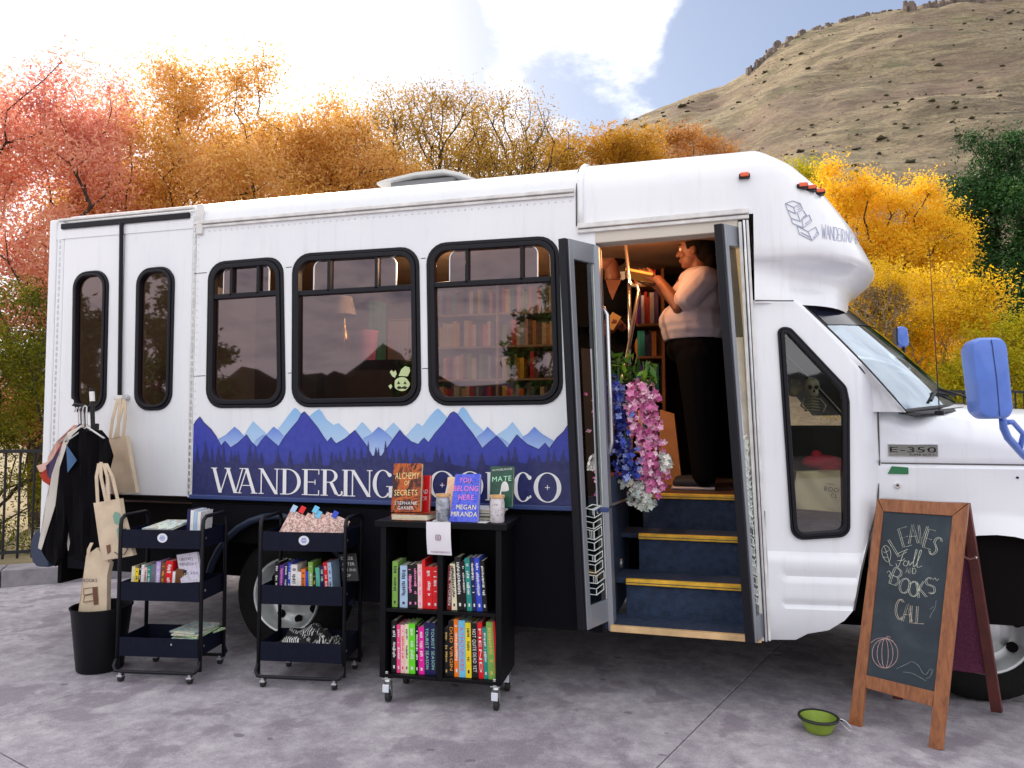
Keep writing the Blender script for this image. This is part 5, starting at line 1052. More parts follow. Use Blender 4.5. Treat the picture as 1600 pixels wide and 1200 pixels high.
MB().ring([(a.x,tz),(b.x,tz),(b.x,b.z),(a.x,b.z)], [(a.x+.008,tz+.008),(b.x-.008,tz+.008),(b.x-.008,b.z-.008),(a.x+.008,b.z-.008)], .84, .855).build('frame', mat('gold_frame', (.7,.5,.2), .3, .8), fr); MB().box2((a.x+.008, .846, tz+.008), (b.x-.008, .853, b.z-.008)).build('picture', mat('dim_card', (.22,.20,.20), .7), fr)
# pumpkin sticker on the middle window
st_ = empty('pumpkin_sticker', PY(622, 608, .010), 'pale green pumpkin sticker in the corner of the middle bus window', 'sticker'); M_stk = mat('sticker_green', (.50,.60,.30), .6); YS = .0085
def spoly(pts, name, m, y=YS): mb = MB(); plate(mb, [XZ(*p) for p in pts], yf=lambda x, z: y); return mb.build(name, m, st_)
pk = spoly([(627+12*math.cos(a/24*6.283)*(1+.06*math.cos(a/24*6.283*5)), 600+11*math.sin(a/24*6.283)) for a in range(24)], 'pumpkin', M_stk)
for ex in (622, 632): spoly([(ex-2.5, 600), (ex+2.5, 600), (ex, 595)], 'eye', M_dark, YS-.0015)
spoly([(619,605),(623,603),(627,605),(631,603),(636,605),(633,608),(627,607),(621,608)], 'mouth', M_dark, YS-.0015)
spoly([(612,588),(608,581),(611,578),(614,581),(617,578),(619,584),(616,590)], 'small_cat', M_stk); spoly([(622,587),(626,577),(632,572),(639,574),(640,580),(636,588)], 'cap_shape', M_stk); spoly([(610,600),(612,604),(609,608),(606,603)], 'small_bat', M_stk)
# grab rails
M_ss = mat('steel_rail', (.62,.62,.64), .22, .95)
def rail_thing(pts, r_, name, y=None): return MB().tube(pts, r_, 8).build(name, M_ss, bus, smooth=True)
rail_thing([PY(936,480,.10), PY(943,482,.07), PY(949,492,.06), PY(956,690,.06), PY(953,706,.07), PY(945,712,.10)], .013, 'grab_rail')
rail_thing([PY(976,372,.95), PY(984,440,.95), PY(989,446,.93), PY(996,447,.9), PY(998,455,.88), PY(990,500,.75), PY(966,634,.45), PY(948,712,.22)], .013, 'grab_rail')
rail_thing([PY(983,440,.97), PY(984,520,.97), PY(985,640,.97)], .013, 'grab_rail')
# partition beside the steps on the left
a, b = PY(944,712,.10), PY(1000,705,.9); MB().add([(SX0-.01,.10,FZ-.02),(SX0+.08,.74,FZ-.02),(SX0+.08,.74,FZ+.14),(SX0-.01,.10,FZ+.14)], [(0,1,2,3)]).build('modesty_panel', M_step, bus); MB().tube([(SX0-.01,.10,FZ-.01),(SX0+.08,.74,FZ-.01)], .008, 6).build('panel_edge', M_alu, bus)
# paper bag standing on the floor behind the flowers
p = PY(1048, 728, 1.35); a = PY(1036,640,1.35); x0, x1 = PY(1030,700,1.35).x, PY(1066,700,1.35).x; pb_ = MB(); z1 = PY(1040,640,1.35).z
pb_.hexa([(x0,1.3,FZ+.002),(x1,1.3,FZ+.002),(x1-.05,1.32,z1-.03),(x0+.01,1.32,z1),(x0,1.42,FZ+.002),(x1,1.42,FZ+.002),(x1-.05,1.40,z1-.03),(x0+.01,1.40,z1)]); thing(pb_, 'paper_bag', mat('kraft_paper', (.45,.20,.07), .8, var=.15), 'brown paper bag on the bus floor behind the flowers', 'bag', bev=.004)
# ---- flowers hanging at the entrance
gar = empty('flower_garland', PY(1000, 795, .22), 'artificial blue, pink and white flower garland hanging beside the bus steps', 'garland')
rs = np.random.RandomState(9)
def florets(name, cols, strands, count, size):
    mb = MB(); 
    for k in range(count):
        P, w0, w1 = strands[rs.choice(len(strands), p=np.array([s[3] for s in strands])/sum(s[3] for s in strands))][:3]; u = rs.random()*(len(P)-1); i = int(u); f_ = u-i; wd = w0+(w1-w0)*u/(len(P)-1)
        px = P[i][0]*(1-f_)+P[i+1][0]*f_+rs.normal()*wd*.5; py = P[i][1]*(1-f_)+P[i+1][1]*f_+rs.normal()*4; y = .22+rs.normal()*.035+(.10 if py < 600 else 0)
        c = PY(px, py, y); nrm = Vector((rs.normal()*.6, -1+rs.normal()*.5, rs.normal()*.6)).normalized(); u_ = nrm.orthogonal().normalized(); v_ = nrm.cross(u_); a0 = rs.random()*6.28; s_ = size*rs.uniform(.6, 1.3); np_ = 4 if rs.random() < .5 else 5; mb.cur = rs.randint(len(cols))
        for q in range(np_):
            a = a0+q*6.283/np_; d1 = u_*math.cos(a)+v_*math.sin(a); d2 = -u_*math.sin(a)+v_*math.cos(a)
            mb.add([c-nrm*.004, c+d1*s_*.55+d2*s_*.42+nrm*s_*.25, c+d1*s_*1.05+nrm*s_*rs.uniform(-.1,.5), c+d1*s_*.55-d2*s_*.42+nrm*s_*.25], [(0,1,2,3)])
    mb.build(name, [mat(name+str(i), c, .7) for i, c in enumerate(cols)], gar, kind='stuff', fix=False)
florets('blue_blossom', ['#2a3a9c','#4458bc','#7488d0','#1c2878','#98a8dc'], [([(960,592),(966,640),(970,690),(980,725),(990,745)], 13, 22, 1)], 420, .018)
florets('pink_blossom', ['#d470a8','#e696c2','#f0bcd6','#bc5890','#f4d4e2'], [([(1004,596),(1012,640),(1014,690),(1020,735),(1024,770)], 15, 25, 3), ([(988,600),(986,640),(992,680)], 6, 9, 1)], 620, .019)
florets('white_blossom', ['#d8d8d0','#c4ccc2','#e8e6de','#a8b4b0'], [([(990,755),(1004,780),(1010,792)], 16, 17, 2), ([(1038,715),(1042,735)], 7, 7, .7)], 190, .019)
mb = MB()
for k in range(120):
    px = rs.uniform(955, 1024); c = PY(px, 560+rs.uniform(-6, 40)*(1 if px < 1000 else .8)+max(0, px-985)*.4, .30+rs.normal()*.03); a = Vector((rs.normal()*.7, rs.normal()*.4, -abs(rs.normal()))).normalized(); b = a.orthogonal().normalized(); b = Matrix.Rotation(rs.random()*6.28, 3, a) @ b; l = rs.uniform(.022, .045); mb.cur = rs.randint(3); mb.add([c-a*l, c+b*l*.4, c+a*l, c-b*l*.4], [(0,1,2,3)])
mb.build('leaves', [mat('garland_leaf%d' % i, c, .5) for i, c in enumerate(('#3f6a1c','#6d9a24','#2c4a18'))], gar, kind='stuff', fix=False)
MB().tube([PY(965,560,.3), PY(970,640,.22), PY(990,750,.22)], .006, 5).build('stem', mat('stem_green', (.05,.10,.03), .7), gar); MB().tube([PY(1005,565,.3), PY(1012,680,.22), PY(1022,765,.22)], .006, 5).build('stem', _mats['stem_green'], gar)
# ---- behind the cab window: skull figure, red toy, bag, box
M_bone = mat('bone', (.62,.54,.36), .6, var=.15, vscale=20)
c = PY(1268, 606, .50); sk = empty('skeleton_figure', (c.x, .5, PY(1268,640,.5).z), 'small cream skeleton figure with a skull behind the cab window', 'figure')
mb = MB(); mb.ell(c+Vector((0,.01,.012)), (.045,.055,.048)); mb.ell(c+Vector((.008,-.012,-.030)), (.028,.034,.026)); so = mb.build('skull', M_bone, sk, smooth=True); md = so.modifiers.new('r', 'REMESH'); md.mode = 'VOXEL'; md.voxel_size = .004; md.use_smooth_shade = True; CONVERT.append(so)
for dx in (-.012, .022): MB().ell(c+Vector((dx,-.042,.002)), (.011,.010,.012)).build('eye_socket', M_dark, so, smooth=True)
MB().ell(c+Vector((.008,-.044,-.020)), (.006,.006,.008)).build('nose_hole', M_dark, so); MB().box(c+Vector((.008,-.045,-.038)), (.026,.006,.006)).build('teeth', M_page, so)
mb = MB(); mb.tube([c+Vector((0,.01,-.04)), c+Vector((-.005,.01,-.13))], .010, 6)
for k in range(5): mb.tube([c+Vector((-.04,.0,-.065-k*.016)), c+Vector((0,-.03,-.06-k*.016)), c+Vector((.04,.0,-.065-k*.016))], .0045, 5)
mb.build('rib_cage', M_bone, sk, smooth=True); MB().tube([c+Vector((-.04,0,-.06)), c+Vector((-.06,-.02,-.10)), c+Vector((-.03,-.05,-.13))], .006, 5).build('arm', M_bone, sk, smooth=True); MB().tube([c+Vector((.04,0,-.06)), c+Vector((.07,-.02,-.10)), c+Vector((.05,-.05,-.14))], .006, 5).build('arm', M_bone, sk, smooth=True)
mb = MB(); q = PY(1240,612,.55)
for k in range(26): a = rs.uniform(0, 6.28); mb.tube([q, q+Vector((math.cos(a)*.06, rs.normal()*.02, abs(math.sin(a))*.07))], .0018, 4)
mb.ell(q, (.035,.03,.03)); thing(mb, 'dried_flower', M_bone, 'spiky dried pale flower left of the skull in the cab window', 'flower')
z0 = PY(1262,642,.5).z; cons = MB().box2((.30,.36,1.0), (.78,.75,PY(1262,640,.5).z-.09)); thing(cons, 'dash_console', M_dark, 'dark console carrying the skeleton figure inside the cab', 'console', bev=.02)
q0 = PY(1255,740,.22); mb = MB(); bb0 = PY(1243,795,.20); bb1 = PY(1312,735,.20)
bag_y = lambda x, z: .20+.012*math.sin(x*40+z*25)
mb = MB(); plate(mb, [(bb0.x-.02, bb0.z), (bb1.x, bb0.z-.01), (bb1.x, bb1.z), (bb0.x+.10, bb1.z-.005), (bb0.x+.01, bb1.z-.012)], yf=bag_y, th=.06, grid=.02); M_canvas = mat('canvas', (.62,.50,.36), .9, var=.10, vscale=12, bump=.3, bscale=300)
cb = empty('canvas_bag', ((bb0.x+bb1.x)/2, .2, bb0.z), 'cream printed book club bag lying behind the cab window', 'bag'); mb.build('bag_body', mat('cream_canvas', (.66,.57,.34), .9, bump=.3, bscale=250), cb, smooth='auto')
tx = MB(); q = PY(1299,768,.18); text(tx, 'BOO', (q.x, .183, q.z), (1,0,-.12), (.12,0,1), .022); text(tx, 'CL', (q.x+.012, .183, q.z-.032), (1,0,-.12), (.12,0,1), .020); text(tx, 'readers', (q.x, .183, q.z+.034), (1,0,-.12), (.12,0,1), .010); tx.build('print', M_td, cb)
mb = MB(); q = PY(1285,722,.30); mb.ell(q, (.11,.05,.04)); mb.ell(q+Vector((-.03,-.01,.035)), (.03,.03,.03)); mb.ell(q+Vector((.05,0,-.02)), (.08,.05,.05)); thing(mb, 'plush_toy', mat('red_plush', (.50,.02,.05), .9, bump=.5, bscale=120), 'red and pink plush toy above the bag in the cab window', 'toy', smooth=True)
a, b = PY(1240,845,.33), PY(1318,728,.33); mb = MB().box2((a.x, .30, 1.0), (b.x, .55, PY(1260,735,.33).z)); thing(mb, 'cardboard_box', mat('cardboard', (.22,.10,.06), .85), 'brown box behind the cream bag in the cab', 'box', bev=.004)
MB3 = MB().box2((PY(1238,840,.12).x, .08, PY(1240,838,.12).z-.03), (PY(1322,840,.12).x, .30, PY(1240,800,.12).z-.045)); thing(MB3, 'dark_blanket', mat('navy_cloth', (.015,.018,.04), .9), 'dark folded cloth below the bag in the cab window', 'cloth', bev=.02)
# ---- people
M_skin = mat('brown_skin', (.15,.062,.04), .55, var=.08, vscale=30); M_skin2 = mat('warm_skin', (.20,.075,.045), .55, var=.08, vscale=30); M_hair = mat('dark_hair', (.005,.004,.004), .8, bump=.5, bscale=150, spec=.12)
def remesh(o, v, sm=6):
    md = o.modifiers.new('r', 'REMESH'); md.mode = 'VOXEL'; md.voxel_size = v; md.use_smooth_shade = True
    if sm: s_ = o.modifiers.new('s', 'SMOOTH'); s_.iterations = sm; s_.factor = .5
    CONVERT.append(o)
def hand(mb, w_, d, up, side, curl, L_=.185, grip=.018):
    """palm with five bent fingers: d points along the hand, up is the palm's normal (fingers curl towards it), side to the thumb"""
    d, up, side = Vector(d).normalized(), Vector(up).normalized(), Vector(side).normalized(); pc = w_+d*L_*.27
    rot = Matrix((d, side, up)).transposed(); mb.ell(pc, (L_*.29, L_*.225, .017), rot, 12, 8)
    for i, (off, ln) in enumerate(((.165,.40),(.055,.45),(-.055,.42),(-.16,.33))):
        p = w_+d*L_*.50+side*L_*off; a = 0; q = p; r_ = .0095-.0006*i
        for s_ in range(3): a += curl*(.6, 1.0, .8)[s_]; n_ = q+(d*math.cos(a)+up*math.sin(a))*L_*ln*(.45,.32,.26)[s_]; mb.cap(q, n_, r_, r_*.9, 7); q = n_; r_ *= .9
    p = w_+d*L_*.12+side*L_*.17; q = p+(d*.55+side*.7+up*.35).normalized()*L_*.24; mb.cap(p, q, .0125, .0105, 7); mb.cap(q, q+(d*.8+side*.1+up*.7*curl+up*.1).normalized()*L_*.17, .0105, .009, 7)
def head(mb, c, f, s_=1.0):
    """f = horizontal facing; c = centre of the skull"""
    f = Vector(f).normalized(); z = Vector((0,0,1)); r_ = f.cross(z); rot = Matrix((f, r_, z)).transposed()
    mb.ell(c+z*.02*s_, (.098*s_,.076*s_,.105*s_), rot, 18, 12); mb.ell(c+f*.028*s_-z*.055*s_, (.066*s_,.058*s_,.068*s_), rot, 16, 10); mb.ell(c+f*.062*s_-z*.098*s_, (.026*s_,.030*s_,.020*s_), rot)
    mb.cap(c+f*.094*s_+z*.012*s_, c+f*.112*s_-z*.024*s_, .010*s_, .015*s_, 8)                              # nose
    for q in (-1, 1): mb.ell(c+f*.100*s_-z*.024*s_+r_*q*.012*s_, (.010*s_,.009*s_,.008*s_), rot); mb.ell(c-f*.005*s_+r_*q*.078*s_-z*.012*s_, (.020*s_,.010*s_,.032*s_), rot); mb.ell(c+f*.088*s_+r_*q*.032*s_+z*.028*s_, (.014*s_,.020*s_,.007*s_), rot); mb.ell(c+f*.070*s_+r_*q*.040*s_-z*.030*s_, (.022*s_,.020*s_,.022*s_), rot)
    mb.ell(c+f*.092*s_-z*.056*s_, (.014*s_,.024*s_,.0075*s_), rot); mb.ell(c+f*.090*s_-z*.068*s_, (.014*s_,.022*s_,.008*s_), rot)
def face_parts(c, f, root, s_=1.0, lip=(.28,.07,.06)):
    f = Vector(f).normalized(); z = Vector((0,0,1)); r_ = f.cross(z)
    for q in (-1, 1):
        e = MB().ell(c+f*.084*s_+r_*q*.032*s_+z*.010*s_, (.013*s_,)*3).build('eye', mat('eye_white', (.6,.55,.5), .3), root, smooth=True); MB().ell(c+f*.093*s_+r_*q*.032*s_+z*.010*s_, (.006*s_,)*3).build('iris', M_dark, e, smooth=True)
        MB().tube([c+f*.094*s_+r_*q*.016*s_+z*.034*s_, c+f*.096*s_+r_*q*.034*s_+z*.040*s_, c+f*.084*s_+r_*q*.052*s_+z*.034*s_], .0035*s_, 5).build('eyebrow', M_hair, root)
# right: standing in profile, facing left, holding an open book up to the shelf
YP = 1.18
def Q(px, py, dy=0.0): return PY(px, py, YP+dy)
prR = empty('person', (Q(1090,755).x, YP, FZ), 'person in a pale T-shirt and black trousers holding an open book at the shelf', 'person')
fR = Vector((-1, .12, 0)); hc = Q(1085, 392); mb = MB(); head(mb, hc, fR, 1.02)
mb.cap(hc+Vector((.025,0,-.08)), Q(1095, 424), .056, .064); mb.ell(Q(1092,455), (.17,.20,.16)); mb.ell(Q(1085,500), (.19,.22,.18)); mb.ell(Q(1092,545), (.17,.20,.14))
shN, elN, wrN = Q(1098,440,-.19), Q(1062,480,-.20), Q(1029,437,-.10); shF, elF, wrF = Q(1090,440,.19), Q(1060,474,.18), Q(1026,446,.12)
for a, b, c_ in ((shN, elN, wrN), (shF, elF, wrF)): mb.cap(a, b, .068, .052); mb.cap(b, c_, .050, .032)
hand(mb, wrN, Vector((-.85,.1,.35)), Vector((-.1,.9,.3)), Vector((-.3,-.2,.9)), .75); hand(mb, wrF, Vector((-.9,-.1,.15)), Vector((0,-.3,.95)), Vector((-.2,-.9,0)), .45)
for s_ in (-1, 1):
    hip, kn, an = Q(1094,552,s_*.10), Q(1094,650,s_*.11), Q(1100,744,s_*.11); mb.cap(hip, kn, .095, .062); mb.cap(kn, an, .060, .040)
    mb.cap(Vector((an.x, an.y, FZ+.045)), Vector((an.x-.13, an.y, FZ+.035)), .040, .034)
bd = mb.build('body', M_skin, prR); remesh(bd, .007, 5); face_parts(hc, fR, prR, 1.02)
mb = MB(); mb.ell(Q(1094,440), (.155,.215,.10)); mb.ell(Q(1090,465), (.190,.225,.165)); mb.ell(Q(1080,502), (.222,.245,.15)); mb.ell(Q(1083,515), (.215,.24,.10)); mb.lathe([(.05,.0),(.20,-.02),(.222,.05),(.05,.07)], Q(1084,528), 20)
for a, b in ((shN, elN), (shF, elF)): e = a+(b-a)*.72; mb.cap(a+Vector((.01,0,.01)), e, .092, .086)
sh = mb.build('t_shirt', mat('pale_tshirt', (.46,.42,.50), .9, var=.10, vscale=6, bump=.6, bscale=14), prR); remesh(sh, .009, 8)
mb = MB(); mb.ell(Q(1088,545), (.205,.225,.13))
for s_ in (-1, 1):
    hip, kn, an = Q(1090,560,s_*.10), Q(1094,650,s_*.11), Q(1100,744,s_*.11); mb.cap(hip, kn, .145, .105); mb.cap(kn, an, .105, .080)
tr_ = mb.build('trousers', mat('black_cloth', (.004,.004,.005), .95, spec=.08), prR); remesh(tr_, .010, 6)
for s_ in (-1, 1):
    an = Q(1100,744,s_*.11); mb = MB(); mb.cap((an.x+.03, an.y, FZ+.055), (an.x-.03, an.y, FZ+.06), .045, .045); mb.cap((an.x-.03, an.y, FZ+.045), (an.x-.17, an.y, FZ+.04), .044, .036); so = mb.build('shoe', mat('dark_shoe', (.02,.02,.03), .6), prR); remesh(so, .007, 4)
    MB().box((an.x-.07, an.y, FZ+.010), (.28,.088,.019)).build('sole', mat('shoe_sole', (.55,.50,.55), .6), so, bev=.008)
mb = MB(); mb.ell(hc+Vector((.015,0,.032)), (.104,.086,.112)); mb.ell(hc+Vector((.075,0,-.02)), (.085,.085,.10)); mb.ell(hc+Vector((.105,0,-.08)), (.06,.08,.11)); hr = mb.build('hair', M_hair, prR); remesh(hr, .007, 3)
ob = MB(); bc = wrN+Vector((-.13,.10,.03)); 
for s_ in (-1, 1): ob.box(bc+Vector((0,.07*s_,.012)), (.19,.135,.018), rotm(0, .25, s_*.22))
thing(ob, 'open_book', mat('book_amber2', (.55,.30,.08), .6), 'open book held up in both hands at the orange shelf', 'book', bev=.003)
# left: standing in a dark top, looking left, a small card in hand
YP2 = 1.55
def Q(px, py, dy=0.0): return PY(px, py, YP2+dy)
prL = empty('person', (Q(956,700).x, YP2, FZ), 'person in a black V-neck top just inside the door looking left', 'person')
fL = Vector((-.86, -.5, 0)); hc = Q(953, 399); mb = MB(); head(mb, hc, fL, .98)
mb.cap(hc+Vector((.012,0,-.08)), Q(958, 432), .052, .060); mb.ell(Q(958,470), (.18,.13,.16)); mb.ell(Q(958,520), (.165,.125,.15)); mb.ell(Q(958,562), (.16,.13,.12))
shs = [Q(936,447,-.05), Q(980,449,.05)]; els = [Q(938,500,-.10), Q(982,505,-.02)]; wrs = [Q(950,520,-.26), Q(972,512,-.24)]
for a, b, c_ in zip(shs, els, wrs): mb.cap(a, b, .052, .042); mb.cap(b, c_, .041, .028)
hand(mb, wrs[0], Vector((.5,-.7,.3)), Vector((.2,.3,.9)), Vector((-.8,-.4,.2)), .7); hand(mb, wrs[1], Vector((-.6,-.7,.1)), Vector((-.2,.2,.95)), Vector((.7,-.6,0)), .7)
for s_ in (-1, 1):
    hip, kn, an = Q(958+12*s_,575), Q(958+12*s_,655), Q(958+12*s_,730); mb.cap(hip, kn, .085, .056); mb.cap(kn, an, .054, .036); mb.cap(Vector((an.x, an.y, FZ+.045)), Vector((an.x-.10, an.y-.06, FZ+.035)), .038, .032)
bd = mb.build('body', M_skin2, prL); remesh(bd, .007, 5); face_parts(hc, fL, prL, .98)
mb = MB(); mb.ell(Q(959,470,-.005), (.20,.150,.165)); mb.ell(Q(958,520,-.005), (.185,.150,.17)); mb.ell(Q(958,560), (.18,.15,.13))
for a, b, c_ in zip(shs, els, wrs): mb.cap(a, b, .068, .056); mb.cap(b, b+(c_-b)*.75, .056, .046)
tp = mb.build('black_top', mat('black_knit', (.005,.005,.006), .95, spec=.08), prL); remesh(tp, .009, 6)
vn = Q(957,448,-.145); mb = MB(); mb.add([Q(946,437,-.10), Q(971,437,-.12), Q(964,452,-.15), Q(957,469,-.155), Q(951,454,-.15)], [(0,1,2,3,4)]); mb.build('neckline', M_skin2, bd)
mb = MB(); 
for s_ in (-1, 1): hip, kn, an = Q(958+12*s_,575), Q(958+12*s_,655), Q(958+12*s_,726); mb.cap(hip, kn, .105, .078); mb.cap(kn, an, .078, .060)
mb.ell(Q(958,575), (.18,.14,.11)); tr_ = mb.build('trousers', _mats['black_cloth'], prL); remesh(tr_, .010, 6)
mb = MB(); mb.ell(hc+Vector((.022,.016,.038)), (.106,.096,.106)); mb.ell(hc+Vector((.055,.03,.01)), (.07,.075,.09)); hr = mb.build('hair', M_hair, prL); remesh(hr, .007, 3)
cc = (wrs[0]+wrs[1])/2+Vector((0,-.11,.05)); thing(MB().box(cc, (.07,.012,.11), rotm(.4, .5, .3)), 'gift_card', mat('kraft_card', (.62,.38,.12), .6), 'small tan card held by the person in the black top', 'card', bev=.002)
# ================================================================== FOREGROUND: CARTS, BOOKCASE, RACK, SIGN
M_cart = mat('cart_black', (.006,.006,.009), .45, 0, var=.2, vscale=20, spec=.35); M_cart2 = mat('cart_tray_blue_black', (.0045,.006,.018), .6, 0, spec=.2, var=.25, vscale=30)
M_cast = mat('caster_rubber', (.02,.02,.02), .6); M_zinc = mat('zinc', (.62,.64,.64), .3, .9)
def frame3(FL, FR, depth):
    FL = Vector((*FL, 0)); FR = Vector((*FR, 0)); ex = (FR-FL).normalized(); ey = Vector((-ex.y, ex.x, 0)); w_ = (FR-FL).length
    def P(x, y, z): return FL+ex*x+ey*y+Vector((0,0,z))
    rot = Matrix((ex, ey, Vector((0,0,1)))).transposed(); return P, w_, rot, math.atan2(ex.y, ex.x)
def caster(P, rot, x, y, parent, r_=.022, top=.055, big=False):
    c = P(x, y, r_)
    if big:
        b = MB().box(P(x, y, top-.004), (.05,.05,.006), rot).build('caster', M_zinc, parent, bev=.002); MB().lathe([(.014,0),(.018,.008),(.014,.020),(.0005,.020)], P(x, y, top-.028), 12).build('swivel', M_zinc, b, smooth='auto')
        for s in (-1, 1): MB().hexa([P(x+s*.016-.002, y-.014, top-.026), P(x+s*.016+.002, y-.014, top-.026), P(x+s*.016+.002, y+.012, r_), P(x+s*.016-.002, y+.012, r_), P(x+s*.016-.002, y+.016, top-.026), P(x+s*.016+.002, y+.016, top-.026), P(x+s*.016+.002, y+.030, r_), P(x+s*.016-.002, y+.030, r_)]).build('fork', M_zinc, b)
        MB().box(P(x, y-.030, top-.050), (.034,.010,.040), rot).build('brake_plate', mat('brake_plastic', (.70,.74,.80), .4), b, bev=.003); MB().box(P(x, y-.022, top+.016), (.020,.006,.040), rot).build('bracket', M_zinc, b, bev=.003)
        MB().cyl(P(x-.012, y+.014, r_), P(x+.012, y+.014, r_), r_, 20).build('wheel', M_cast, b, bev=.003); return b
    b = MB().cyl(P(x, y, top), P(x, y, r_*1.6), .009, 8).build('caster', M_zinc, parent); MB().cyl(P(x-.011, y+.010, r_), P(x+.011, y+.010, r_), r_, 18).build('wheel', M_cast, b, bev=.003)
    MB().box(P(x, y+.006, r_*1.5), (.030,.034,.012), rot).build('fork', M_zinc, b, bev=.003); return b
def cart(FL, FR, depth, label, zt, sticker):
    P, w_, rot, a = frame3(FL, FR, depth); r_ = empty('book_cart', P(w_/2, depth/2, 0), label, 'cart', 'rolling book carts'); h = .105
    for z in zt:
        t = MB(); tk = .003; c8 = [(0,0),(w_,0),(w_,depth),(0,depth)]; I = [(tk,tk),(w_-tk,tk),(w_-tk,depth-tk),(tk,depth-tk)]
        for i in range(4):
            j = (i+1) % 4; t.hexa([P(*c8[i], z-h), P(*c8[j], z-h), P(*c8[j], z), P(*c8[i], z), P(*I[i], z-h), P(*I[j], z-h), P(*I[j], z), P(*I[i], z)])
        tr = t.build('tray', M_cart2, r_, bev=.0015); MB().hexa([P(tk,tk,z-h+.003),P(w_-tk,tk,z-h+.003),P(w_-tk,depth-tk,z-h+.003),P(tk,depth-tk,z-h+.003),P(tk,tk,z-h),P(w_-tk,tk,z-h),P(w_-tk,depth-tk,z-h),P(tk,depth-tk,z-h)]).build('tray_floor', M_cart2, tr)
        for x in (-.007, w_+.007): MB().cyl(P(x, .05, z-.05), P(x+(-.004 if x < 0 else .004), .05, z-.05), .007, 10).build('bolt', M_zinc, tr)
    zt_ = zt[0]+.075
    for x in (-.012, w_+.012):                 # one bent tube each side: up the front leg, over as a handle, down the back leg
        pts = [P(x, .005, .06), P(x, .005, zt_-.05), P(x, .012, zt_-.018), P(x, .04, zt_), P(x, depth-.04, zt_), P(x, depth-.012, zt_-.018), P(x, depth-.005, zt_-.05), P(x, depth-.005, .06)]
        MB().tube(pts, .011, 8).build('side_tube', M_cart, r_, smooth=True)
    for y, oy in ((.0, -.03), (depth, .03)):
        b = MB().tube([P(-.012, y, .12), P(-.016, y+oy*.6, .085), P(.0, y+oy, .062), P(.03, y+oy, .058), P(w_-.03, y+oy, .058), P(w_, y+oy, .062), P(w_+.016, y+oy*.6, .085), P(w_+.012, y, .12)], .010, 8).build('base_tube', M_cart, r_, smooth=True)
        for x in (.03, w_-.03): caster(P, rot, x, y+oy, b)
    if sticker: 
        mb = MB(); c = P(w_*.52, -.0012, zt[0]-.045); n_ = 20; mb.add([c+rot @ Vector((.030*math.cos(6.283*i/n_), 0, .026*math.sin(6.283*i/n_))) for i in range(n_)], [tuple(range(n_))]); sk_ = mb.build('sticker', mat('sticker_white', (.72,.74,.80), .5), r_)
        tm = MB()
        for i, wd in enumerate((.024,.032,.034,.022)): c2 = P(w_*.52, -.0020, zt[0]-.034-.0075*i); tm.add([c2+rot @ Vector((s*wd/2, 0, q*.0018)) for s, q in ((-1,-1),(1,-1),(1,1),(-1,1))], [(0,1,2,3)])
        tm.build('sticker_print', mat('print_blue', (.08,.14,.5), .5), sk_)
    return P, w_, rot, a
rgC = random.Random(77)
def row(P, rz, x, y, z, items, desc, group, d=.13, first=1):
    """items: (colour, thickness, height, lean, ink, words)"""
    for k, (c, t, h, ln, ink, words) in enumerate(items):
        loc = P(x+t/2+max(0, math.sin(ln))*h*0, y, z+.001+abs(math.sin(ln))*t*.5); 
        o = book(loc, t, h, d, c, rz, '%s book, %s from the left %s' % (c, ORD(k+first), desc), group, lean=ln)
        if ink: spine_title(o, t, h, ink, words, rgC)
        x += t+.0012
    return x
# ---- left cart
Pa, wa, ra, aa = cart((-3.275,-.475), (-2.815,-.395), .28, 'black three tier cart nearest the clothes rack', (.842,.548,.238), True)
row(Pa, aa, .018, .06, .446, [('cream',.020,.175,.05,None,None),('yellow',.022,.165,.05,M_td,None),('black',.014,.185,.05,M_tw,None),('white',.016,.185,.04,M_tp,None),('blush',.018,.17,.04,M_td,None),('teal',.022,.18,.04,M_tw,None),('grey',.030,.19,.04,None,None),('lilac',.026,.205,.03,M_tw,None),('brown',.026,.20,.05,M_to,None),('red',.042,.21,.05,M_tw,None),('white',.016,.15,.06,None,None),('brown',.040,.165,.08,None,None),('black',.016,.16,.10,M_tg,None)], 'in the left cart', 'books on the left cart')
def cover_book(quad3, t, cov, name_label, group, lines, pages=True, spine=None):
    """front-facing book: quad3 = bl, br, tr, tl corners of its front cover, t thick, built as cover boards with a page block"""
    bl, br, tr, tl = [Vector(q) for q in quad3]; n_ = (br-bl).cross(tl-bl).normalized()
    if n_.dot(Vector(CAM)-bl) < 0: n_ = -n_
    r_ = empty('book', (bl+br)/2, name_label, 'book', group); e = .003
    def lay(q, t0, t1, nm, m): return MB().hexa([p-n_*t0 for p in q]+[p-n_*t1 for p in q]).build(nm, m, r_, bev=.0008)
    lay((bl, br, tr, tl), 0, e, 'front_cover', cov); lay((bl, br, tr, tl), t-e, t, 'back_cover', spine or cov); ex = (br-bl).normalized(); ez = (tl-bl).normalized()
    lay((bl+ex*.001+ez*.003, br-ex*.004+ez*.003, tr-ex*.004-ez*.003, tl+ex*.001-ez*.003), e, t-e, 'pages', M_page); lay((bl-ex*.0015, bl+ex*.001, tl+ex*.001, tl-ex*.0015), 0, t, 'spine', spine or cov)
    for (s, u, v, hh, wd, m) in lines:
        o_ = bl*(1-u)*(1-v)+br*u*(1-v)+tr*u*v+tl*(1-u)*v+n_*.0008; mb = MB(); text(mb, s, o_, ex, ez, hh, width=wd*(br-bl).length if wd else None); mb.build('cover_lettering', m, r_)
    return r_, n_
def upq(px, Y=None): return None
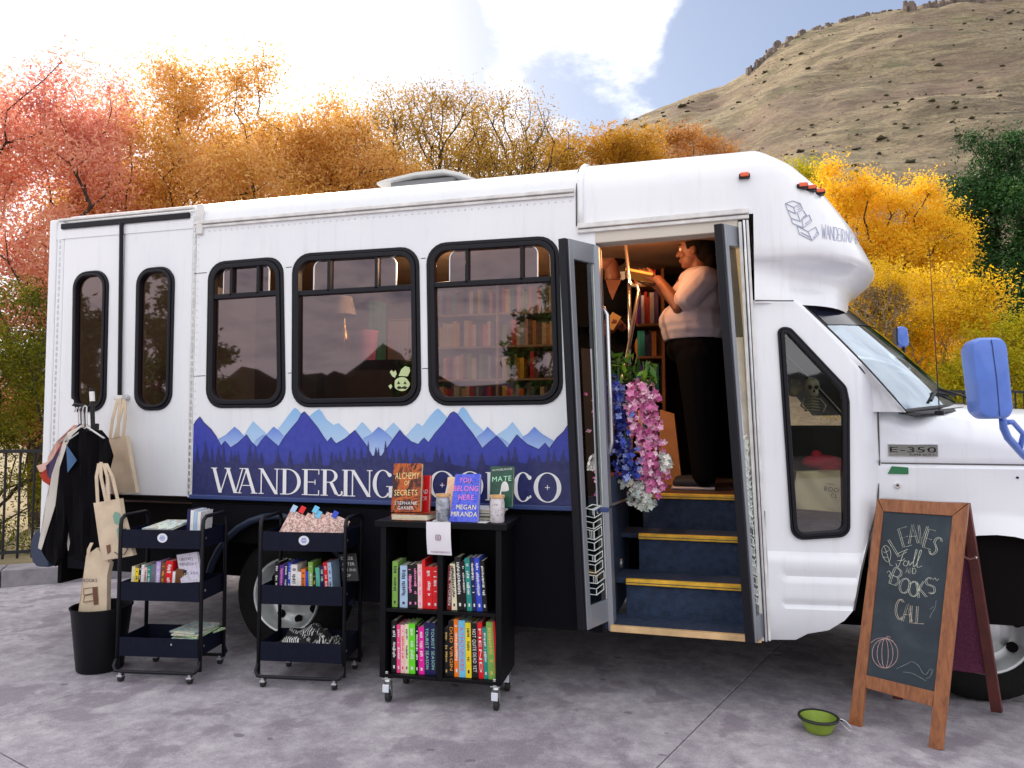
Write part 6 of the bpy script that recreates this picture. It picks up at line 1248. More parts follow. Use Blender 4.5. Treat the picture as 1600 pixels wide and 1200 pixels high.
def covermat(name, cols, scale=18, dist=2.0):
    def f(t, b, P):
        c = ramp(t, nz(t, P, scale, 6, .65, dist), [(.30+.40*i/(len(cols)-1), c) for i, c in enumerate(cols)]); t.links.new(c, b.inputs['Base Color']); b.inputs['Roughness'].default_value = .35
    return posmat(name, f)
M_growth = covermat('mauve_cover', ['#a8a2ba','#cfc9da','#dedae6'], 30); 
y0 = Pa(0,.05,0).y
q = [PY(283,911,y0+.06), PY(315,909,y0+.07), PY(308,862,y0+.10), PY(276,867,y0+.09)]
cover_book(q, .018, M_growth, 'lilac childrens paperback standing face out in the left cart', 'books on the left cart', [('GROWTH',.5,.76,.017,.8,M_td),('MINDSET',.5,.58,.017,.85,M_td),('FOR KIDS',.52,.26,.015,.78,mat('ink_navy', (.03,.03,.2), .5))])
# white books standing in the top tray, picture book lying across it
for k, (px, c) in enumerate(((284,'navy'),(290,'white'),(296,'pale blue'),(302,'white'))): p = Pa(0,.10,.74); yy = Pa(.33+.02*k,.10,0); book(Pa(.335+.021*k,.10,.741), .019, .205-.004*k, .14, c, aa, '%s book, %s from the left standing in the top tray of the left cart' % (c, ORD(k+1)), 'books on the left cart', lean=.03)
M_pic = covermat('picture_cover', ['#e0d890','#a8d0e0','#f0e8c0','#68b0d8','#e8b060','#d8e4a0'], 14)
mb = MB(); 
pp = [Pa(.10,.03,.845), Pa(.27,.03,.845), Pa(.31,.19,.875), Pa(.16,.19,.875)]; cover_book(pp, .014, M_pic, 'bright picture book lying across the top tray of the left cart', 'books on the left cart', [])
pile = [M_pic, covermat('zine_green', ['#3f9a2c','#e8ecd8','#7cc832','#f4f4e8','#d8e878'], 22), covermat('zine_white', ['#f0efe4','#d8ddb0','#c8d8e8','#e0b850','#f6f4ee'], 20)]
for k in range(6):
    a = rgC.uniform(-.5, .5); c = Pa(.36+rgC.uniform(-.03,.03), .16+rgC.uniform(-.03,.03), .142+.012*k+.055); R3 = ra @ rotm(a, 0, 0)
    pp = [c+R3 @ Vector((x*.085, y*.11, 0)) for x, y in ((-1,-1),(1,-1),(1,1),(-1,1))]; cover_book(pp, .009, pile[(k+1) % 3], '%s booklet from the bottom of the pile in the left cart' % ORD(k+1), 'booklets in the left cart', [])
for k in range(4): c = Pa(.36, .16, .138+.012*k); thing(MB().box(c+Vector((0,0,.006)), (.17,.20,.011), ra @ rotm(.1*k-.2)), 'booklet', bmat(('cream','white','mint','white')[k]), '%s booklet from the bottom in the low tray of the left cart' % ORD(k+1), 'booklet', 'flat booklets in the left cart', bev=.001)
# ---- middle cart
Pb, wb, rb, ab = cart((-2.455,-.335), (-1.995,-.262), .28, 'black three tier cart between the other cart and the tall bookcase', (.842,.548,.238), True)
row(Pb, ab, .045, .06, .446, [('black',.026,.215,.02,M_tw,None),('purple',.026,.20,.03,M_tp,None),('navy',.022,.215,.03,M_tw,None),('blue',.018,.215,.03,M_tw,None),('white',.040,.205,.0,M_td,None),('white',.022,.165,.0,None,None),('orange',.026,.18,-.02,M_td,None),('blue',.016,.17,-.02,None,None),('green',.026,.22,-.03,M_tw,None),('black',.018,.16,-.04,M_tg,None),('mint',.024,.19,-.06,None,None),('navy',.024,.20,-.06,M_tgr,None),('red',.024,.22,-.08,M_tw,None),('pale blue',.022,.22,-.08,M_td,None)], 'in the middle cart', 'books on the middle cart')
yb0 = Pb(.40,.05,0).y; q = [PY(535,908,yb0+.10), PY(560,908,yb0+.11), PY(555,864,yb0+.14), PY(530,866,yb0+.13)]
cover_book(q, .02, mat('black_cover', (.010,.010,.012), .4), 'black hardback with white title face out in the middle cart', 'books on the middle cart', [('DAZE',.45,.78,.016,.75,M_tw),('AFTER',.5,.57,.016,.78,M_tw),('THE END',.5,.36,.014,.9,M_tw),('OF',.4,.16,.014,.35,M_tw)])
M_wrap = covermat('pink_wrapping', ['#e8b8b0','#f0d0c4','#8a4038','#f2dcd0','#e4b4a8','#f4e4d8'], 60, .6)
for k, (x, ln) in enumerate(((.02,.0),(.05,.0),(.13,.0),(.16,.0),(.24,.0),(.27,.0))):
    c = Pb(x+.02, .08, .74+.045); R3 = rb @ rotm(0, .42, 0) @ rotm(.12, 0, -.35); pp = [c+R3 @ Vector((a, 0, b)) for a, b in ((0,.01),(.115,.01),(.115,.185-.008*(k % 3)),(0,.185-.008*(k % 3)))]
    cover_book(pp, .03, M_wrap, '%s pink wrapped book from the left leaning in the top tray' % ORD(k+1), 'wrapped books in the middle cart', [], spine=M_wrap)
for k, (x, z, c) in enumerate(((.115,.175,'pale blue'),(.165,.17,'red'),(.245,.172,'light blue'),(.262,.145,'light blue'),(.36,.145,'blue'))): thing(MB().box(Pb(x+.01, .135, .74+z+.04), (.030,.003,.040), rb @ rotm(0,.42,0) @ rotm(0,0,-.35)), 'gift_tag', bmat(c), '%s %s paper tag from the left on the wrapped books' % (ORD(k+1), c), 'tag', 'tags on the wrapped books')
def _skel(t, b, P):
    v = t.nodes.new('ShaderNodeTexVoronoi'); v.feature = 'DISTANCE_TO_EDGE'; v.inputs['Scale'].default_value = 34; t.links.new(P, v.inputs['Vector']); w_ = t.nodes.new('ShaderNodeTexWave'); w_.inputs['Scale'].default_value = 26; w_.inputs['Distortion'].default_value = 9; t.links.new(P, w_.inputs['Vector'])
    m = ramp(t, nz(t, P, 13, 3), [(.48,(0,0,0)),(.52,(1,1,1))]); s = ramp(t, w_.outputs['Fac'], [(.55,(.008,.008,.010)),(.62,(.62,.62,.60))]); c = mixc(t, m, (.008,.008,.010), s); t.links.new(c, b.inputs['Base Color']); b.inputs['Roughness'].default_value = .9
M_skel = posmat('skeleton_print_cloth', _skel)
mb = MB(); n1, n2 = 26, 16; vs = []
for i in range(n1+1):
    for j in range(n2+1):
        u, v = i/n1, j/n2; p = Pb(.03+u*.40, .02+v*.24, 0); z = .142+.20*math.sin(math.pi*min(1, max(0, u*1.02)))**.5*math.sin(math.pi*v)**.5*(.65+.5*noise.noise((u*6, v*4, 2)))+.02*noise.noise((u*16, v*12, 4)); vs.append((p.x, p.y, max(z, .142)))
mb.add(vs, [(i*(n2+1)+j, (i+1)*(n2+1)+j, (i+1)*(n2+1)+j+1, i*(n2+1)+j+1) for i in range(n1) for j in range(n2)]); thing(mb, 'folded_shirt', M_skel, 'crumpled black cloth with white bone print in the lowest tray', 'cloth', smooth=True)
# ---- tall black bookcase on casters
M_case = mat('bookcase_black', (.0035,.0035,.005), .5, var=.2, vscale=8, spec=.2)
Pc, wc, rc_, ac = frame3((-1.70,-.405), (-1.055,-.362), .33); DC = .33; CZ0, CZM, CZT = .135, .488, .938
case = empty('bookcase', Pc(wc/2, DC/2, 0), 'black two shelf bookcase on casters in front of the bus door', 'bookcase')
def cbox(x0, x1, y0, y1, z0, z1, nm, m=M_case, parent=case, bev=.002): return MB().hexa([Pc(x0,y0,z0),Pc(x1,y0,z0),Pc(x1,y0,z1),Pc(x0,y0,z1),Pc(x0,y1,z0),Pc(x1,y1,z0),Pc(x1,y1,z1),Pc(x0,y1,z1)]).build(nm, m, parent, bev=bev)
cbox(-.03, wc+.03, -.012, DC+.01, CZT-.03, CZT, 'top'); cbox(0, .03, 0, DC, CZ0, CZT-.03, 'side_panel'); cbox(wc-.03, wc, 0, DC, CZ0, CZT-.03, 'side_panel'); cbox(wc*.475, wc*.475+.03, .006, DC, CZ0, CZT-.03, 'divider')
for z, nm in ((CZ0+.018, 'bottom_shelf'), (CZM, 'shelf')):
    for x0, x1 in ((.03, wc*.475), (wc*.475+.03, wc-.03)): cbox(x0, x1, .003, DC-.01, z-.018, z, nm)
cbox(.03, wc-.03, DC-.01, DC, CZ0, CZT-.03, 'back_panel')
for x in (.035, wc-.035):
    for y in (.03, DC-.03): caster(Pc, rc_, x, y, case, .030, .130, True)
row(Pc, ac, .055, .03, CZM, [('green',.030,.235,.0,M_td,None),('black',.010,.20,.0,None,None),('pale blue',.042,.215,.0,M_td,None),('black',.030,.22,-.02,M_tp,None),('black',.024,.225,-.02,M_tp,None),('blush',.024,.225,-.02,M_tp,None),('red',.016,.25,-.02,None,None),('red',.036,.215,-.02,M_tw,None),('red',.030,.215,-.02,M_tw,None)], 'on the upper left shelf of the bookcase', 'books in the black bookcase')
row(Pc, ac, wc*.475+.045, .03, CZM, [('dark red',.026,.225,.03,M_tw,'THE WOMEN'),('cream',.028,.235,-.05,M_td,None),('black',.032,.27,-.06,M_tw,None),('black',.018,.25,-.06,M_tw,None),('teal',.026,.265,-.06,M_tw,None),('navy',.024,.27,-.06,M_tw,None),('blue',.028,.27,-.07,M_tw,None),('black',.024,.255,-.07,M_tw,None)], 'on the upper right shelf of the bookcase', 'books in the black bookcase')
row(Pc, ac, .055, .03, CZ0+.018, [('black',.028,.265,-.01,M_tw,None),('pink',.020,.245,-.01,M_tw,None),('blush',.022,.245,-.01,M_tr,None),('cream',.020,.25,-.01,M_td,None),('lime',.034,.255,-.01,M_tw,None),('black',.018,.245,-.01,M_tw,None),('magenta',.030,.24,-.02,M_tw,None),('navy',.030,.265,-.02,M_tgr,'TOURIST SEASON'),('navy',.030,.265,-.02,M_tgr,'TOURIST SEASON'),('black',.030,.255,-.02,M_tw,None)], 'on the lower left shelf of the bookcase', 'books in the black bookcase')
row(Pc, ac, wc*.475+.035, .03, CZ0+.018, [('black',.020,.245,-.01,M_tg,None),('black',.030,.28,-.01,M_to,'DUD VIRGIN'),('orange',.024,.29,-.02,M_tw,None),('light blue',.034,.285,-.02,M_tr,'ATMOSPHERE'),('yellow',.030,.275,-.02,M_td,None),('black',.036,.275,-.03,M_tw,'NOT QUITE DEAD YET'),('red',.026,.28,-.04,M_tw,'FIEND'),('teal',.022,.255,-.04,M_tw,None),('green',.036,.285,-.05,M_tg,None),('red',.012,.29,-.06,None,None)], 'on the lower right shelf of the bookcase', 'books in the black bookcase')
# ---- things on top of the bookcase
ZT = CZT+.0005
def stand(pl, pr, ptop_l, ptop_r, y, dy=.05):  # bottom corners on the top board, top corners leaning back
    return [PY(*pl, y), PY(*pr, y), PY(*ptop_r, y+dy), PY(*ptop_l, y+dy)]
yk = Pc(.1,.10,0).y
def shift_to(q, z):                            # drop a leaning cover so that it rests at z
    dz = z-min(v.z for v in q); return [v+Vector((0,0,dz)) for v in q]
M_alch = covermat('fiery_cover', ['#0e090b','#1c0e10','#5a2014','#c8601a','#2a1414','#0c080c'], 9, 2); M_belong = covermat('blue_cover', ['#2430a8','#3a4cd0','#5a6ae0','#2a2c80'], 24, 2); M_mate = covermat('green_cover', ['#12382c','#1c4f3c','#0c2420'], 14); M_yel = covermat('butter_cover', ['#f0d878','#f0b8a0','#f4e4a0'], 9)
M_lg = mat('cream_gold_ink', (.85,.66,.28), .45); M_lp = mat('hot_pink_ink', (.90,.22,.48), .45); M_ly = mat('lemon_ink', (.88,.80,.35), .45); M_lgreen = mat('mint_ink', (.45,.80,.55), .45)
base_bk = [Pc(.05,.02,ZT+.035), Pc(.25,.02,ZT+.035), Pc(.27,.17,ZT+.035), Pc(.07,.17,ZT+.035)]
bb_, _n = cover_book(base_bk, .034, M_alch, 'thick dark novel lying flat under the upright fiery cover', 'display books on the bookcase', []); tx = MB(); c = Pc(.15,.018,ZT+.012); text(tx, 'ALCHEMY OF SECRETS', c, rc_ @ Vector((1,0,0)), (0,0,1), .011, width=.16); tx.build('cover_lettering', M_lg, bb_)
q = shift_to(stand((611,803),(656,803),(616,727),(659,727), yk-.04, .03), ZT+.037); cover_book(q, .034, M_alch, 'fiery dark novel standing upright at the left of the bookcase top', 'display books on the bookcase', [('ALCHEMY',.5,.68,.034,.84,M_lg),('OF',.5,.55,.024,.18,M_lg),('SECRETS',.48,.34,.030,.80,M_lg),('STEPHANIE',.5,.15,.017,.78,M_tw),('GARBER',.5,.055,.016,.55,M_tw)])
q = shift_to(stand((650,800),(669,798),(657,735),(672,733), yk+.03, .04), ZT+.001); cover_book(q, .03, bmat('red'), 'red novel tucked behind the fiery cover', 'display books on the bookcase', [('ND',.62,.56,.022,.4,M_tw),('OK',.62,.40,.022,.4,M_tw)])
q = shift_to(stand((693,795),(731,795),(700,731),(735,730), yk+.06, .05), ZT+.001); cover_book(q, .02, M_yel, 'pale yellow paperback behind the blue novel', 'display books on the bookcase', [('FOI',.25,.42,.030,.38,M_lg)])
q = shift_to(stand((702,810),(746,811),(712,736),(750,735), yk-.06, .05), ZT+.001); cover_book(q, .030, M_belong, 'bright blue novel with pink and yellow title on the bookcase', 'display books on the bookcase', [('YOU',.42,.82,.026,.42,M_lp),('BELONG',.48,.645,.026,.88,M_lp),('HERE',.52,.46,.026,.55,M_lp),('MEGAN',.55,.26,.024,.70,M_ly),('MIRANDA',.50,.115,.024,.92,M_ly)])
for k in range(3):
    pp = [Pc(.44+.012*k,.10,ZT+.020*(k+1)), Pc(.60+.012*k,.10,ZT+.020*(k+1)), Pc(.60+.012*k,.27,ZT+.020*(k+1)), Pc(.44+.012*k,.27,ZT+.020*(k+1))]; cover_book(pp, .0195, (M_mate, bmat('dark green'), bmat('white'))[k], '%s from the bottom in the stack of flat books on the bookcase' % ORD(k+1), 'display books on the bookcase', [])
q = shift_to(stand((765,790),(800,788),(767,724),(803,724), yk+.05, .04), ZT+.0615); mt, nn = cover_book(q, .026, M_mate, 'dark green novel standing on the flat stack', 'display books on the bookcase', [('MATE',.5,.64,.026,.86,M_lgreen),('ALI HAZELWOOD',.5,.90,.010,.9,M_tw)])
mb = MB(); cc = q[0]*.35+q[1]*.65; cc = cc*.55+(q[2]*.65+q[3]*.35)*.45+nn*.0012; mb.ell(cc, (.022,.001,.040)); mb.build('moon_print', M_tw, mt, smooth=True)
M_bamb = mat('bamboo', (.60,.36,.16), .5, var=.2, vscale=30); M_can = mat('frosted_can', (.62,.58,.60), .3, var=.15, vscale=40, coat=.4); M_can2 = mat('clear_can', (.32,.34,.38), .2, var=.5, vscale=30, coat=.5)
def cup(px, py, y, m, lab, inkm):
    p = PY(px, py, y); b = Vector((p.x, y, ZT)); r_ = empty('glass_cup', b, lab, 'cup', 'lidded glass cups'); h = .128; MB().lathe([(.0005,.001),(.033,.001),(.037,.006),(.038,.10),(.035,.115),(.034,h)], b, 24).build('glass_body', m, r_, smooth='auto')
    MB().lathe([(.0005,h-.004),(.034,h-.004),(.039,h),(.039,h+.012),(.0005,h+.013)], b, 24).build('lid', M_bamb, r_, smooth='auto'); MB().cyl(b+Vector((.012,0,h)), b+Vector((.024,.004,h+.055)), .0035, 8).build('straw', mat('straw', (.7,.72,.74), .2), r_)
    mb = MB()
    for k in range(34):                        # printed bats and smiles round the glass
        a = -math.pi*rgC.random(); z = .018+.09*rgC.random(); c = b+Vector((.0386*math.cos(a), .0386*math.sin(a), z)); t = Vector((-math.sin(a), math.cos(a), 0)); u = Vector((0,0,1)); s = .0055; mb.add([c-t*s+u*s*.3, c-u*s*.45, c+t*s+u*s*.3, c+u*s*.05], [(0,1,2,3)])
    mb.build('print', inkm, r_); return r_
cup(692, 808, yk-.03, M_can2, 'dark printed glass cup with bamboo lid beside the fiery cover', M_td); cup(777, 810, yk-.02, M_can, 'frosted glass cup with bat print right of the blue novel', mat('bat_ink', (.06,.03,.05), .5))
for k, (x, y) in enumerate(((.27,.015),(.47,.01))): thing(MB().box(Pc(x+.05, y+.045, ZT+.0012), (.10,.075,.002), rc_ @ rotm(.1-.25*k)), 'price_card', M_tw, ('white card lying at the left front of the bookcase top', 'white card lying under the frosted cup')[k], 'card', 'cards on the bookcase')
# paper notice hung from the top edge (its square code is left out)
nb = [PY(666,815,Pc(.25,-.016,0).y), PY(704,816,Pc(.35,-.016,0).y), PY(706,868,Pc(.35,-.016,0).y-.012), PY(668,866,Pc(.25,-.016,0).y-.010)]
pn = empty('paper_notice', nb[3], 'small white paper notice hanging from the front edge of the bookcase', 'notice'); mb = MB(); ns = 6; vs = []
for i in range(ns+1): u = i/ns; a = nb[0]*(1-u)+nb[3]*u; b = nb[1]*(1-u)+nb[2]*u; o = Vector((0,-.006*math.sin(math.pi*u),0)); vs += [a+o, (a+b)/2+o*1.4, b+o]
mb.add(vs, [(3*i+j, 3*i+j+1, 3*i+4+j, 3*i+3+j) for i in range(ns) for j in range(2)]); mb.build('sheet', mat('paper_white', (.70,.68,.72), .8), pn, smooth=True)
mb = MB(); text(mb, 'WANDERINGBOOKCO', nb[3]*.46+nb[2]*.54+Vector((0,-.0045,.010)), nb[2]-nb[3], (0,0,1), .009, width=.10); mb.build('print', mat('plum_ink', (.20,.05,.16), .5), pn)
c = (nb[0]+nb[1]+nb[2]+nb[3])/4+Vector((0,-.013,.006)); mb = MB(); mb.ring(roundpoly([(c.x-.014,c.z-.014),(c.x+.014,c.z-.014),(c.x+.014,c.z+.014),(c.x-.014,c.z+.014)], .006, 4), roundpoly([(c.x-.011,c.z-.011),(c.x+.011,c.z-.011),(c.x+.011,c.z+.011),(c.x-.011,c.z+.011)], .004, 4), c.y, c.y+.0008); mb.lathe([(.004,0),(.0065,0)], c+Vector((0,0,0)), 16, Matrix.Rotation(R(90), 3, 'X')); mb.build('emblem_print', _mats['plum_ink'], pn)
# ---- clothes rack: pole in a bucket with hanging garments
bk = PZ(152, 1046); bk = Vector((bk.x, bk.y+.02, 0)); bu = empty('bucket', bk, 'black plastic bucket holding the clothes pole', 'bucket')
hb = .37; MB().lathe([(.0005,.004),(.122,.004),(.126,.012),(.163,hb-.01),(.170,hb-.008),(.170,hb),(.160,hb),(.119,.02),(.0005,.02)], bk, 32).build('shell', mat('bucket_black', (.004,.004,.006), .5, spec=.25), bu, smooth='auto'); MB().lathe([(.0005,.20),(.142,.20)], bk, 24).build('ballast', mat('stones', (.10,.09,.09), .9, bump=1, bscale=40), bu)
ptop = PY(143, 606, bk.y); MB_ = MB().tube([bk+Vector((.0,0,.18)), ptop], .0125, 10); rk = empty('clothes_rack', bk+Vector((0,0,.18)), 'black clothes pole with a side arm standing in the bucket', 'clothes rack'); MB_.build('pole', M_black, rk, smooth='auto')
MB().cyl(PY(143.5,612,bk.y), PY(144.5,627,bk.y), .0145, 12).build('pole_label', M_tw, rk); MB().box(PY(149,672,bk.y), (.03,.03,.08)).build('pole_clamp', M_black, rk, bev=.004)
ar0 = PY(144, 637, bk.y); ar1 = PY(113, 632, bk.y-.06); MB().tube([ar0, (ar0+ar1)/2+Vector((0,0,.004)), ar1], .009, 8).build('arm', M_black, rk, smooth=True)
mb = MB(); c = PY(111.5, 628, bk.y-.08); n_ = 20; mb.add([c+Vector((.018*math.cos(6.283*i/n_), 0, .018*math.sin(6.283*i/n_))) for i in range(n_)], [tuple(range(n_))]); mb.build('size_disc', M_tw, rk)
M_hang = mat('hanger_plastic', (.62,.60,.60), .4); M_hangb = mat('hanger_black', (.01,.01,.012), .4)
def garment(name, label, pts, y, m, hook, wav=.010, th=.02, seed=0, hm=M_hang, cat='garment', extra=()):
    r_ = empty(name, PY(pts[len(pts)//2][0], pts[len(pts)//2][1], y), label, cat, 'garments on the rack'); mb = MB()
    plate(mb, [XZ(*p, y) for p in pts], yf=lambda x, z: y+wav*math.sin(x*38+seed)+wav*.8*math.sin(x*90+z*9+seed*2)+wav*noise.noise((x*7, z*5, seed)), th=th, grid=.03); g_ = mb.build('cloth', m, r_, smooth='auto')
    hx_, hy_ = hook; h0 = PY(hx_, hy_, y); s0 = PY(hx_-28, hy_+52, y); s1 = PY(hx_+30, hy_+48, y); nk = PY(hx_+3, hy_+30, y)
    MB().tube([h0+Vector((-.016,0,-.016)), h0+Vector((-.012,0,.004)), h0+Vector((0,0,.012)), h0+Vector((.012,0,.004)), h0+Vector((.012,0,-.02)), nk, s0], .0042, 6).build('hanger', hm, r_, smooth=True); MB().tube([nk, s1], .0055, 6).build('hanger_arm', hm, r_, smooth=True)
    for pts2, m2, nm in extra: mb = MB(); plate(mb, [XZ(*p, y-.02) for p in pts2], yf=lambda x, z: y-.016+wav*math.sin(x*38+seed)+wav*.8*math.sin(x*90+z*9+seed*2)+wav*noise.noise((x*7, z*5, seed)), grid=.03); mb.build(nm, m2, g_, smooth=True)
    return r_
yg = bk.y
garment('hanging_shirt', 'blush pink garment at the back of the hanging clothes', [(118,664),(90,690),(70,722),(56,728),(60,738),(74,735),(80,760),(88,800),(120,800),(150,700),(140,668)], yg+.10, mat('blush_cloth', (.62,.40,.33), .9), (120,640), seed=1)
garment('hanging_shirt', 'red garment showing its sleeve among the hanging clothes', [(122,664),(96,688),(76,730),(64,741),(68,752),(75,758),(84,745),(90,800),(125,810),(150,700),(140,668)], yg+.06, mat('red_cloth', (.42,.04,.02), .9), (124,640), seed=2, hm=M_hangb)
garment('hanging_shirt', 'dark plum garment behind the white edged clothes', [(125,662),(100,688),(84,715),(70,728),(72,745),(84,750),(86,850),(125,850),(152,700),(142,668)], yg+.03, mat('plum_cloth', (.05,.03,.08), .9), (127,638), seed=3)
garment('hanging_shirt', 'cream garment with a long pale sleeve edge beside the black one', [(128,662),(108,676),(98,688),(88,716),(74,780),(62,845),(58,857),(66,860),(72,855),(100,790),(108,860),(128,858),(152,700),(142,668)], yg+.0, mat('cream_cloth', (.60,.56,.50), .9), (130,638), seed=4, hm=M_hangb)
garment('hanging_jacket', 'long sleeved black garment with a blue triangle at the front of the rack', [(128,668),(112,680),(104,694),(98,730),(84,790),(66,860),(70,876),(90,884),(97,868),(104,800),(108,848),(106,870),(130,878),(156,872),(161,840),(160,760),(174,712),(168,690),(150,672),(140,674)], yg-.04, mat('black_garment', (.004,.0035,.005), .95, spec=.1), (133,637), .012, .03, 5, extra=[([(101,694),(121,719),(102,739)], mat('denim_blue', (.06,.13,.26), .9), 'blue_patch')])
# ---- canvas bags
def tote(label, pts, y, th, straps, prints=(), seed=0):
    r_ = empty('tote_bag', PY(pts[0][0], pts[-1][1], y), label, 'bag', 'canvas bags for sale'); mb = MB(); f = lambda x, z: y+.006*math.sin(x*30+z*14+seed)+.008*noise.noise((x*8, z*8, seed))
    plate(mb, [XZ(*p, y) for p in pts], yf=f, th=th, grid=.025); b_ = mb.build('bag_body', M_canvas, r_, smooth='auto')
    for s in straps:
        P = [PY(*p, y+(.004 if i in (0, len(s)-1) else -.006)) for i, p in enumerate(s)]; mb = MB(); vs = []
        for p in P: vs += [p+Vector((-.011,-.003,0)), p+Vector((.011,-.003,0))]
        for p in P: vs += [p+Vector((-.011,.001,0)), p+Vector((.011,.001,0))]
        n_ = len(P); fs = [(2*i, 2*i+1, 2*i+3, 2*i+2) for i in range(n_-1)]+[(2*n_+2*i, 2*n_+2*i+2, 2*n_+2*i+3, 2*n_+2*i+1) for i in range(n_-1)]+[(2*i, 2*i+2, 2*n_+2*i+2, 2*n_+2*i) for i in range(n_-1)]+[(2*i+1, 2*n_+2*i+1, 2*n_+2*i+3, 2*i+3) for i in range(n_-1)]
        mb.add(vs, fs); mb.build('strap', M_canvas, r_, smooth='auto')
    for kind, pts2, m in prints:
        mb = MB()
        if kind == 'poly': plate(mb, [XZ(*p, y) for p in pts2], yf=lambda x, z: f(x, z)-.0025, grid=.02)
        elif kind == 'line': mb.tube([Vector((*(XZ(*p, y)[:1]), 0, 0)) if False else Vector((XZ(*p, y)[0], f(*XZ(*p, y))-.002, XZ(*p, y)[1])) for p in pts2], .0022, 4)
        else: o = PY(*pts2[0], y); text(mb, kind, (o.x, f(o.x, o.z)-.004, o.z), (1,0,.06), (0,0,1), pts2[1])
        mb.build('print', m, b_)
    return r_
M_bri = mat('brown_ink', (.16,.07,.04), .7); M_gri = mat('sage_ink', (.20,.36,.28), .7)
tote('plain cream tote bag hanging from the bus rear door handle', [(166,686),(197,681),(212,770),(174,772)], -.07, .03, [[(172,687),(176,655),(184,624)],[(179,686),(187,655),(194,624)],[(184,684),(186,650),(188,622)],[(193,682),(196,650),(196,626)]], seed=1)
tote('cream tote bag with a green printed creature hanging on the rack pole', [(147,786),(187,779),(190,800),(208,868),(160,877),(155,850)], yg-.10, .03, [[(153,786),(151,745),(155,724)],[(166,783),(158,745),(158,722)],[(170,782),(168,745),(162,724)],[(184,780),(176,745),(166,724)]], [('poly', [(176,806),(180,799),(188,802),(192,812),(188,822),(178,818)], M_gri), ('poly', [(181,828),(188,820),(195,826),(197,838),(184,842)], M_gri), ('poly', [(168,852),(174,850),(175,862),(170,866)], M_bri), ('line', [(180,862),(186,867),(194,866),(199,858),(194,853)], M_td)], seed=2)
tote('cream tote bag with a printed book stack low on the pole above the bucket', [(135,868),(150,856),(172,880),(166,900),(168,958),(122,962)], yg-.06, .03, [[(138,870),(139,858),(144,848)]], [('BOOKS', ((143,909), .020), M_td), ('line', [(130,920),(150,917),(150,926),(130,930),(130,920)], M_bri), ('line', [(131,931),(152,927),(152,937),(130,941),(131,931)], M_bri), ('poly', [(146,918),(154,916),(155,944),(147,945)], M_bri)], seed=3)
# ---- A-frame chalkboard
L0, R0 = PZ(1336,1134), PZ(1461,1171); ef = (R0-L0).normalized(); nb_ = Vector((-ef.y, ef.x, 0)); nb_ = nb_ if nb_.y > 0 else -nb_   # nb_: backwards
LEAN = R(11); upv = Vector((0,0,math.cos(LEAN)))+nb_*math.sin(LEAN); nf = upv.cross(ef); nf = nf if nf.dot(Vector(CAM)-L0) > 0 else -nf
def AF(px, py, off=0.0):
    d = Vector(ray(px, py)); o = Vector(CAM); t = (L0-o).dot(nf)/d.dot(nf); return o+d*t+nf*off
sg = empty('sandwich_board', (L0+R0)/2, 'wooden A-frame chalkboard sign with autumn lettering right of the bus door', 'sign')
def _oak(t, b, P):
    w_ = t.nodes.new('ShaderNodeTexWave'); w_.inputs['Scale'].default_value = 9; w_.inputs['Distortion'].default_value = 5; w_.inputs['Detail'].default_value = 4; w_.inputs['Detail Scale'].default_value = 1.5; mp = t.nodes.new('ShaderNodeMapping'); mp.inputs['Scale'].default_value = (4,4,.5); t.links.new(P, mp.inputs[0]); t.links.new(mp.outputs[0], w_.inputs['Vector'])
    c = ramp(t, nz(t, P, 16, 8, .65, .8, sc=(3,3,.16)), [(.32,(.13,.038,.014)),(.5,(.29,.098,.033)),(.68,(.40,.155,.055))]); c = mixc(t, .3, c, ramp(t, nz(t, P, 40, 6, .7, 0, sc=(3,3,.3)), [(.3,(.12,.035,.012)),(.7,(.40,.16,.06))])); t.links.new(c, b.inputs['Base Color']); b.inputs['Roughness'].default_value = .42
M_oak = posmat('stained_wood', _oak)
def afbar(nm, q, t0, t1, m, parent=sg, bev=.002): Q_ = [AF(*p) for p in q]; return MB().hexa([p+nf*t0 for p in Q_]+[p+nf*t1 for p in Q_]).build(nm, m, parent, bev=bev)
afbar('left_post', [(1325,1135),(1345,1138),(1380,799),(1370,779)], .0, -.024, M_oak); afbar('right_post', [(1450,1170),(1472,1172),(1513,787),(1488,806)], .0, -.024, M_oak)
afbar('top_rail', [(1371.5,779),(1512,786.5),(1487.5,806),(1380.5,799)], .001, -.023, M_oak); afbar('bottom_rail', [(1350,1054),(1460,1081),(1456,1104),(1346,1073)], -.001, -.022, M_oak)
def _chalk(t, b, P):
    c = ramp(t, nz(t, P, 5, 7, .65, .5), [(.3,(.016,.024,.034)),(.55,(.026,.038,.050)),(.75,(.05,.065,.080))]); t.links.new(c, b.inputs['Base Color']); b.inputs['Roughness'].default_value = .75
board = afbar('chalkboard', [(1346,1058),(1460,1084),(1491,803),(1377,796)], -.007, -.014, posmat('slate', _chalk), bev=0)
M_chalk = mat('chalk', (.58,.60,.50), .95, var=.3, vscale=90); M_chalkp = mat('pink_chalk', (.62,.40,.38), .95, var=.3, vscale=90); M_chalkw = mat('faint_chalk', (.20,.24,.24), .95, var=.4, vscale=60); M_chalkc = mat('cream_chalk', (.60,.54,.42), .95, var=.3, vscale=90)
def chalk(strokes, m, r_=.0011, nm='chalk_mark'):
    mb = MB()
    for s in strokes: mb.tube([AF(x, y, -.0066) for x, y in s], r_, 4)
    return mb.build(nm, m, board)
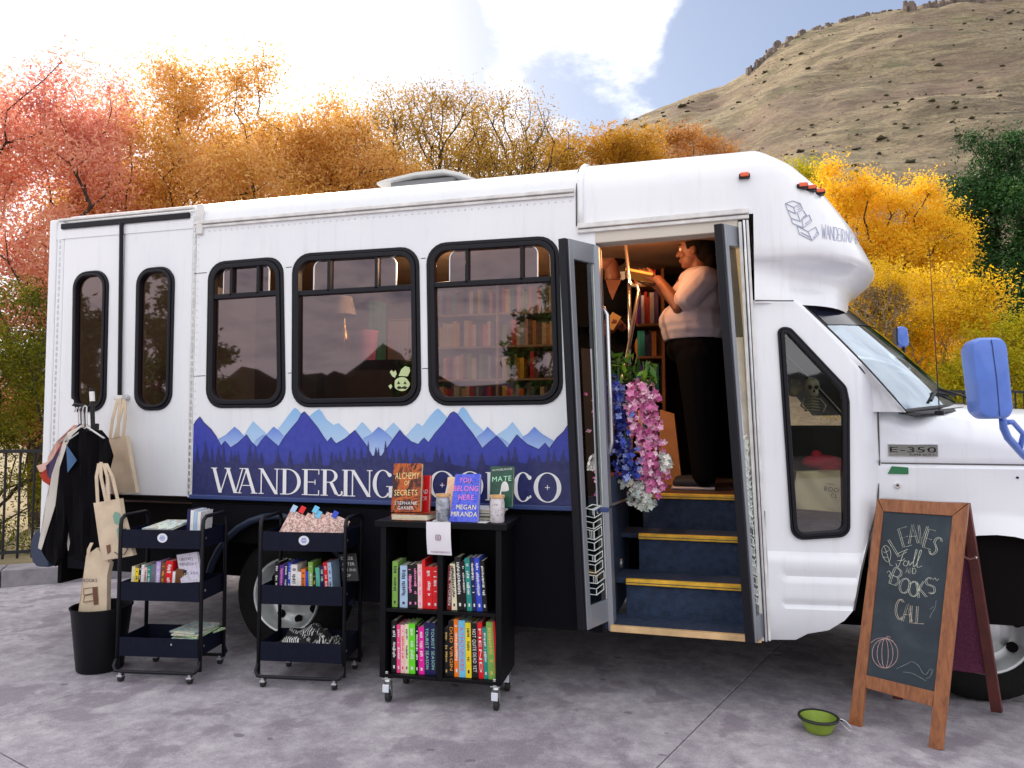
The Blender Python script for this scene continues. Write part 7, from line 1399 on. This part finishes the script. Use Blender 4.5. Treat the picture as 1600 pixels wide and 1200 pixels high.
def smooth(pts, n=6, closed=False):
    o = []; k = len(pts)
    for i in range(k-1 if not closed else k):
        p0, p1, p2, p3 = [Vector(pts[j % k] if closed else pts[min(max(j, 0), k-1)]) for j in (i-1, i, i+1, i+2)]
        for q in range(n): t = q/n; o.append(tuple(.5*(2*p1+(p2-p0)*t+(2*p0-5*p1+4*p2-p3)*t*t+(3*p1-p0-3*p2+p3)*t**3)))
    o.append(tuple(pts[0] if closed else pts[-1])); return o
SL = {'L':[[(0,1),(0,0),(1,0)]],'E':[[(1,1),(0,1),(0,0),(1,0)],[(0,.5),(.8,.5)]],'A':[[(0,0),(.5,1),(1,0)],[(.2,.38),(.8,.38)]],'V':[[(0,1),(.5,0),(1,1)]],'S':[[(.95,.85),(.6,1),(.15,.88),(.1,.66),(.5,.52),(.9,.36),(.85,.12),(.45,0),(.05,.15)]],'B':[[(0,0),(0,1),(.6,1),(.85,.78),(.6,.54),(0,.54)],[(.6,.54),(.95,.28),(.65,0),(0,0)]],'O':[[(.5,1),(.12,.82),(0,.5),(.12,.18),(.5,0),(.88,.18),(1,.5),(.88,.82),(.5,1)]],'K':[[(0,0),(0,1)],[(.95,1),(0,.42)],[(.25,.56),(1,0)]],'C':[[(.95,.85),(.55,1),(.15,.8),(0,.5),(.15,.2),(.55,0),(.95,.15)]],'N':[[(0,0),(0,1),(1,0),(1,1)]],'D':[[(0,0),(0,1),(.6,.95),(1,.6),(1,.4),(.6,.05),(0,0)]]}
def letter(ch, cx, cy, w_, h, rot, double=2.6):
    o = []; c, s = math.cos(rot), math.sin(rot)
    for st in SL[ch]:
        q = smooth(st, 5) if ch in 'SOCB' and len(st) > 4 else st
        for dx in ((-double/2, double/2) if double else (0,)):
            o.append([(cx+c*((x-.5)*w_+dx)-s*(-(y-.5)*h), cy+s*((x-.5)*w_+dx)+c*(-(y-.5)*h)) for x, y in q])
    return o
for wd, m in (([('L',1401,853,13,31,-.55),('E',1413,839,12,30,-.28),('A',1426,834,14,30,-.05),('V',1440,836,14,30,.12),('E',1451,842,11,30,.28),('S',1461,853,11,30,.50)], M_chalk), ([('B',1400,902,14,25,.35),('O',1413,915,15,24,.22),('O',1427,920,15,24,.05),('K',1439,921,12,25,-.15),('S',1453,915,11,26,-.30)], M_chalk), ([('C',1405,952,12,32,.05),('A',1417,957,14,28,.05),('L',1427,960,9,27,.05),('L',1437,961,10,27,.05)], M_chalkc)):
    for l in wd: chalk(letter(*l), m, .0010, 'chalk_letter')
for l in (('A',1417,891,5,9,.05),('N',1423,891.5,4,9,.05),('D',1428,892,5,9,.05)): chalk(letter(*l, 0), M_chalk, .0009, 'chalk_letter')
chalk([smooth([(1400,866),(1408,862),(1418,858),(1412,862),(1406,878),(1402,886),(1399,880)]), smooth([(1401,876),(1410,875),(1413,872)]), smooth([(1417,878),(1413,876),(1411,882),(1416,884),(1419,876),(1420,883),(1425,878)]), smooth([(1425,880),(1432,862),(1430,860),(1426,884),(1431,882)]), smooth([(1431,882),(1439,862),(1436,862),(1432,885),(1440,884)])], M_chalk, .0012, 'chalk_script')
chalk([smooth([(1378,856),(1383,852),(1388,856),(1391,864),(1390,874),(1386,878),(1380,872),(1377,863)], 4, True), [(1381,854),(1386,868),(1390,883),(1394,884)], [(1379,862),(1384,864)], [(1379,870),(1386,871)], [(1388,860),(1384,862)]], M_chalk, .0010, 'chalk_leaf')
chalk([smooth([(1385,895),(1388,892),(1391,896),(1388,900),(1391,902)]), smooth([(1457,906),(1460,903),(1463,907),(1466,904)])], M_chalk, .0010, 'chalk_flourish')
pc_ = (1380, 1021)
chalk([smooth([(pc_[0]+20*k*math.cos(a*.5236)+2, pc_[1]+23*math.sin(a*.5236)) for a in range(12)], 4, True) for k in (1.0, .62, .25)]+[smooth([(1360,1004),(1370,998),(1384,997),(1395,1002)]), [(1383,998),(1386,994),(1391,996)]], M_chalkp, .0010, 'chalk_pumpkin')
chalk([smooth([(1400,1045),(1415,1038),(1424,1034),(1434,1040),(1440,1050),(1446,1054),(1452,1046),(1456,1048),(1452,1058),(1446,1060)]), smooth([(1410,1050),(1424,1052),(1436,1058),(1446,1064)]), smooth([(1462,938),(1460,950),(1455,958),(1452,966)]), smooth([(1458,948),(1452,952)])], M_chalkw, .0012, 'chalk_swirl')
# back half of the sign
TLp, TRp = AF(1371,780,-.024), AF(1512,787,-.024); BL_, BR_ = Vector((.86,.335,0)), Vector((1.34,.27,0))
def backpt(u, v): return (TLp*(1-u)+TRp*u)*(1-v)+(BL_*(1-u)+BR_*u)*v   # v 0 top, 1 floor
def bbar(nm, u0, u1, v0, v1, m, dz=0): q = [backpt(u0,v0), backpt(u1,v0), backpt(u1,v1), backpt(u0,v1)]; MB().hexa([p for p in q]+[p+nb_*.022+Vector((0,0,.006)) for p in q]).build(nm, m, sg, bev=.002)
M_oakd = mat('dark_red_wood', (.10,.025,.02), .5, var=.3, vscale=10)
bbar('back_post', 0, .10, 0, .985, M_oakd); bbar('back_post', .90, 1.0, 0, .985, M_oakd); bbar('back_rail', .10, .90, 0, .07, M_oakd)
q = [backpt(.10,.07), backpt(.90,.07), backpt(.90,.80), backpt(.10,.80)]; MB().hexa([p+nb_*.006 for p in q]+[p+nb_*.012 for p in q]).build('back_board', mat('maroon_board', (.10,.018,.050), .85, var=.4, vscale=120), sg)
MB().box((TLp+TRp)/2+Vector((0,0,.004))+nb_*.012, ((TRp-TLp).length*.9, .05, .006), Matrix((ef, nb_, Vector((0,0,1)))).transposed()).build('hinge', M_zinc, sg)
a = AF(1500,868,-.026); b = backpt(.98, .24); MB().tube([a, (a+b)/2-Vector((0,0,.012)), b], .006, 6).build('spreader_strap', M_oakd, sg)
for p in (a, b): MB().ell(p, (.008,)*3, n=8, m=6).build('rivet', M_zinc, sg, smooth=True)
# ---- dog bowl
bp = PZ(1279, 1143); bw = empty('dog_bowl', bp, 'green collapsible dog bowl with a dark rim and silver clip on the concrete', 'bowl'); M_bg = mat('green_silicone', (.20,.28,.03), .55, var=.15, vscale=20)
MB().lathe([(.0005,.003),(.052,.003),(.055,.010),(.060,.012),(.062,.024),(.068,.027),(.070,.040),(.076,.043),(.079,.060),(.084,.066),(.080,.068),(.072,.046),(.064,.028),(.056,.014),(.0005,.012)], bp, 32).build('cup', M_bg, bw, smooth='auto')
MB().lathe([(.080,.062),(.090,.062),(.092,.068),(.090,.073),(.080,.073),(.080,.062)], bp, 36).build('rim', mat('dark_rim', (.02,.025,.02), .5), bw, smooth='auto')
c = bp+Vector((.115,-.02,.050)); MB().tube([c+Vector(v) for v in ((-.028,0,.018),(-.02,0,.026),(.0,0,.018),(.022,0,-.006),(.026,0,-.020),(.016,0,-.026),(.004,0,-.016))], .0032, 6, closed=True).build('carabiner', M_zinc, bw, smooth=True); MB().box(bp+Vector((.094,-.008,.066)), (.022,.02,.008)).build('tab', _mats['dark_rim'], bw, bev=.003)
# ------------------------------------------------------------------ fix the remeshed bodies into plain meshes
if CONVERT:
    dg = bpy.context.evaluated_depsgraph_get(); done = []
    for o in CONVERT: done.append((o, bpy.data.meshes.new_from_object(o.evaluated_get(dg))))
    for o, me in done:
        o.modifiers.clear(); o.data = me
